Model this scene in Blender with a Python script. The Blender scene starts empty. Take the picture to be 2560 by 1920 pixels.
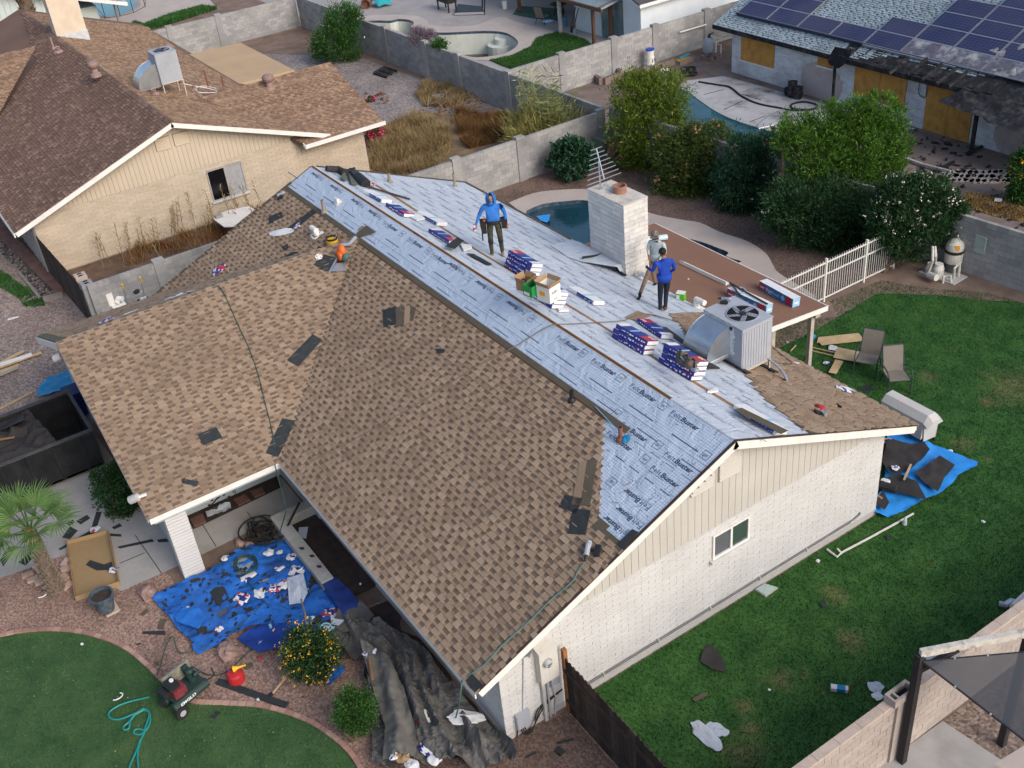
import bpy,bmesh,math,random
import numpy as np
from mathutils import Vector,Matrix,Euler,noise as mnoise
from mathutils.geometry import delaunay_2d_cdt
random.seed(7);rng=np.random.default_rng(7)
S=bpy.context.scene;COL=S.collection
R=math.radians
# ---------------------------------------------------------------- camera
CAMP=np.array([13.514,-6.853,19.212]);YAW,PITCH,ROLL,FPX=1.0394,0.5858,-0.1092,2691.73
def cam_axes():
 sy,cy,sp,cp=math.sin(YAW),math.cos(YAW),math.sin(PITCH),math.cos(PITCH)
 d=np.array([-sy*cp,cy*cp,-sp]);r=np.array([cy,sy,0.0]);u=np.cross(r,d)
 c,s=math.cos(ROLL),math.sin(ROLL)
 return d,c*r+s*u,-s*r+c*u
CD,CR,CU=cam_axes()
cam=bpy.data.objects.new('camera',bpy.data.cameras.new('camera'));COL.objects.link(cam)
cam.data.sensor_width=36;cam.data.lens=FPX/2560*36
cam.data.clip_start=.1;cam.data.clip_end=2000
cam.matrix_world=Matrix(((CR[0],CU[0],-CD[0],CAMP[0]),(CR[1],CU[1],-CD[1],CAMP[1]),(CR[2],CU[2],-CD[2],CAMP[2]),(0,0,0,1)))
S.camera=cam
# ---------------------------------------------------------------- light
SUN_EL,SUN_AZ=R(34),R(12) # azimuth measured from +X towards +Y
W=bpy.data.worlds.new('World');S.world=W;W.use_nodes=True
nt=W.node_tree;nt.nodes.clear()
sky=nt.nodes.new('ShaderNodeTexSky');sky.sky_type='NISHITA';sky.sun_disc=False
sky.sun_elevation=SUN_EL;sky.sun_rotation=R(90)-SUN_AZ;sky.dust_density=3.0;sky.air_density=1.0;sky.ozone_density=1.0
bg=nt.nodes.new('ShaderNodeBackground');bg.inputs[1].default_value=.15
wo=nt.nodes.new('ShaderNodeOutputWorld');nt.links.new(sky.outputs[0],bg.inputs[0]);nt.links.new(bg.outputs[0],wo.inputs[0])
sd=bpy.data.lights.new('sun','SUN');sd.energy=1.15;sd.angle=R(34);sd.color=(1,.97,.935)
so=bpy.data.objects.new('sun',sd);COL.objects.link(so)
sv=Vector((math.cos(SUN_EL)*math.cos(SUN_AZ),math.cos(SUN_EL)*math.sin(SUN_AZ),math.sin(SUN_EL)))
so.rotation_euler=sv.to_track_quat('Z','Y').to_euler();so.location=(40,0,40)
S.view_settings.view_transform='Standard';S.view_settings.look='None'
S.view_settings.exposure=0.45;S.view_settings.gamma=1;S.view_settings.use_curve_mapping=False
# ---------------------------------------------------------------- surveying: picture points to points on real surfaces
OX={'A1':(0,0),'A2':(850,0),'A3':(1700,0),'B1':(0,640),'B2':(850,640),'B3':(1700,640),'C1':(0,1280),'C2':(850,1280),'C3':(1700,1280)}
KS=860/2212
ZM={'Y':(440,1180,500/1975),'T':(840,1580,460/2212),'M':(1150,460,300/2074),'N':(1540,560,300/2074),'D':(0,920,330/1441),'H':(1640,660,420/2177),'P':(880,0,600/2212),'Q':(1240,640,400/2212),'L':(0,560,320/2212),'U':(0,0,360/2212),'V':(700,380,450/2212),'J':(1640,820,220/2028),'F':(0,0,2560/2212)}
def full(c,x,y):
 if c in OX:return OX[c][0]+x*KS,OX[c][1]+y*KS
 a,b,k=ZM[c];return a+x*k,b+y*k
def ray(c,x,y):
 q=full(c,x,y);v=CD*FPX+CR*(q[0]-1280)-CU*(q[1]-960);return v/np.linalg.norm(v)
def hit(c,x,y,n,k):
 n=np.array(n,float);v=ray(c,x,y);t=(k-n@CAMP)/(n@v);return Vector(CAMP+t*v)
def G(c,x,y,z=0.0):return hit(c,x,y,(0,0,1),z)
PM=.41715;EY,EZ,RY,RZ=-.694,2.446,6.152,5.302 # front eave, ridge of the main roof
X1,XR,Y2=-9.373,-15.224,-4.257 # ell: near eave, ridge, gable end
EZR=EZ+PM*(X1-XR)
BY=12.3;BZ=RZ-PM*(BY-RY);OXR=.369;XL=-20.85
def F_(c,x,y,off=0):return hit(c,x,y,(0,-PM,1),EZ-PM*EY+off)
def B_(c,x,y,off=0):return hit(c,x,y,(0,PM,1),RZ+PM*RY+off)
def E_(c,x,y,off=0):return hit(c,x,y,(PM,0,1),EZ+PM*X1+off)
def E2_(c,x,y,off=0):return hit(c,x,y,(-PM,0,1),EZR-PM*XR+off)
def WX(c,x,y,X):return hit(c,x,y,(1,0,0),X)
def WY(c,x,y,Y):return hit(c,x,y,(0,1,0),Y)
def QT(c,L,f):return[f(c,*q)for q in L]
def VH(c,x,y,b):
 v=ray(c,x,y);b=np.array(b);A=np.array([[1,-v[2]],[-v[2],1]]);h=np.array([(b-CAMP)@v,-(b-CAMP)[2]])
 return float(b[2]+np.linalg.solve(A,h)[1])
ORD='first second third fourth fifth sixth seventh eighth ninth tenth eleventh twelfth'.split()
def scrx(p):v=np.array(p)-CAMP;return float((v@CR)/(v@CD))
def seen(p,m=40):
 v=np.array(p)-CAMP;z=v@CD
 if z<=.1:return False
 x=1280+FPX*(v@CR)/z;y=960-FPX*(v@CU)/z
 return-m<x<2560+m and-m<y<1920+m
# ---------------------------------------------------------------- mesh collecting
class MB:
 def __init__(s):s.v=[];s.f=[];s.m=[]
 def add(s,vs,fs,mi=0):
  n=len(s.v);s.v+=[tuple(v)for v in vs];s.f+=[tuple(i+n for i in f)for f in fs];s.m+=[mi]*len(fs);return s
 def hexa(s,v8,mi=0,cap=True):
  f=[(4,5,6,7),(0,1,5,4),(1,2,6,5),(2,3,7,6),(3,0,4,7)]
  if cap:f.append((3,2,1,0))
  return s.add(v8,f,mi)
 def box(s,a,b,mi=0):
  x0,x1=sorted((a[0],b[0]));y0,y1=sorted((a[1],b[1]));z0,z1=sorted((a[2],b[2]))
  return s.hexa([(x0,y0,z0),(x1,y0,z0),(x1,y1,z0),(x0,y1,z0),(x0,y0,z1),(x1,y0,z1),(x1,y1,z1),(x0,y1,z1)],mi)
 def obox(s,o,a,b,c,mi=0):
  o,a,b,c=Vector(o),Vector(a),Vector(b),Vector(c)
  if a.cross(b).dot(c)<0:a,b=b,a
  return s.hexa([o,o+a,o+a+b,o+b,o+c,o+a+c,o+a+b+c,o+b+c],mi)
 def bar(s,p,q,w,h,up=(0,0,1),mi=0):
  p,q=Vector(p),Vector(q);d=(q-p).normalized();up=Vector(up)
  sx=d.cross(up)
  if sx.length<1e-4:sx=d.cross(Vector((1,0,0)))
  sx.normalize();u=sx.cross(d).normalized()
  return s.obox(p-sx*w/2-u*h/2,sx*w,q-p,u*h,mi)
 def tube(s,pts,r,n=6,mi=0,cap=True):
  pts=[Vector(p)for p in pts];rr=r if isinstance(r,(list,tuple))else[r]*len(pts)
  rings=[];prev=None
  for i,p in enumerate(pts):
   d=(pts[min(i+1,len(pts)-1)]-pts[max(i-1,0)])
   d=d.normalized()if d.length>1e-7 else Vector((0,0,1))
   if prev is None:x=d.orthogonal().normalized()
   else:
    x=prev-d*prev.dot(d);x=x.normalized()if x.length>1e-6 else d.orthogonal().normalized()
   prev=x;y=d.cross(x)
   rings.append([p+(x*math.cos(2*math.pi*k/n)+y*math.sin(2*math.pi*k/n))*rr[i]for k in range(n)])
  vs=[v for g in rings for v in g];fs=[]
  for i in range(len(rings)-1):
   for k in range(n):fs.append((i*n+k,i*n+(k+1)%n,(i+1)*n+(k+1)%n,(i+1)*n+k))
  if cap:fs+=[tuple(range(n-1,-1,-1)),tuple((len(rings)-1)*n+k for k in range(n))]
  return s.add(vs,fs,mi)
 def lathe(s,prof,o=(0,0,0),n=16,mi=0,ax=(0,0,1)):
  ax=Vector(ax).normalized();x=ax.orthogonal().normalized();y=ax.cross(x);o=Vector(o)
  vs=[o+ax*z+(x*math.cos(2*math.pi*k/n)+y*math.sin(2*math.pi*k/n))*r for r,z in prof for k in range(n)]
  fs=[(i*n+k,i*n+(k+1)%n,(i+1)*n+(k+1)%n,(i+1)*n+k)for i in range(len(prof)-1)for k in range(n)]
  if prof[0][0]>1e-4:fs.append(tuple(range(n-1,-1,-1)))
  if prof[-1][0]>1e-4:fs.append(tuple((len(prof)-1)*n+k for k in range(n)))
  return s.add(vs,fs,mi)
 def poly(s,pts,mi=0):return s.add(pts,[tuple(range(len(pts)))],mi)
 def prism(s,pts,ext,mi=0):
  pts=[Vector(p)for p in pts];e=Vector(ext);n=len(pts)
  nn=sum(((pts[i]-pts[0]).cross(pts[(i+1)%n]-pts[0])for i in range(n)),Vector())
  if nn.dot(e)<0:pts=pts[::-1]
  vs=pts+[p+e for p in pts]
  return s.add(vs,[tuple(range(n-1,-1,-1)),tuple(range(n,2*n))]+[(i,(i+1)%n,n+(i+1)%n,n+i)for i in range(n)],mi)
 def ball(s,c,r,n=8,m=6,mi=0,jit=0):
  c=Vector(c);r=Vector(r)if hasattr(r,'__len__')else Vector((r,r,r));vs=[];fs=[]
  for i in range(m+1):
   t=math.pi*i/m
   for k in range(n):
    a=2*math.pi*k/n;j=1+(random.uniform(-jit,jit)if 0<i<m else 0)
    vs.append(c+Vector((r.x*math.sin(t)*math.cos(a)*j,r.y*math.sin(t)*math.sin(a)*j,r.z*math.cos(t)*j)))
  for i in range(m):
   for k in range(n):fs.append((i*n+k,(i+1)*n+k,(i+1)*n+(k+1)%n,i*n+(k+1)%n))
  return s.add(vs,fs,mi)
TM={}
def setp(o,parent,world):
 o.parent=parent
 if world:o.matrix_parent_inverse=TM[parent.name].inverted()
 TM[o.name]=TM[parent.name]if not world else Matrix()
def link(o,parent=None,world=True):
 COL.objects.link(o)
 if parent:setp(o,parent,world)
 else:TM[o.name]=Matrix.Translation(o.location)@o.rotation_euler.to_matrix().to_4x4()
 return o
def mesh_of(name,mb,mats,smooth=False):
 me=bpy.data.meshes.new(name);me.from_pydata(mb.v,[],mb.f)
 for m in(mats if isinstance(mats,(list,tuple))else[mats]):me.materials.append(m)
 if any(mb.m):me.polygons.foreach_set('material_index',mb.m)
 if smooth:me.polygons.foreach_set('use_smooth',[True]*len(me.polygons))
 me.update();return me
def obj(name,mb,mats,parent=None,world=True,smooth=False,label=None,cat=None,group=None,kind=None,origin=None):
 if origin is not None and parent is None:
  o=bpy.data.objects.new(name,None) # placeholder for type, replaced below
  bpy.data.objects.remove(o)
  ov=Vector(origin);mb.v=[tuple(Vector(v)-ov)for v in mb.v]
  o=bpy.data.objects.new(name,mesh_of(name,mb,mats,smooth));o.location=ov
 else:o=bpy.data.objects.new(name,mesh_of(name,mb,mats,smooth))
 link(o,parent,world);tag(o,label,cat,group,kind);return o
def tag(o,label=None,cat=None,group=None,kind=None):
 if label:o['label']=label
 if cat:o['category']=cat
 if group:o['group']=group
 if kind:o['kind']=kind
 return o
def thing(name,label,cat,loc=(0,0,0),rz=0,group=None):
 o=bpy.data.objects.new(name,None);o.location=loc;o.rotation_euler=(0,0,rz);o.empty_display_size=.2
 link(o);tag(o,label,cat,group);return o
def kids(o):return[c for c in bpy.data.objects if c.parent==o]
def dup(o,loc,rz=None,label=None,rot=None,scale=None):
 r=o.copy();COL.objects.link(r);r.location=loc
 if rz is not None:r.rotation_euler=(0,0,rz)
 if rot is not None:r.rotation_euler=rot
 if scale:r.scale=(scale,)*3
 if label:r['label']=label
 def rec(a,b):
  for ch in a.children:
   c=ch.copy();COL.objects.link(c);c.parent=b;rec(ch,c)
 CH={}
 rec(o,r);return r
# pieces: alike parts, the nearest ones as objects, the rest as one part
_unit={}
def unit_mesh(kind,m):
 k=(kind,m.name)
 if k not in _unit:
  mb=MB()
  if kind=='box':mb.box((0,0,0),(1,1,1))
  else:mb.hexa([(0,0,-.3),(1,0,-.3),(1,1,-.3),(0,1,-.3),(0,0,1),(1,0,1),(1,1,.1),(0,1,.1)])
  _unit[k]=mesh_of(kind,mb,m)
 return _unit[k]
def pieces(name,rest,specs,m,parent,cap=300,kind='box',loose=()):
 """specs: (origin, a, b, c) with orthogonal edge vectors."""
 sp=[]
 for s in specs:
  o,a,b,c=map(Vector,s);ce=o+(a+b)/2
  vis=seen(ce);sp.append(((ce-Vector(CAMP)).length+(0 if vis else 1e4),o,a,b,c))
 sp.sort(key=lambda t:t[0])
 me=unit_mesh(kind,m)
 for d,o,a,b,c in[t for t in sp[:cap]if t[0]<1e4]:
  if a.cross(b).dot(c)<0:o=o+a;a=-a
  ob=bpy.data.objects.new(name,me);COL.objects.link(ob)
  la,lb,lc=a.length,b.length,c.length
  M=Matrix((a/la,b/lb,c/lc)).transposed()
  ob.parent=parent;ob.matrix_parent_inverse=TM[parent.name].inverted()
  ob.location=o;ob.rotation_euler=M.to_euler();ob.scale=(la,lb,lc)
 mb=MB()
 lo=sum(1 for t in sp[:cap]if t[0]<1e4)
 for d,o,a,b,c in sp[lo:]:
  if a.cross(b).dot(c)<0:o=o+a;a=-a
  if kind=='box':mb.obox(o,a,b,c)
  else:mb.hexa([o-c*.3,o+a-c*.3,o+a+b-c*.3,o+b-c*.3,o+c,o+a+c,o+a+b+c*.1,o+b+c*.1])
 for v8 in loose:mb.hexa(v8)
 if mb.v:obj(rest,mb,m,parent,kind='stuff')
# ---------------------------------------------------------------- materials
def newmat(name):
 m=bpy.data.materials.new(name);m.use_nodes=True;n=m.node_tree;b=n.nodes['Principled BSDF'];return m,n,b
def N(n,t,**kw):
 x=n.nodes.new(t)
 for k,v in kw.items():
  if k.startswith('i_'):
   i=int(k[2:]);x.inputs[i].default_value=v
  else:setattr(x,k,v)
 return x
def ramp(n,cols,pos=None,interp='LINEAR'):
 r=n.nodes.new('ShaderNodeValToRGB');e=r.color_ramp;e.interpolation=interp
 while len(e.elements)<len(cols):e.elements.new(.5)
 for i,c in enumerate(cols):
  e.elements[i].position=pos[i]if pos else i/(len(cols)-1 if interp=='LINEAR' else len(cols));e.elements[i].color=(*c,1)
 return r
def mixc(n,f,a,b,bt='MIX'):
 x=n.nodes.new('ShaderNodeMix');x.data_type='RGBA';x.blend_type=bt;x.clamp_factor=True
 for sk,v in((x.inputs[0],f),(x.inputs[6],a),(x.inputs[7],b)):
  if hasattr(v,'is_output'):n.links.new(v,sk)
  elif sk.type=='RGBA':sk.default_value=(*v,1)if len(v)==3 else v
  else:sk.default_value=v
 return x.outputs[2]
def noise(n,vec,scale,detail=4,rough=.55,dim=None):
 x=N(n,'ShaderNodeTexNoise');x.inputs['Scale'].default_value=scale;x.inputs['Detail'].default_value=detail;x.inputs['Roughness'].default_value=rough
 if vec is not None:n.links.new(vec,x.inputs['Vector'])
 return x.outputs[0]
def mr(n,v,a,b,c=0,d=1):
 x=N(n,'ShaderNodeMapRange');x.inputs[1].default_value=a;x.inputs[2].default_value=b;x.inputs[3].default_value=c;x.inputs[4].default_value=d
 n.links.new(v,x.inputs[0]);return x.outputs[0]
def pos(n):return N(n,'ShaderNodeNewGeometry').outputs['Position']
def mth(n,op,a,b):
 x=N(n,'ShaderNodeMath',operation=op)
 for i,v in enumerate((a,b)):
  if v is None:continue
  if hasattr(v,'is_output'):n.links.new(v,x.inputs[i])
  else:x.inputs[i].default_value=v
 return x.outputs[0]
def piece_random(n):
 g=N(n,'ShaderNodeNewGeometry');oi=N(n,'ShaderNodeObjectInfo')
 return mth(n,'FRACT',mth(n,'ADD',g.outputs['Random Per Island'],oi.outputs['Random']),None)
def M(name,col,var=.12,scale=6.,rough=.8,metal=0,bump=0.,bscale=60.,dirt=None,dscale=1.2,damt=.5,piece=None,spec=.3,alpha=None,fine=0.,fscale=90.):
 """everyday procedural material: colour + broad variation + optional piece colours + dirt patches + fine relief"""
 m,n,b=newmat(name);p=pos(n)
 if piece:c=ramp(n,piece,interp='CONSTANT' if len(piece)>2 else 'LINEAR');n.links.new(piece_random(n),c.inputs[0]);c=c.outputs[0]
 else:c=tuple(col)
 dk=tuple(x*(1-var)for x in(1,1,1));lt=tuple(x*(1+var)for x in(1,1,1))
 v=ramp(n,[dk,lt],[.3,.7]);n.links.new(noise(n,p,scale),v.inputs[0])
 c=mixc(n,1.,c,v.outputs[0],'MULTIPLY')
 if fine:
  v=ramp(n,[(1-fine,)*3,(1+fine,)*3],[.3,.7]);n.links.new(noise(n,p,fscale,2),v.inputs[0]);c=mixc(n,1.,c,v.outputs[0],'MULTIPLY')
 if dirt:c=mixc(n,mr(n,noise(n,p,dscale,6,.65),.5,.72,0,damt),c,dirt)
 n.links.new(c,b.inputs['Base Color']);b.inputs['Roughness'].default_value=rough;b.inputs['Metallic'].default_value=metal
 b.inputs['Specular IOR Level'].default_value=spec
 if alpha is not None:b.inputs['Alpha'].default_value=alpha
 if bump:
  bp=N(n,'ShaderNodeBump');bp.inputs['Strength'].default_value=bump;bp.inputs['Distance'].default_value=.02
  n.links.new(noise(n,p,bscale,3),bp.inputs['Height']);n.links.new(bp.outputs[0],b.inputs['Normal'])
 return m
def Mleaf(name,cols,rough=.6,trans=.25):
 m,n,b=newmat(name);c=ramp(n,cols);n.links.new(piece_random(n),c.inputs[0])
 v=ramp(n,[(.75,)*3,(1.25,)*3],[.35,.65]);n.links.new(noise(n,pos(n),1.7,2),v.inputs[0])
 cc=mixc(n,1.,c.outputs[0],v.outputs[0],'MULTIPLY')
 n.links.new(cc,b.inputs['Base Color']);b.inputs['Roughness'].default_value=rough;b.inputs['Specular IOR Level'].default_value=.25
 t=N(n,'ShaderNodeBsdfTranslucent');n.links.new(cc,t.inputs[0]);ms=N(n,'ShaderNodeMixShader');ms.inputs[0].default_value=trans
 n.links.new(b.outputs[0],ms.inputs[1]);n.links.new(t.outputs[0],ms.inputs[2]);n.links.new(ms.outputs[0],n.nodes['Material Output'].inputs[0])
 return m
def Mgravel(name,c1,c2,c3,scale=28,bump=.6):
 m,n,b=newmat(name);p=pos(n)
 v=N(n,'ShaderNodeTexVoronoi');v.inputs['Scale'].default_value=scale;n.links.new(p,v.inputs['Vector'])
 s=N(n,'ShaderNodeSeparateColor');n.links.new(v.outputs['Color'],s.inputs[0])
 r=ramp(n,[c1,c2,c3]);n.links.new(s.outputs[0],r.inputs[0])
 big=ramp(n,[(.8,)*3,(1.15,)*3],[.35,.65]);n.links.new(noise(n,p,.6,5,.6),big.inputs[0])
 c=mixc(n,1.,r.outputs[0],big.outputs[0],'MULTIPLY');n.links.new(c,b.inputs['Base Color']);b.inputs['Roughness'].default_value=.95;b.inputs['Specular IOR Level'].default_value=.15
 bp=N(n,'ShaderNodeBump');bp.inputs['Strength'].default_value=bump;bp.inputs['Distance'].default_value=.02;bp.invert=True
 n.links.new(v.outputs['Distance'],bp.inputs['Height']);n.links.new(bp.outputs[0],b.inputs['Normal']);return m
def smooth(pts,k=6,closed=False):
 pts=[Vector(p)for p in pts];n=len(pts);out=[]
 rg=range(n if closed else n-1)
 for i in rg:
  p0=pts[(i-1)%n]if closed or i>0 else pts[0];p1=pts[i];p2=pts[(i+1)%n]
  p3=pts[(i+2)%n]if closed or i+2<n else pts[-1]
  for j in range(k):
   t=j/k;out.append(.5*((2*p1)+(p2-p0)*t+(2*p0-5*p1+4*p2-p3)*t*t+(3*p1-p0-3*p2+p3)*t**3))
 if not closed:out.append(pts[-1])
 return out
def inpoly(x,y,P):
 c=False;j=len(P)-1
 for i in range(len(P)):
  if(P[i][1]>y)!=(P[j][1]>y)and x<(P[j][0]-P[i][0])*(y-P[i][1])/(P[j][1]-P[i][1])+P[i][0]:c=not c
  j=i
 return c
def np_inpoly(X,Y,P):
 c=np.zeros(X.shape,bool);j=len(P)-1
 for i in range(len(P)):
  xi,yi,xj,yj=P[i][0],P[i][1],P[j][0],P[j][1]
  if yi!=yj:c^=((yi>Y)!=(yj>Y))&(X<(xj-xi)*(Y-yi)/(yj-yi)+xi)
  j=i
 return c
def sheet(name,pts,z,m,holes=(),parent=None,**kw):
 """flat ground sheet (concave outline and holes allowed; rough wanders the outline)"""
 rg=kw.pop('rough',0)
 if rg:
  o=[]
  for a,b in zip(pts,list(pts[1:])+[pts[0]]):
   a,b=Vector(a[:2]),Vector(b[:2]);k=max(1,int((b-a).length/.3))
   for j in range(k):q=a.lerp(b,j/k);o.append((q.x+rg*mnoise.noise(Vector((q.x*1.3,q.y*1.3,2)))*2,q.y+rg*mnoise.noise(Vector((q.x*1.3,q.y*1.3,9)))*2))
  pts=o
 P=[];Ed=[]
 for ring in[pts]+list(holes):
  n0=len(P);P+=[Vector((p[0],p[1]))for p in ring];k=len(ring);Ed+=[(n0+i,n0+(i+1)%k)for i in range(k)]
 v,e,f,*_=delaunay_2d_cdt(P,Ed,[],1,1e-5)
 mb=MB();fs=[]
 for t in f:
  cx=sum(v[i][0]for i in t)/len(t);cy=sum(v[i][1]for i in t)/len(t)
  if any(inpoly(cx,cy,h)for h in holes)or not inpoly(cx,cy,pts):continue
  a=(v[t[1]]-v[t[0]]).cross(v[t[2]]-v[t[0]])if len(t)>=3 else 1
  fs.append(tuple(t)if a>0 else tuple(t)[::-1])
 mb.add([(q[0],q[1],z)for q in v],fs);return obj(name,mb,m,parent,**kw)
def cloth(name,pts,fz,m,step=.1,parent=None,**kw):
 """crumpled sheet: outline + interior points, height fz(x, y)"""
 P=[Vector((p[0],p[1]))for p in pts];out=[]
 for i in range(len(P)):
  a,b=P[i],P[(i+1)%len(P)];k=max(1,int((b-a).length/step));out+=[a.lerp(b,j/k)for j in range(k)]
 n=len(out);Ed=[(i,(i+1)%n)for i in range(n)]
 x0,x1=min(p.x for p in out),max(p.x for p in out);y0,y1=min(p.y for p in out),max(p.y for p in out)
 ins=[]
 y=y0
 while y<y1:
  x=x0
  while x<x1:
   q=(x+random.uniform(-.3,.3)*step,y+random.uniform(-.3,.3)*step)
   if inpoly(*q,out):ins.append(Vector(q))
   x+=step
  y+=step
 v,e,f,*_=delaunay_2d_cdt(out+ins,Ed,[],1,1e-6)
 mb=MB();fs=[]
 for t in f:
  cx=sum(v[i][0]for i in t)/3;cy=sum(v[i][1]for i in t)/3
  if not inpoly(cx,cy,out):continue
  fs.append(tuple(t)if(v[t[1]]-v[t[0]]).cross(v[t[2]]-v[t[0]])>0 else tuple(t)[::-1])
 mb.add([(q[0],q[1],fz(q[0],q[1]))for q in v],fs)
 return obj(name,mb,m,parent,smooth=kw.pop('smooth',True),**kw)
def rid(x,y,s=1.,seed=0.,oct=3):
 """ridged folds 0..1"""
 a=0;w=1;t=0
 for o in range(oct):
  a+=w*(1-abs(mnoise.noise(Vector((x*s,y*s,seed+o*7.3))))*2);t+=w;w*=.5;s*=2.1
 return max(0,a/t)
def fbm(x,y,s=1.,seed=0.):return mnoise.noise(Vector((x*s,y*s,seed)))*.6+mnoise.noise(Vector((x*s*2.3,y*s*2.3,seed+5)))*.3
_tx={}
def text_mesh(t,bold=0.,shear=0.):
 k=(t,bold,shear)
 if k not in _tx:
  cu=bpy.data.curves.new('lettering','FONT');cu.body=t;cu.size=1;cu.offset=bold;cu.shear=shear;cu.resolution_u=2
  o=bpy.data.objects.new('lettering',cu);COL.objects.link(o)
  me=bpy.data.meshes.new_from_object(o.evaluated_get(bpy.context.evaluated_depsgraph_get()));bpy.data.objects.remove(o)
  v=[tuple(x.co)for x in me.vertices];f=[tuple(p.vertices)for p in me.polygons]
  w=max(x[0]for x in v)-min(x[0]for x in v)
  _tx[k]=(v,f,w,min(x[0]for x in v))
 return _tx[k]
def put_text(mb,t,o,u,v,width=None,height=None,bold=0.,shear=0.,mi=0,center=False):
 """lettering in the plane (u, v) from o; width scales the word"""
 vs,fs,w,x0=text_mesh(t,bold,shear);u,v,o=Vector(u).normalized(),Vector(v).normalized(),Vector(o)
 sx=(width/w)if width else height;sy=height if height else sx
 dx=-x0-(w/2 if center else 0)
 return mb.add([o+u*((x+dx)*sx)+v*(y*sy)for x,y,z in vs],fs,mi)
# ================================================================ materials
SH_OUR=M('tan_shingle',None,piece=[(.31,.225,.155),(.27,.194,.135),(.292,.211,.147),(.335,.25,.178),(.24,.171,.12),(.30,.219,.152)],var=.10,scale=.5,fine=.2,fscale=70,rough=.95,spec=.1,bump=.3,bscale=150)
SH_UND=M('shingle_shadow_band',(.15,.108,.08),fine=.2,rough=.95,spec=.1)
SH_N=M('brown_shingle',None,piece=[(.205,.135,.105),(.165,.107,.086),(.19,.122,.096),(.26,.175,.132),(.145,.095,.077),(.18,.115,.09)],var=.12,scale=.4,fine=.2,fscale=50,rough=.95,spec=.1)
SH_NU=M('brown_shingle_dark_band',(.10,.066,.053),fine=.2,rough=.95,spec=.1)  # printed dark band of the under-layer
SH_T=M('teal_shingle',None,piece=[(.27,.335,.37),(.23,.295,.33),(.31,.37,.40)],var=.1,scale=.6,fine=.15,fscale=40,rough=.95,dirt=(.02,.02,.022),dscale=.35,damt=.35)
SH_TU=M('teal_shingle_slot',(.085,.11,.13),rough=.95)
STARTER=M('grey_brown_starter',(.105,.088,.066),var=.1,scale=3,fine=.25,rough=.95,spec=.1)
STARTD=M('dark_starter',(.03,.034,.034),var=.2,scale=4,fine=.25,rough=.9)
PLY=M('plywood',(.27,.145,.065),var=.2,scale=3,rough=.85)
PLYL=M('pale_plywood',(.5,.36,.2),var=.14,scale=4,fine=.1,rough=.8)
DARK=M('dark_void',(.012,.011,.011),rough=1)
WHITE=M('white_paint',(.74,.72,.68),var=.05,scale=3,rough=.6,dirt=(.45,.42,.38),dscale=1.6,damt=.25)
BRKW=M('cream_painted_brick',None,piece=[(.575,.565,.55),(.56,.55,.535),(.585,.575,.56),(.57,.56,.545)],var=.06,scale=1.1,rough=.8,fine=.06,bump=.25,bscale=40)
MORT=M('painted_mortar',(.51,.50,.48),var=.08,rough=.9)
SIDING=M('cream_siding',(.49,.465,.42),var=.05,scale=1.2,rough=.75,fine=.05,fscale=25)
STEM=M('grey_stem_concrete',(.46,.45,.43),var=.12,scale=2,rough=.9,dirt=(.25,.24,.22),dscale=2)
BROWN=M('brown_metal_edge',(.055,.035,.03),rough=.5)
METAL=M('galvanised_metal',(.50,.53,.56),var=.08,scale=5,rough=.35,metal=.75,spec=.5)
STEELG=M('grey_painted_steel',(.36,.38,.42),var=.05,scale=2,rough=.55,dirt=(.25,.25,.27),dscale=1.5,damt=.3)
STEELB=M('blue_grey_steel',(.30,.33,.39),var=.05,scale=2,rough=.5)
BLACK=M('black_plastic',(.02,.021,.023),rough=.5)
BLACKR=M('black_rubber',(.022,.022,.022),rough=.85)
CANV=M('grey_canvas',(.125,.12,.112),var=.2,scale=1.6,rough=.95,dirt=(.05,.042,.035),dscale=1.3,damt=.7,bump=.15,bscale=80)
CMUG=M('grey_block',None,piece=[(.33,.325,.315),(.30,.295,.29),(.36,.35,.335),(.28,.275,.275),(.345,.335,.32)],var=.14,scale=.8,fine=.14,fscale=30,rough=.95,bump=.3,bscale=60,dirt=(.17,.165,.165),dscale=.7,damt=.5)
CMUM=M('block_mortar',(.20,.20,.20),var=.1,rough=.95)
CMUP=M('pink_grey_block',None,piece=[(.37,.32,.29),(.355,.305,.275),(.385,.335,.30)],var=.1,scale=1,fine=.12,fscale=30,rough=.95,bump=.25,bscale=60)
CAPP=M('pink_cap_stone',(.46,.37,.31),var=.12,scale=3,fine=.12,fscale=40,rough=.9)
CONC=M('concrete',(.37,.355,.34),var=.1,scale=1.2,rough=.9,dirt=(.2,.19,.18),dscale=.8,damt=.5,fine=.06)
CONCW=M('warm_concrete_deck',(.45,.385,.345),var=.08,scale=.8,rough=.9,dirt=(.3,.27,.25),dscale=.6,damt=.4,fine=.05)
GRAV=Mgravel('pink_gravel',(.17,.105,.082),(.28,.18,.14),(.40,.28,.225),24)
GRAVG=Mgravel('grey_gravel',(.16,.14,.13),(.26,.225,.21),(.38,.33,.31),14)
GRAVD=Mgravel('brown_gravel',(.10,.068,.055),(.155,.105,.086),(.22,.155,.125),22)
DIRT=M('dirt',(.20,.14,.11),var=.25,scale=1.2,rough=1,dirt=(.10,.07,.055),dscale=.5,damt=.7,fine=.15,fscale=25,bump=.4,bscale=12)
SOIL=M('dark_soil',(.05,.036,.03),var=.3,scale=4,rough=1,fine=.2)
TARP=M('blue_tarp',(.022,.135,.48),var=.25,scale=2,rough=.5,bump=.8,bscale=7,dirt=(.03,.045,.10),dscale=1.4,damt=.7)
TARPL=M('bright_blue_tarp',(.03,.27,.72),var=.14,scale=2.5,rough=.45,bump=.5,bscale=8,spec=.4)
TARPC=M('cyan_tarp',(.02,.22,.42),var=.2,scale=2.5,rough=.5,bump=.4,bscale=9)
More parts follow.
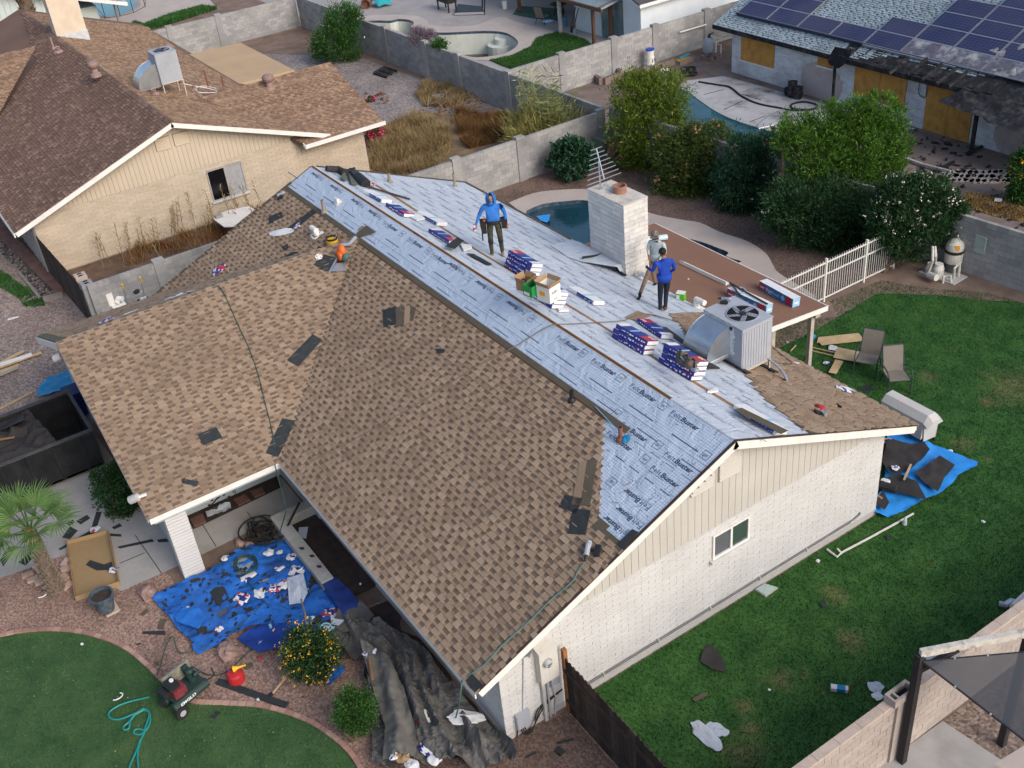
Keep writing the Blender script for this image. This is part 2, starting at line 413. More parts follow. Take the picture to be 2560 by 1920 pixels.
FELTB=M('black_felt',(.038,.034,.034),var=.25,scale=3,rough=.9,bump=.3,bscale=10,fine=.15)
GREENHOSE=M('teal_hose',(.02,.23,.21),rough=.5)
HOSEDK=M('dark_green_hose',(.03,.075,.06),rough=.6)
PAPERW=M('white_wrapper',(.70,.70,.70),var=.08,scale=9,rough=.5,bump=.3,bscale=20)
WRAPB=M('blue_wrapper',(.03,.035,.22),var=.2,scale=20,rough=.45)
WRAPR=M('red_wrapper',(.42,.035,.045),var=.12,scale=10,rough=.45)
INK=M('dark_ink',(.05,.068,.125),rough=.7)
INKB=M('pale_ink',(.14,.18,.26),rough=.7);INKW=M('white_ink',(.75,.75,.76),rough=.6)  # the first, paler ink serves the back-slope print and cap nails
RED=M('red_plastic',(.42,.025,.03),rough=.4,var=.1)
YEL=M('yellow_plastic',(.72,.42,.02),rough=.45)
SKIN=M('skin',(.30,.16,.11),rough=.6,var=.05)
def Mfelt(name,base,line,gridamt,lx=.052):
 m,n,b=newmat(name);p=pos(n);s=N(n,'ShaderNodeSeparateXYZ');n.links.new(p,s.inputs[0])
 gx=mth(n,'LESS_THAN',mth(n,'FRACT',mth(n,'DIVIDE',s.outputs[0],lx),None),.15)
 gy=mth(n,'LESS_THAN',mth(n,'FRACT',mth(n,'DIVIDE',s.outputs[1],lx*.92),None),.15)
 g=mth(n,'MULTIPLY',mth(n,'MAXIMUM',gx,gy),gridamt)
 c=mixc(n,mr(n,noise(n,p,1.1,4),.3,.7),tuple(x*.92 for x in base),tuple(min(1,x*1.07)for x in base))
 c=mixc(n,g,c,line);c=mixc(n,mr(n,noise(n,p,5,5,.7),.64,.74,0,.3),c,(.3,.3,.3))
 n.links.new(c,b.inputs['Base Color']);b.inputs['Roughness'].default_value=.5;b.inputs['Specular IOR Level'].default_value=.3
 w=N(n,'ShaderNodeTexNoise');w.inputs['Scale'].default_value=2.2;w.inputs['Detail'].default_value=3;w.inputs['Distortion'].default_value=1.5;n.links.new(p,w.inputs['Vector'])
 bp=N(n,'ShaderNodeBump');bp.inputs['Strength'].default_value=.9;bp.inputs['Distance'].default_value=.06
 n.links.new(w.outputs[0],bp.inputs['Height']);n.links.new(bp.outputs[0],b.inputs['Normal']);return m
FELTF=Mfelt('blue_roofing_felt',(.49,.56,.645),(.20,.28,.42),.8,.068)
FELTK=Mfelt('pale_sheen_felt',(.53,.57,.62),(.38,.44,.53),.55,.068)  # paler felt copy: grazing sheen of the back slopes put into the colour
def Mwater(name,col,rough=.06):
 m,n,b=newmat(name);b.inputs['Base Color'].default_value=(*col,1);b.inputs['Roughness'].default_value=rough;b.inputs['Specular IOR Level'].default_value=.5
 v=ramp(n,[tuple(x*.7 for x in col),tuple(x*1.3 for x in col)],[.3,.7]);n.links.new(noise(n,pos(n),.5),v.inputs[0]);n.links.new(v.outputs[0],b.inputs['Base Color'])
 bp=N(n,'ShaderNodeBump');bp.inputs['Strength'].default_value=.12;bp.inputs['Distance'].default_value=.03
 n.links.new(noise(n,pos(n),5,2),bp.inputs['Height']);n.links.new(bp.outputs[0],b.inputs['Normal']);return m
def Mgrass(name,c1,c2,dry,damt=.9,ds=.35,lo=.60,hi=.75,patches=()):
 m,n,b=newmat(name);p=pos(n)
 c=ramp(n,[c1,c2],[.35,.65]);n.links.new(noise(n,p,1.3,4,.6),c.inputs[0])
 pr=ramp(n,[(.65,)*3,(1.4,)*3]);n.links.new(N(n,'ShaderNodeNewGeometry').outputs['Random Per Island'],pr.inputs[0])
 cc=mixc(n,1.,c.outputs[0],pr.outputs[0],'MULTIPLY')
 cc=mixc(n,mr(n,noise(n,p,ds,6,.65),lo,hi,0,damt),cc,dry)
 for q,r in patches:
  d=N(n,'ShaderNodeVectorMath',operation='DISTANCE');d.inputs[1].default_value=q;n.links.new(p,d.inputs[0]);w=mth(n,'ADD',d.outputs['Value'],mth(n,'MULTIPLY',noise(n,p,2.5,5,.7),r*1.6));cc=mixc(n,mr(n,w,r*.8,r*1.7,.5,0),cc,(.21,.17,.08))
 n.links.new(cc,b.inputs['Base Color']);b.inputs['Roughness'].default_value=.7;b.inputs['Specular IOR Level'].default_value=.2;return m
GRASS=Mgrass('lawn_grass',(.024,.084,.018),(.050,.132,.030),(.25,.20,.09),.5,.5,.62,.76,patches=[(G('B3',2180,850),1.5),(G('B3',1590,775),.45),(G('B3',1990,950),.4),(G('C3',1100,830),.55),(G('C3',1000,540),.5),(G('C3',640,1080),.5),(G('C3',410,1250),.35),(G('C3',400,1540),.7),(G('B3',1830,1210),.5),(G('C3',470,1400),.35)])
GRASSF=Mgrass('front_lawn_grass',(.044,.104,.038),(.070,.142,.050),(.11,.15,.065),.6,.5,.5,.8)
DRY=Mgrass('dry_grass',(.24,.16,.062),(.38,.27,.115),(.13,.068,.03),.8,.3,.48,.62)
# ================================================================ ground
HOLES=[]
GROUND_HERE=1
def blades(name,P,count,h,w,m,z=0.,parent=None,lean=.6,keep=None,hmod=None,**kw):
 P=[(p[0],p[1])for p in P];xs=[p[0]for p in P];ys=[p[1]for p in P]
 n=count;X=rng.uniform(min(xs),max(xs),n*3);Y=rng.uniform(min(ys),max(ys),n*3);ok=np_inpoly(X,Y,P)
 if keep is not None:ok&=keep(X,Y)
 X,Y=X[ok][:n],Y[ok][:n];n=len(X)
 a=rng.uniform(0,6.283,n);hh=h*rng.uniform(.5,1.2,n)*(hmod(X,Y)if hmod else 1);ww=w*rng.uniform(.7,1.3,n);la=rng.uniform(0,6.283,n);l=hh*lean*rng.uniform(.2,1,n)
 V=np.zeros((n,3,3));dx,dy=np.cos(a)*ww/2,np.sin(a)*ww/2
 V[:,0]=np.stack([X-dx,Y-dy,np.full(n,z)],1);V[:,1]=np.stack([X+dx,Y+dy,np.full(n,z)],1);V[:,2]=np.stack([X+np.cos(la)*l,Y+np.sin(la)*l,z+hh],1)
 me=bpy.data.meshes.new(name);me.vertices.add(n*3);me.vertices.foreach_set('co',V.reshape(-1));me.loops.add(n*3);me.loops.foreach_set('vertex_index',np.arange(n*3,dtype=np.int32))
 me.polygons.add(n);me.polygons.foreach_set('loop_start',np.arange(0,n*3,3,dtype=np.int32));me.polygons.foreach_set('loop_total',np.full(n,3,np.int32))
 me.materials.append(m);me.update(calc_edges=True);me.validate()
 o=bpy.data.objects.new(name,me);link(o,parent);tag(o,kind='stuff',**kw);return o
# back and side lawn
LAWN=[(.06,1.75),(5.1,1.55),(5.1,24.5),(-2,23.9),(-5.2,23.2),(-6.6,22.1),(-8.1,21.4),(-8.3,19.0),(-7.4,18.4),(-8.3,16.9),(-8.3,11.7),(.06,11.7)]
sheet('lawn',LAWN,.006,GRASS,kind='structure');blades('grass',LAWN,150000,.055,.022,GRASS,.006,label='mown green grass of the side and back lawn')
FL=smooth(QT('C1',[(-60,812),(0,808),(120,783),(300,768),(480,780),(650,820),(800,888),(900,965),(985,1045),(1060,1120),(1210,1222),(1300,1240),(1450,1245),(1650,1258),(1850,1308),(2000,1370),(2120,1450),(2240,1560),(2330,1700)],G),5)
FLP=FL+[Vector((-4.0,-7.0,0)),Vector((-7.0,-11,0)),Vector((-14,-12,0)),Vector((-17,-11,0))]
sheet('front_lawn',FLP,.006,GRASSF,kind='structure');blades('grass',FLP,60000,.035,.02,GRASSF,.006,label='short green grass of the curved front lawn')
# gravel, walk, driveway
GR=[(-24,-12),(-3.9,-12),(-.6,-4),(.2,-1.0),(.2,0),(-9.4,-.2),(-9.4,-4.2),(-21,-4.2),(-24,-3)]
sheet('gravel',GR,.002,GRAV,rough=.12,kind='structure')
sheet('side_gravel',[(-40,-14),(-20.5,-14),(-21.5,-4.3),(-21.3,-1.8),(-26.7,-1.9),(-40,-3.4)],.0035,Mgravel('side_pebbles',(.17,.125,.105),(.27,.205,.175),(.38,.31,.27),15),kind='structure')
sheet('side_dirt',[(-21.4,-14),(-16.5,-14),(-16.5,-3.7),(-21.5,-3.7)],.0045,M('pink_dirt',(.27,.19,.165),var=.15,scale=1,rough=1,dirt=(.19,.13,.11),dscale=.8,damt=.6,fine=.1),rough=.25,kind='structure')
sheet('wall_bed',[(-5.4,-1.6),(-.4,-1.2),(-.05,-.02),(-5.4,-.02)],.0075,SOIL,rough=.22,kind='structure')
walk=QT('C1',[(-40,440),(280,330),(440,262),(600,400),(780,510),(1040,395),(1150,345),(1320,265),(1590,133),(1640,70)],G)+[Vector((-8.2,-.1,0)),Vector((-12.04,-.1,0)),Vector((-12.04,-3.7,0)),Vector((-20,-4.0,0)),Vector((-20,-8.6,0))]
sheet('walkway',walk,.008,CONC,kind='structure')
jm=MB()
for a,b in[((870,150),(1040,395)),((770,330),(930,262)),((1300,75),(1390,222)),((1590,0),(1640,70))]:
 p,q=G('C1',*a,.012),G('C1',*b,.012);jm.bar(p,q,.018,.006)
obj('walkway_joint',jm,DARK,kind='structure')
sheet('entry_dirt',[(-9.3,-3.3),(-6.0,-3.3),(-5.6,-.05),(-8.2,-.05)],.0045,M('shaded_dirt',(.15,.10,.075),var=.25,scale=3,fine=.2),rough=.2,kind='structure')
sheet('meter_dirt',[(.02,-6),(5.0,-6),(5.0,1.5),(.02,1.62),(.02,0),(-1.2,-2.5)],.005,GRAVD,rough=.15,kind='structure')
# our pool
E1=QT('A2',[(1100,1300),(1240,1250),(1400,1222),(1610,1218)],G)
deck_px=[('A2',1085,1310),('A2',1240,1250),('A2',1400,1228),('A2',1610,1225),('A2',1780,1280),('A2',1990,1375),('A2',2200,1420),('A3',130,1440),('A3',260,1500),('A3',400,1545),('A3',490,1590),('A3',560,1646),('B3',600,70),('B3',640,120),('B3',850,250),('B3',880,290)]
DK=smooth([G(*q)for q in deck_px],4)+[Vector((-8.6,11.7,0)),Vector((-20.5,11.7,0)),Vector((-20.5,15.2,0))]
pool_px=[('A2',1200,1362),('A2',1300,1320),('A2',1450,1300),('A2',1600,1298),('A2',1800,1370),('A2',1990,1470),('A2',2150,1520),('A3',130,1560),('A3',240,1600),('A3',310,1630),('B3',300,10),('B3',395,40)]
PL=smooth([G(*q)for q in pool_px],4)+[Vector((-11.6,15.3,0)),Vector((-13.5,14.4,0)),Vector((-15.5,14.3,0)),Vector((-17.2,13.4,0)),Vector((-19.2,13.2,0))]
sheet('pool_deck',DK,.05,CONCW,holes=[PL],kind='structure')
def pool(P,zt,depth,wall_m,tile_m,water,zw,label):
 t=thing('pool',label,'pool',(sum(p[0]for p in P)/len(P),sum(p[1]for p in P)/len(P),0))
 n=len(P);w=MB();tl=MB()
 for i in range(n):
  a,b=P[i],P[(i+1)%n]
  tl.add([(a[0],a[1],zt),(b[0],b[1],zt),(b[0],b[1],zt-.16),(a[0],a[1],zt-.16)],[(0,1,2,3)])
  w.add([(a[0],a[1],zt-.16),(b[0],b[1],zt-.16),(b[0],b[1],-depth),(a[0],a[1],-depth)],[(0,1,2,3)])
 obj('tile_band',tl,tile_m,t);obj('wall',w,wall_m,t)
 sheet('floor',P,-depth,wall_m,parent=t);sheet('water',P,zw,water,parent=t);return t
def Mtile(name,a,b,s=14):
 m,n,bb=newmat(name);v=N(n,'ShaderNodeTexVoronoi');v.inputs['Scale'].default_value=s;n.links.new(pos(n),v.inputs['Vector'])
 sc=N(n,'ShaderNodeSeparateColor');n.links.new(v.outputs['Color'],sc.inputs[0]);r=ramp(n,[a,b]);n.links.new(sc.outputs[0],r.inputs[0]);n.links.new(r.outputs[0],bb.inputs['Base Color']);bb.inputs['Roughness'].default_value=.35;return m
TILE=Mtile('blue_pool_tile',(.02,.035,.06),(.09,.13,.17));PLAST=M('pool_plaster',(.60,.62,.56),var=.08,scale=.8,dirt=(.35,.38,.27),dscale=.8,damt=.6)
DEEP=M('deep_plaster',(.05,.12,.17),var=.2,scale=.6)
pool(PL,.05,.9,DEEP,TILE,Mwater('dark_pool_water',(.012,.05,.075)),-.12,'dark blue swimming pool behind the chimney with pale curved coping')
# the ground cut for pools is not needed: the ground sheet lies above their floors, so lift it away inside them
sheet('planting_bed',[(-24.7,11.8),(-8.55,11.8),(-8.55,22.3),(-6.6,24),(-24.7,22.2)],.004,GRAVD,holes=[PL],kind='structure')
# ================================================================ block walls
def block_wall(name,label,a,b,h,m=CMUG,bl=.4,bh=.2,th=.15,pil=(),cap=None,capm=None,cap_n=300,z0=0.,side=0):
 a,b=Vector((*a,z0)),Vector((*b,z0));L=(b-a).length;d=(b-a)/L;nr=Vector((d.y,-d.x,0))
 t=thing(name,label,'wall',(a+b)/2)
 if capm is None:capm=m
 c=MB();c.obox(a-nr*(th/2-.008),d*L,nr*(th-.016),Vector((0,0,h-.01)));obj('mortar_core',c,CMUM,t)
 sp=[];rows=max(1,round(h/bh));ch=h/rows
 for r in range(rows):
  x=-(r%2)*bl/2
  while x<L-.02:
   x0,x1=max(0,x)+.005,min(L,x+bl)-.005
   if x1-x0>.05:j=random.uniform(-.002,.003);sp.append((a+d*x0-nr*(th/2+j)+Vector((0,0,r*ch+.005)),d*(x1-x0),nr*(th+2*j),Vector((0,0,ch-.01))))
   x+=bl
 pieces('block','block_field',sp,m,t,cap=cap_n)
 for s in pil:
  p=MB();p.obox(a+d*(s-.2)-nr*(th/2+.05),d*.4,nr*(th+.1),Vector((0,0,h+.02)));p.obox(a+d*(s-.215)-nr*(th/2+.065),d*.43,nr*(th+.13),Vector((0,0,.09)));
  for v in range(len(p.v)-8,len(p.v)):p.v[v]=(p.v[v][0],p.v[v][1],p.v[v][2]+h+.02)
  obj('pilaster',p,m,t)
 if cap:
  sp=[];x=0
  while x<L:sp.append((a+d*(x+.004)-nr*(th/2+.012)+Vector((0,0,h)),d*(min(.6,L-x)-.008),nr*(th+.024),Vector((0,0,cap))));x+=.6
  pieces('cap_stone','cap_field',sp,capm,t,cap=cap_n)
 return t
block_wall('block_wall','grey block wall between the dry weeds and the pool yard',(-24.85,8.5),(-24.85,22.05),1.95,pil=(5.6,8.9,13.4))
block_wall('block_wall','short grey block wall beside the tan house, leading under the ell roof',(-24.9,-1.75),(-24.9,8.4),1.85,pil=(2.7,))
block_wall('block_wall','long grey block wall behind the dry weeds, with the empty pool on its far side',(-57.8,21.6),(-25.05,22.15),2.05,pil=(12.2,16.9,20.4,25.2))
block_wall('block_wall','far grey block wall closing the corner by the bare tan patio roof',(-57.9,4.0),(-57.9,21.45),2.0,pil=(8.6,11.9))
block_wall('block_wall','pale grey block wall running back past the white house to the burned house',(-33.1,22.4),(-33.1,41),2.0,pil=(3.3,6.8,9.7,13.5))
block_wall('block_wall','grey block wall behind the pool equipment at the right edge',(-24.6,22.3),(4.9,25.0),2.1,pil=(21.5,26.))
block_wall('block_wall','pinkish block wall with cap stones along the right-hand lawn',(5.13,-.5),(5.13,25.1),1.74,m=CMUP,pil=(),cap=.07,capm=CAPP,th=.17,cap_n=300)
# ================================================================ roof geometry
K=math.hypot(1,PM)
class Plane:
 def __init__(s,o,u,v):s.o=Vector(o);s.u=Vector(u).normalized();s.v=Vector(v).normalized();s.n=s.u.cross(s.v).normalized()
 def at(s,a,b,h=0):return s.o+s.u*a+s.v*b+s.n*h
 def to(s,p):p=Vector(p)-s.o;return(p.dot(s.u),p.dot(s.v))
PF=Plane((0,EY,EZ),(1,0,0),(0,1,PM));PB=Plane((0,BY,BZ),(-1,0,0),(0,-1,PM))
PE=Plane((X1,0,EZ),(0,1,0),(-1,0,PM));XF=2*XR-X1
PE2=Plane((XF,0,EZ),(0,-1,0),(1,0,PM))
def spans(P,b):
 xs=[]
 for i in range(len(P)):
  (x0,y0),(x1,y1)=P[i],P[(i+1)%len(P)]
  if(y0>b)!=(y1>b):xs.append(x0+(b-y0)*(x1-x0)/(y1-y0))
 xs.sort();return list(zip(xs[::2],xs[1::2]))
def shingle(parent,pl,P,m,mu,expo=.143,tab=(.13,.25),gap=(.10,.22),th=.025,off=0.,cap=300,name='shingle',jag=0.):
 """laminated shingles: a continuous dark under-layer per course and raised tabs on it"""
 b0=min(p[1]for p in P);b1=max(p[1]for p in P);rows=max(1,round((b1-b0)/expo));sp=[];und=MB()
 for r in range(rows):
  b=b0+r*expo
  for(l,rr)in spans(P,b+expo*.5):
   lb=l;rb=rr
   if jag:rb-=0
   q=lb
   while q<rb-.01:
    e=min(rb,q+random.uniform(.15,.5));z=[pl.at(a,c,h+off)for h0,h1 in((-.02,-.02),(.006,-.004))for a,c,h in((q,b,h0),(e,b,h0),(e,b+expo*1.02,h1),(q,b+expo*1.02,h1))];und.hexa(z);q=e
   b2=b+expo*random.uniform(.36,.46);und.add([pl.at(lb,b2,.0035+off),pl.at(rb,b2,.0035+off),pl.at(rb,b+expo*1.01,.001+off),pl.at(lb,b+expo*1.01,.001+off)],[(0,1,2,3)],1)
   x=lb-random.uniform(0,.25)
   while x<rb:
    w=random.uniform(*tab);xa,xb=max(x,lb),min(x+w,rb)
    if xb-xa>.03:sp.append((pl.at(xa,b-.003,.004+off),pl.u*(xb-xa),pl.v*(expo*1.0),pl.n*th*random.uniform(.8,1.2)))
    x+=w+random.uniform(*gap)
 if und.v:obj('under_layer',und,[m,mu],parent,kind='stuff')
 pieces(name,name+'_field',sp,m,parent,cap=cap,kind='wedge')
def slab(pl,P,h0,h1,mb=None):
 mb=mb or MB();n=len(P);a=[pl.at(x,y,h0)for x,y in P];b=[pl.at(x,y,h1)for x,y in P]
 ar=sum(P[i][0]*P[(i+1)%n][1]-P[(i+1)%n][0]*P[i][1]for i in range(n))
 if ar<0:a,b=a[::-1],b[::-1]
 mb.add(a+b,[tuple(range(n-1,-1,-1)),tuple(range(n,2*n))]+[(i,(i+1)%n,n+(i+1)%n,n+i)for i in range(n)]);return mb
def fxy(x,y):return(x,(y-EY)*K)
def bxy(x,y):return(-x,(BY-y)*K)
def exy(x,y):return(y,(X1-x)*K)
def e2xy(x,y):return(-y,(x-XF)*K)
H=thing('house','cream house in the centre being reroofed, half tan shingles and half pale blue felt','house',(-10,5.8,0))
YR1,YR2=6.125,6.19 # open slot along the ridge
RX=OXR-.02
dk=MB()
slab(PF,[fxy(X1,EY),fxy(RX,EY),fxy(RX,YR1),fxy(XL,YR1),fxy(XL,EY-.0+.0),fxy(XF,EY),fxy(XR,EY+XR*0+5.84)],-.14,-.022,dk)
slab(PB,[bxy(XL,BY),bxy(XL,YR2),bxy(RX,YR2),bxy(RX,BY)],-.14,-.022,dk)
slab(PE,[exy(X1,Y2),exy(X1,EY),exy(XR,5.15),exy(XR,Y2)],-.14,-.022,dk)
slab(PE2,[e2xy(XF,Y2),e2xy(XF,EY),e2xy(XR,5.15),e2xy(XR,Y2)],-.14,-.022,dk)
roof=obj('roof',dk,PLY,H)
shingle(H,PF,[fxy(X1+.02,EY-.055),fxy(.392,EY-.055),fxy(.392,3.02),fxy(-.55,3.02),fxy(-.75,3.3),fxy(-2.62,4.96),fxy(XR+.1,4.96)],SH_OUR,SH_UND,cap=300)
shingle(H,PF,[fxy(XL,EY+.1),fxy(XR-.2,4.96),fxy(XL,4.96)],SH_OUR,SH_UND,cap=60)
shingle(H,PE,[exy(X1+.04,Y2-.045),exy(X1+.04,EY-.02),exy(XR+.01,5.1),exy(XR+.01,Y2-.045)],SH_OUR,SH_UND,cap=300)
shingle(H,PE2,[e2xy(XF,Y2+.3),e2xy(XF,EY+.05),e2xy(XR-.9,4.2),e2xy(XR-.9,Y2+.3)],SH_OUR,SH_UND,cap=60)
BS=[B_('B3',880,1140),B_('B3',800,1120),B_('B3',560,930),B_('B3',440,800),B_('H',1380,1640),B_('H',1120,1400),B_('H',420,1000),B_('H',330,800),B_('H',200,690),B_('H',170,640)]
BS=[(p.x,p.y)for p in BS];BS[0]=(.392,BS[0][1])
bsp=[bxy(*p)for p in BS]+[bxy(BS[-1][0]-.15,BY+.045),bxy(.392,BY+.045)]
shingle(H,PB,bsp,SH_OUR,SH_UND,cap=200,tab=(.14,.26),gap=(.06,.15))
# stepped grey ends of the courses, starter strip
st=[];
for r in range(30):
 b=(r)*.143;y=b/K+EY
 if 3.0<y<4.95:
  x=-.62-(y-3.1)*1.06;st.append((PF.at(x-.05,b,-.006),PF.u*(.3+.05*(r%3)),PF.v*.14,PF.n*.008))
pieces('stepped_shingle','stepped_field',st,STARTER,H,kind='wedge')
st=[];x=XL
while x<-2.6:st.append((PF.at(x+.004,(4.96-EY)*K,-.004),PF.u*.99,PF.v*.16,PF.n*.012));x+=1.0
pieces('starter_strip','starter_field',st,STARTER,H)
st=[(PF.at(-.62,(3.0-EY)*K,-.002),PF.u*.97,PF.v*.17,PF.n*.012)]
x=XL+.02
while x<XL+8:st.append((PB.at(-x-.9,(BY-12.28)*K,-.004),PB.u*.89,PB.v*.16,PB.n*.014));x+=.9
for k in range(6):st.append((PB.at(-XL-.17,.2+k*1.05,-.004),PB.u*.15,PB.v*1.0,PB.n*.014));
for k in range(6):st.append((PF.at(XL+.02,.5+k*1.0,.008),PF.u*.15,PF.v*.98,PF.n*.01))
st.append((PB.at(-.36,bxy(0,8.62)[1],-.002),PB.u*.5,PB.v*.17,PB.n*.012))
pieces('edge_starter','edge_starter_field',st,STARTER,H)
# shingles cap along the ell ridge, grey edge strip at its gable
rc=[]
for k in range(24):
 y=Y2+.35+k*.215
 if y>1.9:rc.append((Vector((XR-.16,y,EZR-.055)),Vector((.155,0,.065)),Vector((0,.21,0)),Vector((-.006,0,.013))));rc.append((Vector((XR+.155,y,EZR-.055)),Vector((-.155,0,.065)),Vector((0,.21,0)),Vector((.006,0,.013))))
rcm=MB()
for o,a,b,c in rc:rcm.obox(o,a,b,c)
obj('ridge_cap',rcm,STARTER,H)
gm=MB();gm.hexa([PE2.at(-Y2-.30,0,-.02),PE2.at(-Y2-.02,0,-.02),PE2.at(-Y2-.02,6.2,-.02),PE2.at(-Y2-.30,6.2,-.02),PE2.at(-Y2-.30,0,.006),PE2.at(-Y2-.02,0,.006),PE2.at(-Y2-.02,6.2,.006),PE2.at(-Y2-.30,6.2,.006)])
obj('edge_starter',gm,M('olive_starter',(.12,.115,.08),fine=.2,rough=.9),H)
# valley where the ell meets the main slope
vm=MB();va=Vector((X1,EY,EZ+.012));vb=Vector((XR,EY+(X1-XR),EZR+.012));vm.bar(va,vb,.05,.012);obj('valley_line',vm,STARTER,H)
# roofing felt
def felt(name,pl,P,m,h=-.014,sub=.5):
 mb=slab(pl,P,-.021,h);return obj(name,mb,m,H)
ff=felt('roofing_felt',PF,[fxy(XL+.1,5.07),fxy(-2.55,5.07),fxy(-2.62,4.9),fxy(-.5,3.1),fxy(-.5,3.1),fxy(RX-.03,3.1),fxy(RX-.03,YR1-.02),fxy(XL+.1,YR1-.02)][0:4]+[fxy(RX-.03,3.1),fxy(RX-.03,YR1-.02),fxy(XL+.1,YR1-.02)],FELTF)
fb=felt('roofing_felt',PB,[bxy(XL+.12,YR2+.03),bxy(RX-.03,YR2+.03),bxy(RX-.03,7.5),bxy(-6,7.46),bxy(-12,7.36),bxy(-18,7.55),bxy(XL+.12,7.5)],FELTK)
fc=felt('roofing_felt',PB,[bxy(XL+.12,7.66),bxy(-18,7.72),bxy(-12,7.5),bxy(-6,7.6),bxy(RX-.03,7.66),bxy(RX-.03,BY-.02),bxy(XL+.12,BY-.02)],FELTK)
fe=felt('roofing_felt',PE2,[e2xy(XR-.95,Y2+.3),e2xy(XR-.03,Y2+.3),e2xy(XR-.03,1.9),e2xy(XR-.95,4.3)],FELTK)
pr=MB();prt=MB();HL=-.011
def felt_word(pl,a,b,w,flip=False,mb=None,big=True):
 u,v=(pl.u,pl.v)if not flip else(-pl.u,-pl.v);o=pl.at(a,b,HL)
 if flip:o=o+pl.u*w
 if big:
  put_text(mb,'Felt',o,u,v,width=w*.36,height=.17,bold=0);put_text(mb,'Buster',o+u*w*.38,u,v,width=w*.62,height=.17,bold=.034,shear=.12)
  put_text(mb,'Synthetic Roofing Felt',o-v*.05,u,v,width=w*.55,height=.045)
 else:put_text(mb,'FeltBuster',o,u,v,width=w,height=.13,bold=.005,shear=.15)
def gaf(pl,a,b,flip=False,mb=None):
 u,v=(pl.u,pl.v)if not flip else(-pl.u,-pl.v);o=pl.at(a,b,HL)
 put_text(mb,'GAF',o-u*.06-v*.03,u,v,width=.12,height=.085,bold=.015);s=.10
 for p,q in(((-s,-s),(s,-s)),((s,-s),(s,s)),((s,s),(-s,s)),((-s,s),(-s,-s))):
  A,B=o+u*p[0]+v*p[1],o+u*q[0]+v*q[1];d=(B-A).normalized();w=d.cross(pl.n)*.006;mb.add([A-w,B-w,B+w,A+w],[(0,1,2,3)]if(2*w).cross(B-A).dot(pl.n)>0 else[(3,2,1,0)])
fy=lambda y:(y-EY)*K
x=-5.7-.02
for x in(-5.7,-4.27,-2.82,-1.4):felt_word(PF,x,fy(5.86),.88,False,pr);
for x in(-4.66,-3.2,-1.7):gaf(PF,x,fy(5.92),False,pr)
for x in(-9.63,-8.08,-11.1):felt_word(PF,x,fy(5.99),.88,True,pr);gaf(PF,x+1.2,fy(5.93),True,pr)
for x in(-14.96,-13.39,-11.9-.05):felt_word(PF,x,fy(5.86),.88,False,pr);gaf(PF,x+1.18,fy(5.92),False,pr)
for x in(-20.4,-18.9,-17.3,-16.1):felt_word(PF,x,fy(5.99),.88,True,pr)
for x,y in((-2.15,5.04),(-.68,5.06),(-2.25,4.70),(-.67,4.66)):felt_word(PF,x,fy(y),.86,False,pr)
for x,y in((-2.48,5.2),(-1.0,5.16),(-.95,4.76),(.1,5.55)):gaf(PF,x,fy(y),False,pr)
for x,y in((-.75,3.98),(-.55,3.6),(-1.5+.9,3.3)):felt_word(PF,x,fy(y)+.08,.82,True,pr)
gaf(PF,-1.14,fy(3.97),True,pr)
def dash(pl,a,b,w,h=.022,mb=None):mb.add([pl.at(a,b,HL),pl.at(a+w,b,HL),pl.at(a+w,b+h,HL),pl.at(a,b+h,HL)],[(0,1,2,3)])
for k in range(-11,4):
 dash(PF,-5.36+1.47*k,fy(5.51),.85,.024,pr);dash(PF,-5.2+1.47*k+.5,fy(5.2),.7,.02,pr)
 dash(PF,-5.36+1.47*k,fy(5.36),1.47,.007,pr)
for k in range(4):dash(PF,-1.6+k*.5,fy(4.45),.3,.02,pr);dash(PF,-1.5+k*.5,fy(4.95),.3,.01,pr)
obj('lettering',pr,INK,ff)
rc=slab(PF,[fxy(-1.7,6.05),fxy(RX-.03,6.05),fxy(RX-.03,RY),fxy(-1.7,RY)],-.016,-.008);obj('felt_lap',rc,FELTF,H);rc=slab(PB,[bxy(-1.7,RY),bxy(RX-.03,RY),bxy(RX-.03,6.45),bxy(-1.7,6.45)],-.016,-.008);obj('felt_lap',rc,FELTK,H)
pr=MB();pc=MB()
for r in range(12):
 y=6.55+r*.49
 for k in range(-1,15):
  x=-20.3+k*1.47+(r%4)*.37+random.uniform(-.05,.05)
  if x+.9>.3 or x<XL+.2:continue
  if inpoly(x+.45,y,BS+[(BS[-1][0]-.1,BY+1),(2,BY+1)]):continue
  t=pr if y<7.4 else pc
  if 7.25<y<7.72:continue
  a=-x-.86;b=(BY-y)*K
  felt_word(PB,a,b,.86,True,t,big=False)
  if k%2==r%2:dash(PB,a-.45,b+.14,.35,.035,t)
  dash(PB,a-.2,b-.13,1.3,.008,t)
cn=MB()
for k in range(420):
 x=random.uniform(XL+.3,RX-.2);y=random.choice((5.25,5.5,5.75,6.0))+random.uniform(-.06,.06)
 if k>300:x,y=random.uniform(-2.2,.3),random.uniform(3.2,5.1)
 if y<5.1 and y<3.1-(x+.5)*1.0:continue
 cn.lathe([(.016,HL+.001),(.001,HL+.004)],PF.at(x,fy(y),0),5,ax=PF.n)
obj('cap_nails',cn,INKB,ff,kind='stuff')
obj('lettering',pr,INKB,fb);obj('lettering',pc,INKB,fc)
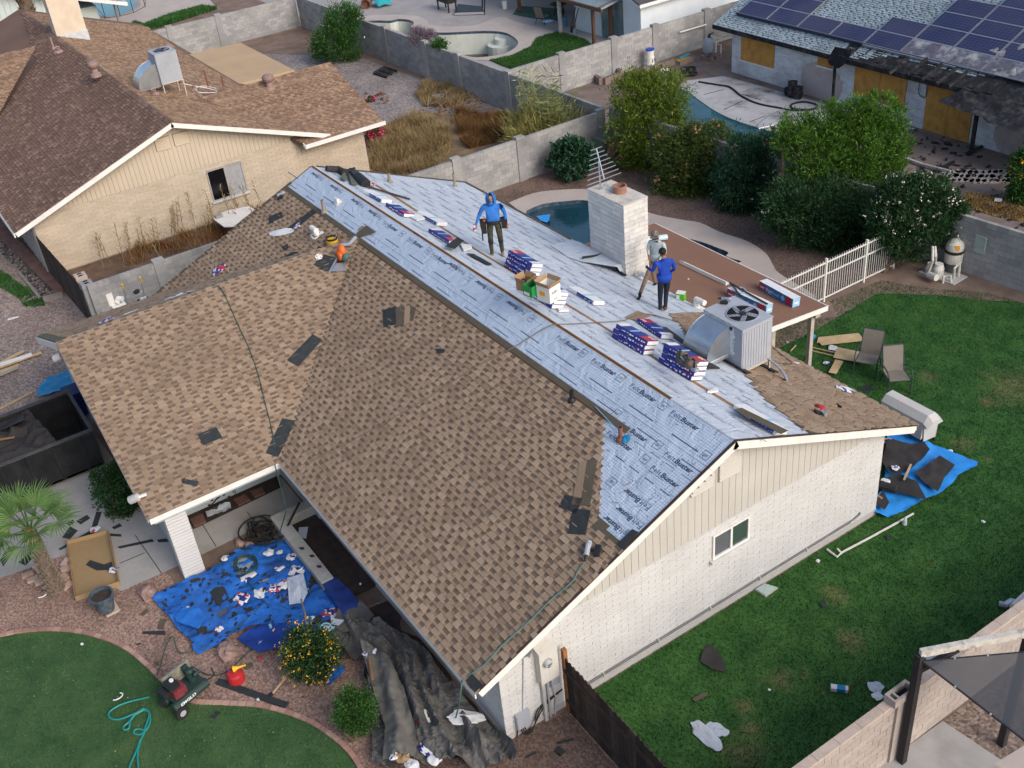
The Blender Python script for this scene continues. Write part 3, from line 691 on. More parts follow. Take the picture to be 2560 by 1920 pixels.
# ---- fascias, drip edges
def rake(pl,a,b0,b1,mb,mbd,th=.035,dp=.2,out=1):
 o=pl.u*out
 mb.obox(pl.at(a,b0,-.025),o*th,pl.v*(b1-b0),-pl.n*dp)if out>0 else mb.obox(pl.at(a,b0,-.025),o*th,pl.v*(b1-b0),-pl.n*dp)
 mbd.obox(pl.at(a,b0,-.022),o*(th+.012),pl.v*(b1-b0),pl.n*.03)
fm=MB();fd=MB();rl=(RY-EY)*K
rake(PF,RX,0,rl,fm,fd);obj('fascia',fm,WHITE,H,label='white rake board over the near gable, left half');
fm=MB();rake(PB,-RX,0,(BY-RY)*K,fm,fd,out=-1);obj('fascia',fm,WHITE,H,label='white rake board over the near gable, right half')
fm=MB();rake(PE,Y2,0,(X1-XR)*K,fm,MB(),out=-1);rake(PE2,-Y2,0,(X1-XR)*K,fm,MB(),out=1);obj('fascia',fm,WHITE,H)
fm=MB();fm.box((X1+.0,EY-.02,EZ-.2),(RX,EY-.05,EZ-.03));obj('fascia',fm,WHITE,H)
fm=MB();fm.box((X1-.0,Y2,EZ-.2),(X1+.03,EY,EZ-.028));obj('fascia',fm,WHITE,H)
fm=MB();fm.box((XL,BY,BZ-.2),(RX,BY+.03,BZ-.028));obj('fascia',fm,WHITE,H)
fm=MB();fm.box((XL-.04,EY,EZ-.2),(XL-.01,EY+.05,EZ-.03));rake(PF,XL,0,rl,fm,MB(),out=-1);rake(PB,-XL,0,(BY-RY)*K,fm,MB(),out=1);obj('fascia',fm,WHITE,H)
obj('drip_edge',fd,BROWN,H)
rf=MB()
for k in range(34):x=XL+.3+k*.61;rf.box((x,5.95,5.0),(x+.04,6.3,5.19))
obj('rafter',rf,PLY,H,kind='stuff')
pe=MB();pe.obox(PF.at(XL+.1,fy(YR1)-.022,-.02),PF.u*(RX-XL-.15),PF.v*.014,PF.n*.012);pe.obox(PB.at(-RX+.05,bxy(0,YR2)[1]-.03,-.02),PB.u*(RX-XL-.15),PB.v*.016,PB.n*.012);obj('plywood_edge',pe,PLY,H)
# ---- walls
SZ=2.755
def roof_z(y):return(EZ+PM*(y-EY))if y<RY else(RZ-PM*(y-RY))
wc=MB();wc.box((-.22,0,0),(-.022,11.6,2.33));wc.box((-.22,.75,2.33),(-.022,11.6,2.74))
yy=[.02,.7,RY,11.58]
wc.prism([(-.06,y,2.0)for y in(.02,11.58)]+[(-.06,y,roof_z(y)-.2)for y in(11.58,RY,.02)],(-.1,0,0))
wc.box((-9.4,.022,0),(-.05,.2,2.4));wc.box((-20.7,11.4,0),(-.05,11.58,2.5));wc.box((-20.7,-.1,0),(-20.5,11.5,2.4))
obj('wall_core',wc,MORT,H)
WIN=(5.87,7.0,1.80,2.52)
def bricks(P,horiz,h,L,bl=.4,bh=.085,dep=.022,hole=None,top=None,z0=.16):
 """courses of long bricks over a wall face from P along horiz"""
 P=Vector(P);d=Vector(horiz).normalized();nn=Vector((d.y,-d.x,0));sp=[];r=0
 while z0+r*bh<h-.01:
  z=z0+r*bh;x=-(r%2)*bl/2;hh=min(bh,h-z)
  while x<L:
   a,b=max(x,0),min(x+bl,L);segs=[(a,b)]
   if hole and z+hh>hole[2]+.01 and z<hole[3]-.01:
    segs=[(p,q)for p,q in((a,min(b,hole[0])),(max(a,hole[1]),b))if q-p>.02]
   for p,q in segs:
    if top and z+hh>top(p if top(p)<top(q)else q):continue
    if q-p>.02:sp.append((P+d*(p+.004)-nn*.0+Vector((0,0,z+.004)),d*(q-p-.008),nn*(dep+random.uniform(-.003,.002)),Vector((0,0,hh-.008))))
   x+=bl
  r+=1
 return sp
pieces('brick','brick_field',bricks((-.022,0,0),(0,1,0),SZ,11.6,hole=WIN,top=lambda y:roof_z(y)-.2),BRKW,H)
pieces('brick','brick_field',bricks((-9.3,.022,0),(1,0,0),2.38,9.3),BRKW,H,cap=120)
stm=MB();stm.box((-.04,-.012,0),(.02,11.6,.155));stm.box((-9.3,-.02,0),(-.04,.03,.155));obj('foundation',stm,STEM,H)
VSH=M('vent_shadow',(.30,.27,.235),rough=1)
k=0;y=1.95
while y<11.0:
 y1=min(y+.2,11.05);a,b=roof_z(y)-.15,roof_z(y+.19)-.15
 if y<RY<y+.19:a=b=min(a,b)
 m=MB()
 if min(a,b)>SZ+.03:
  m.hexa([(-.06,y,SZ+.004),(.004,y,SZ+.004),(.004,y+.19,SZ+.004),(-.06,y+.19,SZ+.004),(-.06,y,a),(.004,y,a),(.004,y+.19,b),(-.06,y+.19,b)]);obj('siding_board',m,SIDING,H)
 y+=.2
m=MB().box((-.05,1.9,SZ-.012),(.012,11.1,SZ+.004));obj('siding_ledge',m,MORT,H)
for y0,y1,zt0,zt1 in((5.19,5.88,4.17,4.46),(6.0,6.67,4.72,4.72)):
 v=MB();v.box((.002,y0,4.02),(.02,y1,zt0-.0));
 if zt1>zt0:v.hexa([(.002,y0,zt0),(.02,y0,zt0),(.02,y1,zt0),(.002,y1,zt0),(.002,y0,zt0+.002),(.02,y0,zt0+.002),(.02,y1,zt1),(.002,y1,zt1)])
 vo=obj('gable_vent',v,VSH,H);z=4.05
 while z<zt1-.05:
  ya=y0;y0=y0 if z<zt0-.05 else y0+(y1-y0)*(z+.06-zt0)/max(.01,zt1-zt0)
  if y1-y0<.08:y0=ya;break
  l=MB();l.hexa([(.02,y0+.02,z),(.06,y0+.02,z-.02),(.06,y1-.02,z-.02),(.02,y1-.02,z),(.02,y0+.02,z+.05),(.06,y0+.02,z-.01),(.06,y1-.02,z-.01),(.02,y1-.02,z+.05)]);obj('louver',l,SIDING,vo);z+=.075;y0=ya
# window
def window(parent,X,y0,y1,z0,z1,glass,out=1,half=None,fm=WHITE,curtain=None,fw=.05):
 f=MB();s=out;x0,x1=X-.03*s,X+.03*s
 f.box((x0,y0,z0),(x1,y0+fw,z1));f.box((x0,y1-fw,z0),(x1,y1,z1));f.box((x0,y0+fw,z0),(x1,y1-fw,z0+fw));f.box((x0,y0+fw,z1-fw),(x1,y1-fw,z1));ym=(y0+y1)/2;f.box((x0,ym-fw*.6,z0+fw),(x1,ym+fw*.6,z1-fw))
 w=obj('window',f,fm,parent);gl=[glass,glass]if not isinstance(glass,(list,tuple))else glass
 for i,(a,b)in enumerate(((y0+fw,ym-fw*.6),(ym+fw*.6,y1-fw))):
  p=MB();p.box((X-.02*s+(.01*i*s),a,z0+fw),(X-.012*s+(.01*i*s),b,z1-fw));obj('pane',p,gl[i],w)
 si=MB();si.box((X-.05*s,y0-.08,z0-.075),(X+.09*s,y1+.08,z0-.002));obj('sill',si,BRKW,w);return w
GLASS=M('dark_green_glass',(.045,.075,.06),var=.3,scale=1.5,rough=.12,spec=.6);GLASSB=M('black_glass',(.006,.006,.008),rough=.15,spec=.5)
GLASSC=M('curtained_glass',(.34,.34,.35),var=.12,scale=6,rough=.25,spec=.5)
window(H,.012,WIN[0],WIN[1],WIN[2],WIN[3],[M('grey_screen',(.10,.11,.12),rough=.5),GLASS])
# ell walls, porch
PWX=-12.06
ew=MB();ew.box((-20.9,-3.75,0),(-9.9,-3.6,2.4));ew.prism([(-20.9,-3.7,2.4),(XR,-3.7,EZR-.2),(-9.7,-3.7,2.4)],(0,.1,0));ew.box((-20.95,-3.7,0),(-20.8,0,2.4));obj('ell_wall',ew,M('grey_blue_paint',(.36,.38,.40),var=.06,rough=.8),H)
ew=MB();ew.box((PWX-.15,-3.6,0),(PWX,.0,2.5));ew.box((PWX-.1,-.05,0),(-9.3,.1,2.5));obj('porch_wall',ew,M('pale_blue_wall',(.42,.47,.50),var=.05,rough=.8),H)
bm_=MB();bm_.box((X1-.25,Y2+.1,EZ-.34),(X1-.1,EY+.3,EZ-.15));obj('porch_beam',bm_,M('beam_paint',(.40,.43,.45),rough=.8),H)
# pillar of stacked brick courses
pm_=thing('porch_pillar','square cream brick pillar holding up the porch corner beside the blue tarp','pillar',(-9.55,-3.6,0));pl_=MB();pl_.box((-9.82,-3.86,0),(-9.54,-3.38,2.12));obj('mortar_core',pl_,MORT,pm_)
sp=[];z=0
while z<2.1:j=.008;sp.append((Vector((-9.85-j,-3.89-j,z+.006)),Vector((.34+2*j,0,0)),Vector((0,.54+2*j,0)),Vector((0,0,.087))));z+=.1
pieces('brick','brick_field',sp,BRKW,pm_)
# ================================================================ tan neighbour house
TANW=M('tan_brick',None,piece=[(.52,.43,.33),(.49,.405,.31),(.55,.455,.35)],var=.06,scale=.9,rough=.85,bump=.2,bscale=40,dirt=(.38,.29,.20),dscale=.5,damt=.35)
TANM=M('tan_mortar',(.43,.35,.265),rough=.9);TANS=M('tan_siding',(.54,.45,.34),var=.05,scale=1,rough=.8)
VDK=M('vent_shadow_brown',(.20,.155,.11),rough=1)
T=thing('house','tan brick house with a big brown shingle roof and an open sliding window','house',(-40,4,0))
TP=.356;TEY,TEZ,TRY,TBY=-2.92,2.44,4.22,11.0;TRZ=TEZ+TP*(TRY-TEY);TBZ=TRZ-TP*(TBY-TRY);TK=math.hypot(1,TP);TX=-30.4
QF=Plane((0,TEY,TEZ),(1,0,0),(0,1,TP));QB=Plane((0,TBY,TBZ),(-1,0,0),(0,-1,TP));WXE=-30.3
QW=Plane((WXE,0,2.45),(0,1,0),(-1,0,TP));QL=Plane((-43.0,0,2.44+TP*0),(0,1,0),(-1,0,TP))
def tf(x,y):return(x,(y-TEY)*TK)
def tb(x,y):return(-x,(TBY-y)*TK)
def tw(x,y):return(y,(WXE-x)*TK)
WR=-35.1;VY=7.05 # wing ridge, where it dies into the back slope
# the left wing's slope is coloured lighter as a lit side, and starts at a valley
vx0,vy0,vx1,vy1=-47.4,2.73,-43.2,-.34
rm=MB();slab(QF,[tf(-58,TEY),tf(TX-.02,TEY),tf(TX-.02,TRY),tf(-58,TRY)],-.13,-.022,rm);slab(QB,[tb(-58,TBY),tb(-58,TRY),tb(TX-.02,TRY),tb(TX-.02,TBY)],-.13,-.022,rm)
slab(QW,[tw(WXE,13.6),tw(WXE,9.7),tw(WR,VY-.3),tw(WR,13.6)],-.13,-.022,rm);obj('roof',rm,SH_N,T)
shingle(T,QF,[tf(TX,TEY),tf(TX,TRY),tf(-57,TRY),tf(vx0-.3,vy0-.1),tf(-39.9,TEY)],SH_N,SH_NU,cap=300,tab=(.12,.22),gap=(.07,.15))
SH_NL=M('lit_brown_shingle',None,piece=[(.30,.20,.13),(.22,.14,.095),(.27,.18,.12),(.35,.24,.16)],var=.1,scale=.5,fine=.2,fscale=50,rough=.95,spec=.1)  # lit copy of the brown shingle, for slopes turned to the light
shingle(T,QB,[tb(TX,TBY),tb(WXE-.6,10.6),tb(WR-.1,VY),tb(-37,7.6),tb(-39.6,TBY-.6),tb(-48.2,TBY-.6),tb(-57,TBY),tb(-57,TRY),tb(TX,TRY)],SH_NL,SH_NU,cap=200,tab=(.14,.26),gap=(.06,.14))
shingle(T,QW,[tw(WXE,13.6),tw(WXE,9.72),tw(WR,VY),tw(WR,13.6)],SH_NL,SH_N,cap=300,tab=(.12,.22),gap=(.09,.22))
# left wing slope facing the camera
QL=Plane((-39.7,TEY,TEZ),(0,1,0),(-1,0,TP));ww=TP
lx=lambda x,y:(y-TEY,(-39.7-x)*TK)
shingle(T,QL,[lx(-39.7,-7),lx(-39.7,TEY),lx(vx0,vy0+.1),lx(vx0,-7)],SH_NL,SH_N,cap=60,off=.01)
c=MB();x=TX-.02
while x>-57:c.obox((x-.28,TRY-.15,TRZ-.045),(.27,0,0),(0,.15,.052),(0,-.004,.016));c.obox((x-.28,TRY+.15,TRZ-.045),(.27,0,0),(0,-.15,.052),(0,.004,.016));x-=.29
obj('ridge_cap',c,SH_N,T,kind='stuff')
fm=MB();td=MB();TL=(TRY-TEY)*TK
for pl,a,l,o in((QF,TX-.03,TL,1),(QB,-TX+.03,(TBY-TRY)*TK,-1)):rake(pl,a,0,l,fm,td,th=.05,dp=.19,out=o)
obj('fascia',fm,WHITE,T,label='bright white rake boards over the gable');
fm=MB();fm.box((WXE,9.65,2.25),(WXE+.05,13.7,2.43));fm.obox((WXE,9.68,2.25),(-1.2,0,.43),(0,-.05,0),(0,0,.18));obj('fascia',fm,WHITE,T)
fm=MB();fm.box((-58,TEY-.05,TEZ-.2),(TX,TEY,TEZ-.03));obj('fascia',fm,WHITE,T)
TZS=2.56;TWX=-31.0
def troof(y):return TEZ+TP*(y-TEY)if y<TRY else TRZ-TP*(y-TRY)
c=MB();c.box((TWX-.25,-2.1,0),(TWX-.022,12.85,2.3));c.box((TWX-.25,-1.0,2.3),(TWX-.022,9.6,2.56));c.prism([(TWX-.08,-1.6,2.2),(TWX-.08,10.4,2.2),(TWX-.08,10.4,troof(10.4)-.2),(TWX-.08,TRY,TRZ-.2),(TWX-.08,-1.6,troof(-1.6)-.2)],(-.1,0,0))
c.box((-57,-2.1,0),(TWX-.1,-1.95,2.4));c.box((-57,10.6,0),(TWX-.1,10.75,2.4));c.box((TWX-4,12.7,0),(TWX-.1,12.85,2.4));obj('wall_core',c,TANM,T)
TWIN=(5.24+2.1,6.86+2.1,.92,2.34)
pieces('brick','brick_field',bricks((TWX-.022,-2.1,0),(0,1,0),2.56,14.95,bl=.4,bh=.1,hole=TWIN,top=lambda u:max(troof(u-2.1)-.18,2.32 if u>11.5 else 0),z0=.05),TANW,T,cap=300)
y=-1.15
while y<9.75:
 a,b=troof(y)-.17,troof(y+.185)-.17
 if y<TRY<y+.185:a=b=min(a,b)
 if min(a,b)>TZS+.03:m=MB().hexa([(TWX-.06,y,TZS),(TWX+.006,y,TZS),(TWX+.006,y+.185,TZS),(TWX-.06,y+.185,TZS),(TWX-.06,y,a),(TWX+.006,y,a),(TWX+.006,y+.185,b),(TWX-.06,y+.185,b)]);obj('siding_board',m,TANS,T)
 y+=.195
for y0,y1 in((3.46,4.12),(4.25,4.95)):
 v=MB();v.box((TWX+.004,y0,3.78),(TWX+.022,y1,4.3));vo=obj('gable_vent',v,VDK,T);z=3.8
 while z<4.24:l=MB();l.hexa([(TWX+.022,y0+.02,z),(TWX+.07,y0+.02,z-.02),(TWX+.07,y1-.02,z-.02),(TWX+.022,y1-.02,z),(TWX+.022,y0+.02,z+.05),(TWX+.07,y0+.02,z-.01),(TWX+.07,y1-.02,z-.01),(TWX+.022,y1-.02,z+.05)]);obj('louver',l,TANS,vo);z+=.085
window(T,TWX+.012,5.24,6.86,.92,2.34,[GLASSB,GLASSC],fm=M('aluminium_frame',(.5,.48,.46),rough=.4,metal=.4))
m=MB().box((TWX-.01,6.55,1.05),(TWX,6.7,1.2));obj('window_sticker',m,PAPERW,T)
# front wall with grey battens, low brick wall and chimney
m=MB().box((-40,-2.16,0),(TWX,-2.1,2.3));obj('front_wall',m,M('grey_front_siding',(.26,.255,.25),rough=.8),T)
for k in range(14):m=MB().box((-31.2-k*.6,-2.2,0),(-31.1-k*.6,-2.16,2.3));obj('batten',m,M('grey_batten',(.33,.325,.32),rough=.8)if k==0 else bpy.data.materials['grey_batten'],T)
c0=QB.to((-49.4,4.35,0));
cz=4.2;m=MB().box((-50.15,4.3,cz),(-49.3,5.9,7.4));ch=obj('chimney',m,M('cream_chimney_brick',(.60,.50,.39),var=.08,scale=2,rough=.85,bump=.3,bscale=14),T)
m=MB().box((-50.18,4.27,4.2),(-49.27,5.93,4.98));f=obj('flashing',m,M('pale_flashing',(.5,.52,.54),rough=.5),ch)
# flat tan patio roof of the neighbour
t=thing('patio_roof','flat bare tan patio roof behind the brown shingle house','roof',(-44.5,11.7,0));m=MB().hexa([(-48.2,9.9,2.5),(-40.6,9.9,2.5),(-40.6,13.8,2.42),(-48.2,13.8,2.42),(-48.2,9.9,2.66),(-40.6,9.9,2.66),(-40.6,13.8,2.58),(-48.2,13.8,2.58)]);obj('roof_sheet',m,M('tan_roll_roofing',(.47,.33,.20),var=.07,scale=.7,rough=.9,fine=.06),t)
for x in(-48,-44.4,-40.8):m=MB().box((x-.06,13.6,0),(x+.06,13.72,2.42));obj('post',m,WHITE,t)
sm=MB()
for y in(11.2,12.5):sm.box((-48.2,y,2.645),(-40.6,y+.02,2.66))
# roof furniture of the tan house
DUCT=M('galvanised_duct',(.52,.56,.60),var=.12,scale=3,rough=.3,metal=.85)
def ac_unit(label,x0,y0,x1,y1,z0,z1,sideneg,zr,duct,fan,body=STEELG,front=STEELB,louv='y'):
 t=thing('air_conditioner',label,'air conditioner',((x0+x1)/2,(y0+y1)/2,zr(x0,y0)))
 m=MB().box((x0,y0,z0),(x1,y1,z1-.03));m.box((x0-.015,y0-.015,z1-.03),(x1+.015,y1+.015,z1));b=obj('cabinet',m,body,t)
 fx,fy_,fr=fan;m=MB().lathe([(fr*1.06,0),(fr*1.06,.02),(fr,.022),(fr,.004)],(fx,fy_,z1),28);fo=obj('fan_ring',m,STEELB,t)
 m=MB().lathe([(fr,.006),(.001,.0061)],(fx,fy_,z1),28);obj('fan_well',m,DARK,fo)
 m=MB()
 for k in range(5):a=k*1.2566+.3;m.obox((fx+math.cos(a)*.06,fy_+math.sin(a)*.06,z1+.008),(math.cos(a)*fr*.85,math.sin(a)*fr*.85,.004),(-math.sin(a)*.13,math.cos(a)*.13,.01),(0,0,.002))
 obj('fan_blade',m,STEELB,fo)
 m=MB().lathe([(.09,.012),(.09,.04),(.001,.045)],(fx,fy_,z1),12)
 obj('fan_hub',m,BLACK,fo)
 m=MB()
 for r in[fr*q for q in(.35,.55,.75,.95)]:m.tube([(fx+r*math.cos(a),fy_+r*math.sin(a),z1+.03)for a in np.linspace(0,6.283,25)],.004,4,cap=False)
 for k in range(6):a=k*1.047;m.bar((fx,fy_,z1+.032),(fx+fr*math.cos(a),fy_+fr*math.sin(a),z1+.03),.008,.006)
 obj('fan_guard',m,BLACK,fo)
 n=int((y1-y0-.06)/.09)
 for k in range(n):m=MB().box((x1+.001,y0+.04+k*.09,z0+.03),(x1+.012,y0+.04+k*.09+.075,z1-.09));obj('louver',m,body,t)
 m=MB()
 for z in(z0+(z1-z0)*.35,z0+(z1-z0)*.65):m.box((x1+.012,y0+.03,z),(x1+.016,y1-.03,z+.012))
 obj('louver_bar',m,front,t)
 m=MB().box((x0+.03,y0-.006,z0+.02),(x1-.03,y0,z1-.06));obj('front_panel',m,front,t)  # darker blue-grey puts the shade of this face into the panel colour
 m=MB()
 for xx in(x0+.03,x1-.02):
  for yy_ in(y0+.03,y1-.02):m.bar((xx,yy_,zr(xx,yy_)-.02),(xx,yy_,z0),.04,.04,(1,0,0))
 for yy_ in(y0+.03,y1-.02):m.bar((x0,yy_,z0-.02),(x1+.02,yy_,z0-.02),.04,.04)
 m.bar((x1,y0,z0-.02),(x1,y1,z0-.02),.05,.04);obj('stand',m,M('cream_stand',(.5,.45,.36),rough=.7)if 'cream_stand' not in bpy.data.materials else bpy.data.materials['cream_stand'],t)
 return t
def tzb(x,y):return TBZ+TP*(TBY-y)
ta=ac_unit('grey air conditioner on the brown shingle roof with a shiny round duct',-37.25,5.75,-36.2,6.75,4.88,6.2,0,tzb,None,(-36.7,6.25,.36))
def elbow(parent,x0,x1,yc,zc,r,dirn=-1,mat=DUCT,zb=None,n=10):
 """quarter-round duct elbow in the y-z plane, centre (yc, zc) at the inner corner"""
 m=MB();A=[(yc+dirn*r*math.sin(a),zc+r*math.cos(a))for a in np.linspace(0,math.pi/2,n)]
 for i in range(n-1):
  (ya,za),(yb,zb_)=A[i],A[i+1];f=[(x0,ya,za),(x1,ya,za),(x1,yb,zb_),(x0,yb,zb_)]
  m.add(f,[(0,1,2,3)if dirn>0 else(3,2,1,0)])
 for x in(x0,x1):m.add([(x,yc,zc)]+[(x,a,b)for a,b in A],[(0,i+1,i+2)for i in range(n-1)])
 o=obj('duct',m,mat,parent)
 for x in(x0,x1):s=MB();s.tube([(x,a,b)for a,b in A]+[(x,yc,zc)],.012,4);obj('duct_seam',s,METAL,o)
 return o
elbow(ta,-37.2,-36.35,5.75,4.75,1.02,-1)
PINKB=M('faded_brown_metal',(.30,.20,.18),var=.1,rough=.6)
def turbine(x,y,z,label):
 t=thing('turbine_vent',label,'roof vent',(x,y,z),group='turbine vents on the brown roof')
 m=MB().lathe([(.26,-.12),(.24,.02),(.15,.06),(.15,.26)],(0,0,0),14);obj('base',m,PINKB,t,0)
 m=MB();n=16;pr_=[(.16,.26),(.25,.33),(.285,.44),(.25,.55),(.12,.61),(.001,.62)]
 m.lathe([(a*.92,b)for a,b in pr_],(0,0,0),14)
 for k in range(n):
  a=2*math.pi*k/n;a2=a+.22
  for i in range(4):m.add([(math.cos(a)*pr_[i][0],math.sin(a)*pr_[i][0],pr_[i][1]),(math.cos(a2)*pr_[i][0]*1.02,math.sin(a2)*pr_[i][0]*1.02,pr_[i][1]),(math.cos(a2)*pr_[i+1][0]*1.02,math.sin(a2)*pr_[i+1][0]*1.02,pr_[i+1][1]),(math.cos(a)*pr_[i+1][0],math.sin(a)*pr_[i+1][0],pr_[i+1][1])],[(0,1,2,3)])
 obj('turbine_head',m,PINKB,t,0);return t
p=hit('A1',615,475,(0,TP,1),TBZ+TP*TBY);turbine(*p,'brown turbine vent left of the roof air conditioner on the brown roof')
p=hit('A1',1735,562,(TP,0,1),2.45+TP*WXE);turbine(*p,'brown turbine vent on the wing ridge beside the flat tan roof')
def vent_pipe(p,h,r,label,cap=False,mat=PINKB,lean=0):
 t=thing('vent_pipe',label,'vent pipe',p);m=MB().lathe([(r*2.2,-.04),(r*1.9,.03),(r*1.1,.08),(r*1.1,.0801)],(0,0,0),10);obj('flashing',m,mat,t,0)
 m=MB().tube([(0,0,-.05),(lean*.5,0,h*.6),(lean,0,h)],r,9);m.lathe([(r*.8,h+.001),(.001,h+.0012)],(lean,0,0),9,mi=1);obj('pipe',m,[mat,DARK],t,0)
 return t
qb=lambda x,y:hit('A1',x,y,(0,TP,1),TBZ+TP*TBY)
vent_pipe(qb(345,310),.55,.05,'thin brown vent pipe below the cream chimney');vent_pipe(qb(375,330),.22,.11,'short fat vent with a dark mouth beside a thin pipe on the brown roof',lean=.12)
vent_pipe(qb(1340,562),.85,.045,'taller rusty pipe standing behind the cables on the brown roof',mat=M('rust',(.2,.09,.06),rough=.8));vent_pipe(qb(1440,560),.55,.045,'shorter rusty pipe near the tan flat roof',mat=bpy.data.materials['rust'])
vent_pipe(qb(990,605),.24,.11,'short fat vent below the silver duct',lean=.12);vent_pipe(qb(1165,540),.22,.1,'short fat vent behind the stand of the roof air conditioner',lean=.12);vent_pipe(qb(1245,575),.2,.08,'small vent by the white cables on the brown roof',lean=.1)
m=MB().tube(smooth([qb(*q)+Vector((0,0,.05))for q in[(1180,545),(1260,560),(1340,575),(1390,590),(1380,602),(1280,600),(1265,570),(1320,560),(1390,575)]],5),.022,5);obj('cable',m,WHITE,label='white cables lying looped on the brown shingle roof',cat='cable')
# ================================================================ far left corner: pale house, palm, lamp, pool
PG=M('pale_green_paint',(.60,.66,.63),var=.04,rough=.7);PGD=M('grey_green_brick',(.42,.47,.44),var=.08,scale=3,rough=.85,bump=.2,bscale=12)
t=thing('house','pale green house with vertical siding at the top left corner','house',(-70,5,0))
m=MB().box((-80,-8,0),(-66.2,10.4,2.5));obj('wall',m,PGD,t)
for k in range(44):
 y=-7.9+k*.38;zt=2.5+.36*max(0,min(y+8,12-y))
 m=MB().box((-66.2,y,2.0),(-66.14,y+.365,zt+.15));
 if zt>2.6:obj('siding_board',m,PG,t)
m=MB().box((-66.13,-1.6,2.9),(-66.1,1.2,4.2));v=obj('gable_vent',m,PG,t)
for k in range(8):m=MB().box((-66.1,-1.55,2.95+k*.155),(-66.04,1.15,3.02+k*.155));obj('louver',m,PG,v)
pe2=Plane((0,12,2.55),(-1,0,0),(0,-1,.33));m=slab(pe2,[(65.2,-.3),(65.2,9),(82,9),(82,-.3)],-.1,0);obj('roof',m,SH_T,t)
m=MB().box((-82,12.2,2.25),(-65.2,12.28,2.48));m.obox(pe2.at(65.2,-.3,-.22),pe2.v*9,Vector((.06,0,0)),pe2.n*.23);obj('fascia',m,WHITE,t)
TRK=M('palm_trunk',(.14,.10,.07),var=.4,scale=5,rough=1,fine=.3,bump=.6,bscale=14)
t=thing('palm_tree','shaggy palm trunk rising past the pale green house, top left','palm',(-59.5,5.1,0));m=MB().tube([(-59.5,5.1,0),(-59.3,4.9,5),(-59.2,4.5,9)],[.4,.42,.36],10);obj('trunk',m,TRK,t)
m=MB()
for k in range(150):a=random.uniform(0,6.28);z=2.5+k*.045;q=Vector((-59.3+math.cos(a)*.4,4.85+math.sin(a)*.4,z));o=Vector((math.cos(a),math.sin(a),0));s_=Vector((-o.y,o.x,0));m.add([q-s_*.13,q+s_*.13,q+o*.24+Vector((0,0,.3))],[(0,1,2)])
obj('leaf_stubs',m,M('dry_boots',(.20,.13,.085),var=.4,scale=4,rough=1),t,kind='stuff')
t=thing('lamp_post','slender grey post standing beside the far teal pool','post',(-67.9,12.0,0));m=MB().tube([(-67.9,12,0),(-67.9,12,5.5)],.09,8);obj('post',m,M('grey_post',(.3,.3,.29),rough=.7),t)
m=MB().lathe([(.18,0),(.18,.04),(.09,.06)],(-67.9,12,0),8);obj('base',m,STEM,t)
sheet('patio',QT('A1',[(500,-20),(690,245),(1040,150),(1400,60),(1300,-60),(700,-90)],G),.03,CONCW,kind='structure')
FPL=smooth(QT('A1',[(550,5),(560,60),(640,105),(760,100),(860,60),(880,30),(840,-10),(700,-40),(580,-30)],G),3,closed=True)
sheet('pool_rim',[p+(p-Vector((sum(q.x for q in FPL)/len(FPL),sum(q.y for q in FPL)/len(FPL),0))).normalized()*.35 for p in FPL],.04,M('grey_rim',(.33,.29,.27),rough=.9),kind='structure')
t=thing('pool','teal swimming pool inside a dark mesh fence at the top left','pool',(FPL[0].x,FPL[0].y,0));sheet('water',FPL,.05,Mwater('teal_water',(.02,.14,.15),.1),parent=t)
fpx=[(590,20),(680,120),(775,108),(860,85),(935,45),(940,-20)];t=thing('mesh_fence','dark mesh safety fence round the far teal pool','fence',G('A1',680,120));fp=[G('A1',*q)for q in fpx]
for p in fp:m=MB().tube([p,p+Vector((0,0,1.3))],.03,6);obj('post',m,BLACK,t)
m=MB()
for a,b in zip(fp,fp[1:]):m.bar(a+Vector((0,0,1.28)),b+Vector((0,0,1.28)),.02,.03);m.bar(a+Vector((0,0,.05)),b+Vector((0,0,.05)),.02,.03)
obj('rail',m,BLACK,t)
gp=QT('A1',[(695,250),(830,195),(870,150),(930,170),(1100,105),(1300,50),(1400,60),(1040,175),(760,250)],G);sheet('grass_patch',gp,.035,GRASS,kind='structure');blades('grass',gp,9000,.28,.12,GRASS,.03,label='rough green grass strip beyond the far block wall')
# ================================================================ behind the back wall: empty pool, patio, white house
EPL=smooth(QT('P',[(110,208),(200,192),(350,195),(420,180),(520,185),(570,212),(545,250),(620,275),(740,300),(900,303),(1100,293),(1300,290),(1430,310),(1515,365),(1530,410),(1480,460),(1380,505),(1200,530),(1080,525),(900,470),(700,420),(450,300),(200,240)],G),3,closed=True)
sheet('back_patio',[(-75,22.5),(-33.3,22.5),(-33.3,45),(-75,45)],.003,M('grey_patio',(.34,.315,.305),var=.08,scale=.6,rough=.9,dirt=(.22,.2,.19),dscale=.5,damt=.5),holes=[EPL],kind='structure')
ODK=smooth(QT('P',[(60,190),(110,152),(300,140),(480,142),(600,152),(690,190),(715,230),(850,247),(1000,247),(1150,232),(1370,158),(1500,200),(1700,255),(1870,300),(1740,350),(1650,430),(1480,512),(1290,560)],G),3)+[G('P',1000,560),G('P',500,420),G('P',100,240)]
sheet('pool_deck',ODK,.03,CONCW,holes=[EPL],kind='structure')
pool(EPL,.03,1.9,PLAST,TILE,Mwater('green_puddle',(.035,.045,.012),.15),-1.45,'nearly empty kidney-shaped pool with a green puddle behind the long wall')
m=MB();c=G('P',1390,400,-.7);m.lathe([(1.0,-1.2),(1.0,0),(.5,0),(.5,.35),(.001,.35)],c,18);obj('pool_step',m,PLAST,bpy.data.objects['pool.002']if 'pool.002' in bpy.data.objects else None)
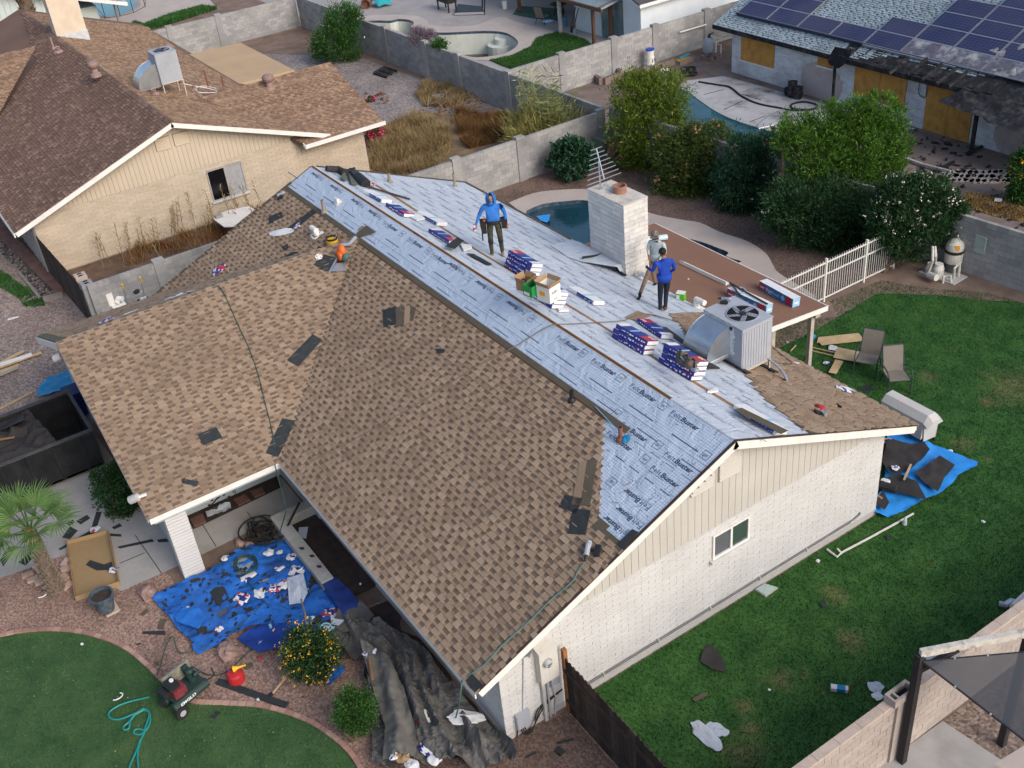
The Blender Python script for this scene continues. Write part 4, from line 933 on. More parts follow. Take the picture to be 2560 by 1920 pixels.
gp=QT('P',[(1270,560),(1480,515),(1650,432),(1700,355),(1890,300),(2000,320),(2150,370),(2212,420),(2190,440),(1900,530),(1500,650),(1380,610)],G);sheet('grass_patch',gp,.012,GRASS,kind='structure');blades('grass',gp,16000,.13,.05,GRASS,.01,label='patchy grass in the corner behind the back wall')
WW=M('pale_blue_white_paint',(.66,.70,.72),var=.05,scale=1.5,rough=.75,bump=.2,bscale=9)
t=thing('house','white house with a wooden porch behind the back block wall','house',(-38,36,0))
m=MB().box((-42,33.2,0),(-39.4,33.4,4.5));m.box((-37.2,33.2,0),(-35.6,33.4,2.9));m.box((-39.4,33.2,2.5),(-37.2,33.4,4.5));m.box((-35.8,33.4,0),(-35.6,52,2.7));m.box((-42,33.4,0),(-41.8,44,4));obj('wall',m,WW,t)
for a,b in((-39.35,-38.35),(-38.3,-37.25)):m=MB().box((a,33.26,.05),(b,33.3,2.4));obj('sliding_door',m,M('dusty_glass',(.14,.20,.22),var=.1,rough=.15,spec=.6)if 'dusty_glass' not in bpy.data.materials else bpy.data.materials['dusty_glass'],t)
pr2=Plane((-35.2,32.8,2.65),(0,1,0),(-1,0,.35));m=slab(pr2,[(0,0),(0,6),(22,6),(22,0)],-.08,0);obj('roof',m,M('dark_grey_shingle',(.07,.07,.075),var=.15,fine=.25,rough=.95),t)
m=MB().obox(pr2.at(0,0,-.2),pr2.v*6,pr2.u*.05,pr2.n*.19);m.box((-35.2,32.8,2.45),(-35.15,54,2.63));obj('fascia',m,WHITE,t)
pc_=Plane((-43.5,31.7,2.35),(1,0,0),(0,1,.18));m=slab(pc_,[(0,0),(6.2,0),(6.2,3),(0,3)],-.1,0);pco=obj('porch_roof',m,SH_T,t)
m=MB().box((-43.5,31.66,2.12),(-37.3,31.74,2.3));m.bar((-37.5,31.7,2.3),(-37.5,34.3,2.75),.12,.16);obj('porch_beam',m,M('old_wood',(.14,.07,.04),var=.3,rough=.85),t)
for x,y in((-38.5,31.95),(-38.2,33.0)):m=MB().box((x-.08,y-.08,0),(x+.08,y+.08,2.3));obj('post',m,bpy.data.materials['old_wood'],t)
m=MB().tube([(-41.95,32.0,0),(-41.95,32.0,3.2)],.13,8);obj('post',m,M('peeling_post',(.42,.40,.37),var=.3,scale=4,rough=.9),t)
t=thing('patio_cover','patio cover with a brown post, its unseen roof added for shade, beyond the empty pool','patio cover',(-47,35,0));m=MB().box((-53,32.9,2.75),(-42.1,40,2.9));obj('roof',m,WHITE,t)  # roof slab lies out of view, put in to shade the patio
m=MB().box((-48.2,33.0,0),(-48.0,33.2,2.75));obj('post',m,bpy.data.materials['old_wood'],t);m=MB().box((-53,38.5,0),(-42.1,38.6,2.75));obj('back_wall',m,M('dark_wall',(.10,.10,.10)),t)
sheet('green_carpet',QT('A2',[(1110,95),(1250,120),(1440,140),(1440,60),(1150,40)],G),.03,M('green_carpet_turf',(.04,.10,.075),rough=1),kind='structure')
def stand_chair(p,rz,label,seatm,framem,group=None,name='patio_chair',sling=True):
 t=thing(name,label,'chair',p,rz,group)
 m=MB().add([(-.27,-.25,.42),(.27,-.25,.42),(.27,.27,.38),(-.27,.27,.38),(-.27,-.25,.40),(.27,-.25,.40),(.27,.27,.36),(-.27,.27,.36)],[(0,1,2,3),(7,6,5,4),(0,4,5,1),(1,5,6,2),(2,6,7,3),(3,7,4,0)]);obj('seat',m,seatm,t,0)
 m=MB().hexa([(-.27,.27,.38),(.27,.27,.38),(.27,.30,.38),(-.27,.30,.38),(-.26,.50,1.02),(.26,.50,1.02),(.26,.53,1.01),(-.26,.53,1.01)]);obj('backrest',m,seatm,t,0)
 for s in(-1,1):
  m=MB().tube([(s*.29,-.30,0),(s*.30,-.26,.5),(s*.31,-.16,.62),(s*.31,.15,.62),(s*.30,.32,.5)],.018,6);obj('armrest',m,framem,t,0)
  m=MB().tube([(s*.29,.40,0),(s*.29,.20,.36)],.018,6);obj('leg',m,framem,t,0)
  m=MB().tube([(s*.275,-.27,.42),(s*.275,.27,.38),(s*.265,.52,1.03)],.016,6);obj('side_rail',m,framem,t,0)
 m=MB().tube([(-.265,.52,1.03),(.265,.52,1.03)],.016,6);obj('top_rail',m,framem,t,0);t.scale=(1.15,)*3;return t
SLING=M('taupe_sling',(.21,.185,.155),var=.06,rough=.9,bump=.2,bscale=150);FRM=M('dark_frame',(.045,.055,.065),rough=.5)
stand_chair(G('A2',1310,150),R(200),'patio chair with a blue towel on it by the shaded patio',SLING,BLACK)
c=cloth('towel',[(-44.1,32.7),(-43.5,32.7),(-43.5,33.3),(-44.1,33.3)],lambda x,y:.5+.06*fbm(x,y,5),M('blue_white_towel',(.35,.5,.7),var=.5,scale=8,rough=1),step=.12,label='blue and white towel draped over the far patio chair',cat='towel');q=G('A2',1340,140,.45);c.location=(q.x+43.8,q.y-33,0)
t=thing('patio_table','black patio table in the shade beside the far chair','table',G('A2',1410,95));m=MB().lathe([(.55,.7),(.55,.73)],(0,0,0),16);obj('tabletop',m,BLACK,t,0)
for a in range(4):m=MB().tube([(.4*math.cos(a*1.57),.4*math.sin(a*1.57),0),(.3*math.cos(a*1.57),.3*math.sin(a*1.57),.7)],.025,6);obj('leg',m,BLACK,t,0)
t=thing('treadmill','folded black treadmill lying on the grey patio by the empty pool','treadmill',G('P',1080,120));q=QT('P',[(950,145),(1220,135),(1200,85),(980,60)],G)
m=MB().bar(q[0]+Vector((0,0,.12)),q[1]+Vector((0,0,.12)),.12,.14);m.bar(q[3]+Vector((0,0,.12)),q[2]+Vector((0,0,.12)),.12,.14);obj('rail',m,M('dull_silver',(.35,.36,.38),rough=.4),t);m=MB().prism([x+Vector((0,0,.12))for x in q],(0,0,.07));obj('belt_deck',m,BLACK,t);m=MB().bar(q[1],q[1]+Vector((.1,.1,1.1)),.08,.08);m.bar(q[2],q[2]+Vector((.1,.1,1.1)),.08,.08);m.bar(q[1]+Vector((.1,.1,1.1)),q[2]+Vector((.1,.1,1.1)),.12,.1);obj('upright',m,BLACK,t)
t=thing('grill','black covered grill with legs on the far patio','grill',G('P',880,95));m=MB().box((-.8,-.35,.6),(.8,.35,.95));m.lathe([(.36,-.75),(.36,.75)],(0,0,.95),12,ax=(1,0,0));obj('body',m,BLACK,t,0)
for x in(-.7,.7):
 for y in(-.3,.3):m=MB().box((x-.04,y-.04,0),(x+.04,y+.04,.62));obj('leg',m,BLACK,t,0)
RUST=bpy.data.materials['rust']
t=thing('barrel','rusty barrel lying against the far corner wall','barrel',G('P',140,70));m=MB().lathe([(.01,-.45),(.34,-.45),(.34,.45),(.3,.45),(.3,-.2),(.01,-.2)],(0,0,.34),16,ax=(.8,-.55,0));obj('drum',m,RUST,t,0)
for z in(-.15,.15):m=MB().lathe([(.34,z-.02),(.36,z),(.34,z+.02)],(0,0,.34),16,ax=(.8,-.55,0));obj('hoop',m,RUST,t,0)
q=G('P',265,55);cloth('tarp',[(q.x-.7,q.y-.6),(q.x+.7,q.y-.5),(q.x+.8,q.y+.6),(q.x-.6,q.y+.6)],lambda x,y:.1+.55*max(0,1-((x-q.x)**2+(y-q.y)**2)/.7)+.1*rid(x,y,2),M('teal_plastic',(.02,.30,.33),rough=.5),step=.15,label='teal plastic sheet heaped beside the rusty barrel',cat='tarp')
for lab,px_,h,mt in(('white bucket standing under a post of the shaded patio',(1410,80),.5,WHITE),('blue bin beside the peeling post',(1960,240),.55,M('blue_bin',(.10,.22,.38),rough=.5))):
 t=thing('bucket',lab,'bucket',G('P',*px_));m=MB().lathe([(.16,0),(.2,h),(.175,h),(.15,.05),(.001,.05)],(0,0,0),12);obj('body',m,mt,t,0);m=MB().lathe([(.2,h-.03),(.215,h-.015),(.2,h)],(0,0,0),12);obj('rim',m,mt,t,0)
for k,px_ in enumerate(((2020,300),(2045,310))):
 p=G('P',*px_);t=thing('shovel',('shovel with a pale blade' if k else 'shovel with a dark handle')+' leaning beside the white house','shovel',p);m=MB().tube([(0,0,.3),(.15,.35,1.5)],.03,6);obj('handle',m,bpy.data.materials['old_wood'],t,0);m=MB().hexa([(-.12,0,0),(.12,0,0),(.12,.03,0),(-.12,.03,0),(-.13,.08,.36),(.13,.08,.36),(.13,.1,.36),(-.13,.1,.36)]);obj('blade',m,STEELB if k else BLACK,t,0)
# ================================================================ burned house
BRKB=M('scorched_white_brick',None,piece=[(.56,.59,.62),(.51,.54,.57),(.60,.63,.66)],var=.1,scale=1.5,rough=.9,dirt=(.26,.20,.20),dscale=.45,damt=.75,bump=.25,bscale=30)
SMOOTHP=M('pink_patch',(.42,.36,.35),var=.1,scale=1.2,rough=.9,dirt=(.12,.11,.11),dscale=.7,damt=.5);CHAR=M('char',(.018,.018,.02),var=.4,scale=5,rough=.95,dirt=(.12,.12,.13),dscale=2.5,damt=.5)
OSB=M('orange_plywood_board',(.46,.235,.055),var=.13,scale=3,rough=.8,dirt=(.20,.09,.025),dscale=2.6,damt=.75,fine=.08,fscale=30)
U=thing('house','fire damaged white brick house with boarded openings and solar panels','house',(-18,37,0));UY=33.6
sheet('burned_patio',[(-32.9,24),(-6,25.5),(-4,33.6),(-32.9,33.6)],.004,M('sooty_dirt',(.19,.145,.125),var=.2,scale=1,rough=1,dirt=(.06,.055,.055),dscale=.35,damt=.8,fine=.15),kind='structure')
BPL=smooth(QT('A3',[(20,575),(70,595),(150,655),(240,715),(330,760),(440,800),(540,830),(640,862)],G),4)+[Vector((-19.4,25.3,0)),Vector((-23,25.6,0)),Vector((-27.5,26.2,0)),Vector((-30,28.6,0))]
BDK=[p for p in smooth(QT('A3',[(-30,560),(50,570),(130,620),(230,690),(330,745),(440,785),(560,822),(660,855)],G),3)]+[G('A3',960,800),G('A3',1300,870),G('A3',1500,830),Vector((-14.5,33.55,0)),Vector((-28.4,32.9,0)),G('A3',50,520)]
sheet('pool_deck',BDK,.02,M('sooty_concrete',(.41,.40,.405),var=.1,scale=.8,rough=.9,dirt=(.085,.08,.085),dscale=.5,damt=1.2,fine=.06),holes=[],kind='structure')
pool(BPL,.03,1.2,DEEP,TILE,Mwater('teal_pool_water',(.008,.06,.078)),.035,'teal pool beside the burned house, half hidden by the round bush')
m=MB()
for a,b in zip(BPL[:28],BPL[1:29]):m.bar(Vector((a.x,a.y,.045)),Vector((b.x,b.y,.045)),.3,.05)
obj('coping',m,M('pale_coping',(.36,.37,.36),var=.1,rough=.8),kind='structure')
dj=MB()
for a,b in(((310,1215),(560,1150)),((560,1410),(800,1300)),((800,1210),(1050,1290)),((900,1565),(1100,1490))):
 f=430/2212;p,q=[G('F',(1700+x*f)/2560*2212,y*f/2560*2212,.03)for x,y in(a,b)];dj.bar(p,q,.03,.012)
obj('deck_joint',dj,DARK,kind='structure')
m=MB().box((-28.55,UY+.022,0),(-3,UY+.2,2.55));obj('wall_core',m,M('sooty_mortar',(.30,.31,.33),rough=.95),U)
OPEN=[]
def board(c0,pts,n=1,pr=.035):
 ps=[WY(c0,*q,UY-.0)for q in pts];x0,x1=min(p.x for p in ps),max(p.x for p in ps);z0,z1=max(.04,min(p.z for p in ps)),min(2.42,max(p.z for p in ps));OPEN.append((x0,x1,z0,z1));w=(x1-x0)/n
 for k in range(n):m=MB().box((x0+k*w+.008,UY-pr,z0),(x0+(k+1)*w-.008,UY-.005,z1));obj('plywood_board',m,OSB,U)
 s=MB();s.box((x0-.06,UY-.08,z0-.08),(x1+.06,UY,z0-.01));
 if z0>.3:obj('sill',s,WHITE,U)
board('A3',[(403,225),(612,268),(602,440),(392,380)]);board('A3',[(890,340),(985,360),(980,440),(890,415)]);board('A3',[(1145,380),(1470,455),(1430,690),(1115,610)],2);board('A3',[(1610,470),(1910,535),(1840,905),(1560,830)],2)
bx=[]
for s in bricks((-28.55,UY+.022,0),(1,0,0),2.55,25.0,bl=.4,bh=.1,z0=.03):
 a=s[0].x;b=a+s[1].x;z=s[0].z;zt=z+s[3].z
 if((a+b)/2+22.3)**2/2.0+(z-.8)**2/1.1<.75 or((a+b)/2+11)**2/2.2+(z-.8)**2/1.0<1:continue
 sg=[(a,b)]
 for o in OPEN:
  if z<o[3]and zt>o[2]:sg=[(p,q)for l,r in sg for p,q in((l,min(r,o[0])),(max(l,o[1]),r))if q-p>.03]
 bx+=[(Vector((p,s[0].y,s[0].z)),Vector((q-p,0,0)),s[2],s[3])for p,q in sg]
pieces('brick','brick_field',bx,BRKB,U,cap=300)
for cx,w in((-22.3,1.25),(-11.0,1.5)):m=MB().prism([(cx+w*1.08*math.cos(a),UY+.018,max(.02,.8+1.05*math.sin(a)))for a in np.linspace(0,6.283,16)[:-1]],(0,-.024,0));obj('render_patch',m,SMOOTHP,U)
UE=33.1;UP=.42;UK=math.hypot(1,UP);QU=Plane((0,UE,2.5),(1,0,0),(0,1,UP))
m=slab(QU,[(-29.5,0),(-3,0),(-3,9),(-29.5,9)],-.14,-.02);obj('roof',m,CHAR,U)
shingle(U,QU,[(-29.5,0),(-21.2,0),(-19.6,.25),(-18.5,.9),(-14,.9),(-11,2.2),(-3,2.2),(-3,8.5),(-29.5,8.5)],SH_T,SH_TU,expo=.14,tab=(.22,.34),gap=(.04,.17),cap=300)
m=MB().box((-29.5,UE-.04,2.28),(-21.3,UE-.01,2.46));obj('fascia',m,CHAR,U);m=MB().obox(QU.at(-29.53,0,-.14),QU.v*8.5,QU.u*.03,QU.n*.13);obj('fascia',m,CHAR,U)
SP=newmat('solar_cells');mm,n_,b_=SP;sx=N(n_,'ShaderNodeTexCoord');se=N(n_,'ShaderNodeSeparateXYZ');n_.links.new(sx.outputs['UV'],se.inputs[0])
gx=mth(n_,'LESS_THAN',mth(n_,'FRACT',mth(n_,'MULTIPLY',se.outputs[0],10.),None),.09);gy=mth(n_,'LESS_THAN',mth(n_,'FRACT',mth(n_,'MULTIPLY',se.outputs[1],6.),None),.11)
cc=mixc(n_,mth(n_,'MAXIMUM',gx,gy),(.020,.024,.07),(.065,.075,.15));cc=mixc(n_,mr(n_,noise(n_,pos(n_),.45,4),.4,.7,0,.35),cc,(.10,.085,.12));n_.links.new(cc,b_.inputs['Base Color']);b_.inputs['Roughness'].default_value=.16;b_.inputs['Specular IOR Level'].default_value=.5;SOLAR=mm
ASH=M('ash_on_panel',(.10,.10,.13),var=.3,scale=6,rough=.8,dirt=(.42,.42,.43),dscale=1.6,damt=.95,bump=.4,bscale=10);ALU=M('panel_frame',(.36,.37,.40),rough=.35,metal=.6)
def panel(col,row,m=SOLAR):
 x=-28.66+2.1*col;b=1.07+row*1.02;mb=MB();mb.v=[tuple(QU.at(x+.03,b+.02,.16)),tuple(QU.at(x+2.03,b+.02,.16)),tuple(QU.at(x+2.03,b+.98,.16)),tuple(QU.at(x+.03,b+.98,.16))];mb.f=[(0,1,2,3)];mb.m=[0]
 o=obj('solar_panel',mb,m,U);uv=o.data.uv_layers.new(name='UVMap')
 for i,c in enumerate(((0,0),(1,0),(1,1),(0,1))):uv.data[i].uv=c
 f=MB()
 for(a0,b0,a1,b1)in((x,b-.01,x+2.06,b+.02),(x,b+.98,x+2.06,b+1.01),(x,b+.02,x+.03,b+.98),(x+2.03,b+.02,x+2.06,b+.98)):f.hexa([QU.at(a0,b0,.11),QU.at(a1,b0,.11),QU.at(a1,b1,.11),QU.at(a0,b1,.11),QU.at(a0,b0,.167),QU.at(a1,b0,.167),QU.at(a1,b1,.167),QU.at(a0,b1,.167)])
 obj('frame',f,ALU,o)
LAY={0:[0,1,2],1:[0,1,2],2:[0],3:[0],4:[0,1],5:[0,1,2,3],6:[0,1,2,3,4],7:[0,1,2,3,4],8:[0,1,2,3,4]}
for c_,rs in LAY.items():
 for r_ in rs:panel(c_,r_,ASH if r_==0 and c_>=5 else SOLAR)
m=MB().obox(QU.at(-28.66,.98,.0),QU.u*8.4,QU.v*.06,QU.n*.2);obj('panel_skirt',m,M('dark_skirt',(.04,.045,.075),rough=.6),U)
m=MB().obox(QU.at(-20.3,.96,.03),QU.u*5.2,QU.v*.05,QU.n*.12);obj('mounting_rail',m,ALU,U)
# charred eave: rafters, hanging roofing, posts
for px_ in((1430,400),(1545,405),(1640,440),(1735,465),(1815,480)):
 p=WY('A3',*px_,UE+.2);m=MB().bar(p+Vector((.05,.4,.12)),p+Vector((-.05,-.75,-.32)),.06,.15);obj('rafter',m,CHAR,U)
m=MB()
for k in range(26):x=-21.0+k*.32;m.obox(QU.at(x,-.05+random.uniform(0,.35),-.05),QU.u*.33,QU.v*(1.0+random.uniform(0,.15)),QU.n*random.uniform(.03,.09))
obj('charred_roof_edge',m,CHAR,U,kind='stuff')
m=MB().bar((-20.8,UE+.02,2.38),(-13.2,UE+.05,2.42),.1,.22);obj('charred_beam',m,CHAR,U)
hang=[WY('A3',*q,UE-.12)for q in[(1000,300),(1110,320),(1100,350),(1075,380),(1050,420),(1020,440),(990,425),(965,415),(955,390),(970,350)]];m=MB().prism(hang,(0,-.05,0));obj('hanging_roofing',m,CHAR,U)
for px_,y,r in(((1105,640),UE+.05,.05),((1960,930),UE-.05,.07)):p=G('A3',*px_);m=MB().bar((p.x,y,0),(p.x,y,2.4),r*2,r*2,(1,0,0));obj('porch_post',m,CHAR,U)
m=cloth('collapsed_roof',[(-14.6,32.2),(-9.5,31.6),(-4,31.6),(-4,34.5),(-13.2,34.5)],lambda x,y:2.25+.42*max(0,y-32.2)*.6+.16*fbm(x,y,1.5)-.2*max(0,33-y),CHAR,step=.25,parent=U,smooth=False)
m=cloth('ash_heap',[(-15,34.2),(-4,34.2),(-4,36),(-14.2,36)],lambda x,y:2.55+.42*(y-33.1)+.10+.13*fbm(x,y,2),M('pale_ash',(.26,.26,.265),var=.3,scale=4,rough=1,dirt=(.03,.03,.03),dscale=1.5,damt=.9),step=.2,parent=U,smooth=False)
m=MB().tube(smooth([WY('A3',*q,UY-.06)for q in[(1530,470),(1545,500),(1535,600),(1580,620),(1590,500),(1600,440)]],4),.018,5);obj('wall_conduit',m,CHAR,U)
m=MB().tube(smooth([WY('A3',*q,UY-.1)for q in[(1980,555),(1915,690),(1920,730),(1990,790)]],4),.02,5);obj('loose_cable',m,CHAR,U)
# burned yard odds and ends
for k,(px_,lab)in enumerate((((700,610),'low burnt stump at the left of the burned house wall pots'),((720,625),'tallest charred pot by the burned house wall'),((755,635),'wide charred pot by the burned house wall'))):
 t=thing('charred_pot',lab,'pot',G('A3',*px_),group='charred pots by the wall');h=(.35,.8,.6)[k];m=MB().lathe([(.2,0),(.26,h*.5),(.22,h),(.18,h),(.17,h*.6),(.001,h*.6)],(0,0,0),10);obj('pot',m,CHAR,t,0);m=MB().lathe([(.22,h-.05),(.26,h),(.2,h+.02)],(0,0,0),10);obj('rim',m,CHAR,t,0)
m=MB().tube(smooth([G('A3',*q,.06)for q in[(120,525),(240,545),(320,560),(400,620),(500,665),(620,690),(740,710),(860,700),(880,675),(800,655),(720,670),(730,700),(820,705)]],5),.05,6);obj('hose',m,BLACKR,label='long black hose snaking over the sooty pool deck',cat='hose')
m=MB();r0=G('A3',60,478,.06)
m.tube([r0+Vector((.5*math.cos(a*1.0)*(.7+.3*math.sin(a*.37)),.45*math.sin(a)*(.7+.3*math.cos(a*.53)),.02+.012*a))for a in np.linspace(0,31,110)],.04,5);obj('hose',m,BLACKR,label='black hose coil heaped on the pinkish slabs',cat='hose')
p0,p1,p2,p3=QT('A3',[(490,800),(520,828),(670,740),(680,770)],G);t=thing('pool_handrail','bent steel handrail at the edge of the teal pool','handrail',p0);m=MB().tube(smooth([G('A3',505,826,.03),G('A3',500,800,.25),G('A3',570,745,.6),G('A3',650,708,.85),G('A3',672,715,.75),G('A3',675,745,.03)],4),.035,7);obj('rail',m,METAL,t)
m=MB().tube([G('A3',505,826,.06),G('A3',610,802,.1)],.035,7);obj('foot',m,METAL,t)
t=thing('bucket_stack','stacked white buckets under a blue lid by the grey wall','bucket',G('A2',1995,440))
for k in range(3):m=MB().lathe([(.2,k*.33),(.23,k*.33+.37),(.22,k*.33+.37),(.2,k*.33+.3)],(0,0,0),14);m.lathe([(.235,k*.33+.28),(.245,k*.33+.30),(.235,k*.33+.32)],(0,0,0),14);obj('bucket',m,WHITE,t,0)
m=MB().lathe([(.25,1.02),(.25,1.1),(.001,1.11)],(0,0,0),14);obj('lid',m,M('blue_lid',(.02,.07,.38),rough=.4),t,0)
m=MB().lathe([(.235,.1),(.235,.25)],(0,0,0),14);obj('label_band',m,M('pale_blue_print',(.4,.55,.72),rough=.5),t,0)
m=MB().tube([WX('A3',0,208,-32.9),WX('A3',170,158,-32.9)],.045,6);t=obj('pool_pole',m,WHITE,label='long white pool pole hung along the grey wall',cat='pole');m=MB().box((-32.95,34.2,1.5),(-32.85,34.5,1.75));
def planter(px0,px1,px2,label):
 p,a,b=G('A2',*px0),G('A2',*px1),G('A2',*px2);t=thing('block_planter',label,'planter',p);bm2=M('dark_pink_block',(.22,.16,.145),var=.15,scale=3,rough=.95,fine=.12)if 'dark_pink_block' not in bpy.data.materials else bpy.data.materials['dark_pink_block']
 for s,e in((p,a),(a,a+b-p),(a+b-p,b),(b,p)):
  d=e-s;n=max(1,int(d.length/.4));d/=n;nn=Vector((-d.y,d.x,0)).normalized()*.2
  for k in range(n):
   m=MB().obox(s+d*(k+.02),d*.96,nn,(0,0,.38));blk=obj('block',m,bm2,t)
   for q in(.28,.72):h=MB();h.lathe([(.065,.383),(.001,.3832)],s+d*(k+q)+nn*.5,8);obj('core_hole',h,DARK,blk)
planter((1690,545),(1640,510),(1800,500),'low planter of hollow blocks beside the tall reed clump')
for px_,c_ in(((2075,470),'left'),((2105,468),'right')):t=obj('ball',MB().ball((0,0,.13),.13,10,8),WHITE,smooth=True,label='white ball at the %s of the pair near the planter'%c_,cat='ball',group='white balls by the planter');t.location=G('A2',*px_)
m=MB()
for(x,y)in((-32.4,30.6),(-32.2,31.6),(-31.9,32.6)):m.box((x,y,0),(x+.35,y+1.0,.22))
obj('low_kerb',m,M('pink_kerb',(.25,.18,.16),var=.15,rough=.95),label='low pinkish kerb of blocks along the grey wall',cat='kerb')
for k,(mt,lab)in enumerate(((M('cyan_board',(.03,.30,.42),rough=.6),'cyan board lying on the kerb by the grey wall'),(M('yellow_board',(.42,.25,.06),rough=.8),'yellow timber lying beside the cyan board'))):a,b=G('A3',0-20*k,375+15*k,.25),G('A3',55,345+25*k,.25);m=MB().bar(a,b,.18,.05);obj('board',m,mt,label=lab,cat='board')
t=thing('pool_filter','grey round pool filter tank behind the burned house corner','pool filter',G('A3',190,345));m=MB().lathe([(.36,0),(.4,.2),(.4,.65),(.25,.88),(.12,.92),(.001,.93)],(0,0,0),16);obj('tank',m,STEELG,t,0,smooth=True);m=MB().lathe([(.1,.9),(.13,1.0),(.05,1.12)],(0,0,0),10);m.bar((0,0,1.1),(.2,.1,1.2),.05,.05);obj('valve',m,BLACK,t,0)
m=MB().tube([(.1,0,1.0),(.5,0,1.0),(.5,0,.1)],.05,7);m.tube([(.5,.1,.6),(.7,.2,.6),(.7,.2,0)],.04,7);m.tube([(.5,0,.9),(.8,.5,1.05),(1.1,.7,1.05)],.05,7);obj('pipe',m,M('pvc',(.6,.58,.52),rough=.5),t,0)
m=MB()
for k in range(6):p=G('A3',130+k*18,385-k*4+random.uniform(-12,12));m.obox(p,(.35,.1,0),(-.06,.2,0),(0,0,.2))
obj('loose_blocks',m,bpy.data.materials['dark_pink_block'],kind='stuff',label='loose pinkish blocks beside the pool filter')
# flagstones and dry grass at the right
m=MB()
for k in range(260):a=random.uniform(0,6);s=random.uniform(.03,.16);p=Vector((random.uniform(-19,-6),random.uniform(27.5,33.4),.03));d=Vector((math.cos(a)*s,math.sin(a)*s,0));m.obox(p,d*2,Vector((-d.y,d.x,0))*random.uniform(.3,1),(0,0,random.uniform(.02,.08)))
obj('charred_debris',m,CHAR,kind='stuff',label='charred debris strewn over the burned patio')
fl=thing('flagstone_path','curving path of pale flagstones in the burned yard','path',G('A3',1900,1130));FS=M('flagstone',(.36,.32,.29),var=.12,scale=2,rough=.9)
for r_ in range(3):
 for k in range(13):
  x=1700+k*40+random.uniform(-8,8)+r_*14;y=1165-r_*27+random.uniform(-4,4);m=MB();n=random.choice((5,6,7));c=G('A3',x,y);a0=random.uniform(0,6)
  m.prism([c+Vector((math.cos(a0+i*6.283/n)*random.uniform(.17,.25),math.sin(a0+i*6.283/n)*random.uniform(.22,.32),.0))for i in range(n)],(0,0,.05));obj('flagstone',m,FS,fl)
m=MB()
for a,b in(((1450,1020),(1560,1060)),((1560,1060),(1740,1105))):m.bar(G('A3',*a,.1),G('A3',*b,.1),.12,.12)
obj('border_timber',m,FS,label='pale timber edging in front of the burned patio',cat='timber')
for k,(a,b)in enumerate((((1690,1080),(1760,1040)),((1850,995),(1945,940)),((1480,590),(1580,588)))):m=MB().bar(G('A3',*a,.06),G('A3',*b,.06),.12,.1);obj('charred_timber',m,CHAR,label=('charred timber lying across the pale edging','charred timber at the foot of the black post','charred stick lying on the sooty deck')[k],cat='timber')
gp=QT('A3',[(1800,1290),(1840,1240),(2000,1260),(2260,1300),(2260,1440),(2050,1400),(1880,1350)],G);sheet('dry_grass_patch',gp,.012,DRY,kind='structure');blades('dry_grass',gp,6000,.09,.04,DRY,.01,label='yellowed dry grass behind the wall at the right')
m=MB();p=G('A3',2020,1295,.08);m.obox(p,(.25,.1,.03),(-.12,.2,0),(0,0,.05));obj('paper',m,PAPERW,label='white paper scrap on the yellow grass at the right',cat='paper')
sheet('ground',[(-260,-160),(180,-160),(180,260),(-260,260)],0,DIRT,holes=[[(p[0],p[1])for p in P_]for P_ in(PL,EPL)],kind='structure')
# ================================================================ vegetation
CH=np.array([CD[0],CD[1],0.0]);CH/=np.linalg.norm(CH)
CRH=np.array([CH[1],-CH[0],0.0])
def lob(base,c,L):
 """crown lobes measured in the picture, standing over their own base"""
 out=[];b=np.array(base)
 for l in L:
  x,y,rx,ry=l[:4];off=l[4]if len(l)>4 else 0
  p=hit(c,x,y,CH,float(CH@b)+off);d=(np.array(p)-CAMP)@CD;k=(KS if c in OX else ZM[c][2])*d/FPX
  out.append((np.array(p),np.array([rx*k,rx*k*.9,ry*k*1.05])))
 return out
def leaf_mesh(name,P,D,l,w,m,parent,nrm=None,world=True,fold=False,**kw):
 """rhombic leaves: P positions, D directions"""
 n=len(P);l=l*rng.uniform(.6,1.3,n)[:,None];w=w*rng.uniform(.7,1.3,n)[:,None]
 D=D/np.maximum(1e-6,np.linalg.norm(D,axis=1))[:,None]
 r=rng.normal(size=(n,3))if nrm is None else nrm;s=np.cross(D,r);s/=np.maximum(1e-6,np.linalg.norm(s,axis=1))[:,None]
 V=np.stack([P,P+D*l*.5+s*w*.5,P+D*l,P+D*l*.5-s*w*.5],1)
 me=bpy.data.meshes.new(name);me.vertices.add(n*4);me.vertices.foreach_set('co',V.reshape(-1));me.loops.add(n*4);me.loops.foreach_set('vertex_index',np.arange(n*4,dtype=np.int32))
 me.polygons.add(n);me.polygons.foreach_set('loop_start',np.arange(0,n*4,4,dtype=np.int32));me.polygons.foreach_set('loop_total',np.full(n,4,np.int32));me.materials.append(m);me.update(calc_edges=True)
 o=bpy.data.objects.new(name,me);link(o,parent,world);tag(o,**kw);return o
def crown_points(lobes,n,inner=.25,per=26,sig=.55):
 """leaves in clumps spread through and over the crown lobes"""
 vol=np.array([l[1].prod()**(2/3)for l in lobes]);vol/=vol.sum();nc=max(6,n//per);k=rng.choice(len(lobes),nc,p=vol)
 C=np.array([l[0]for l in lobes])[k];Rr=np.array([l[1]for l in lobes])[k]
 d=rng.normal(size=(nc,3));d[:,2]+=.15;d/=np.linalg.norm(d,axis=1)[:,None]
 rad=np.where(rng.random(nc)<inner,rng.random(nc)**.5*.9,rng.uniform(.74,1.05,nc))
 ns=np.array([mnoise.noise(Vector(tuple(v*2.2+c*.7)))for v,c in zip(d,C)]);rad=rad*(1+.34*ns)
 P=C+d*Rr*rad[:,None];i=rng.integers(0,nc,n);sg=np.minimum(.30,Rr.mean(axis=1)*.22)[i][:,None]*rng.uniform(.5,1.2,nc)[i][:,None]
 P=P[i]+rng.normal(size=(n,3))*sg*np.array([1,1,.9]);P[:,2]=np.maximum(P[:,2],.04);return P,d[i]
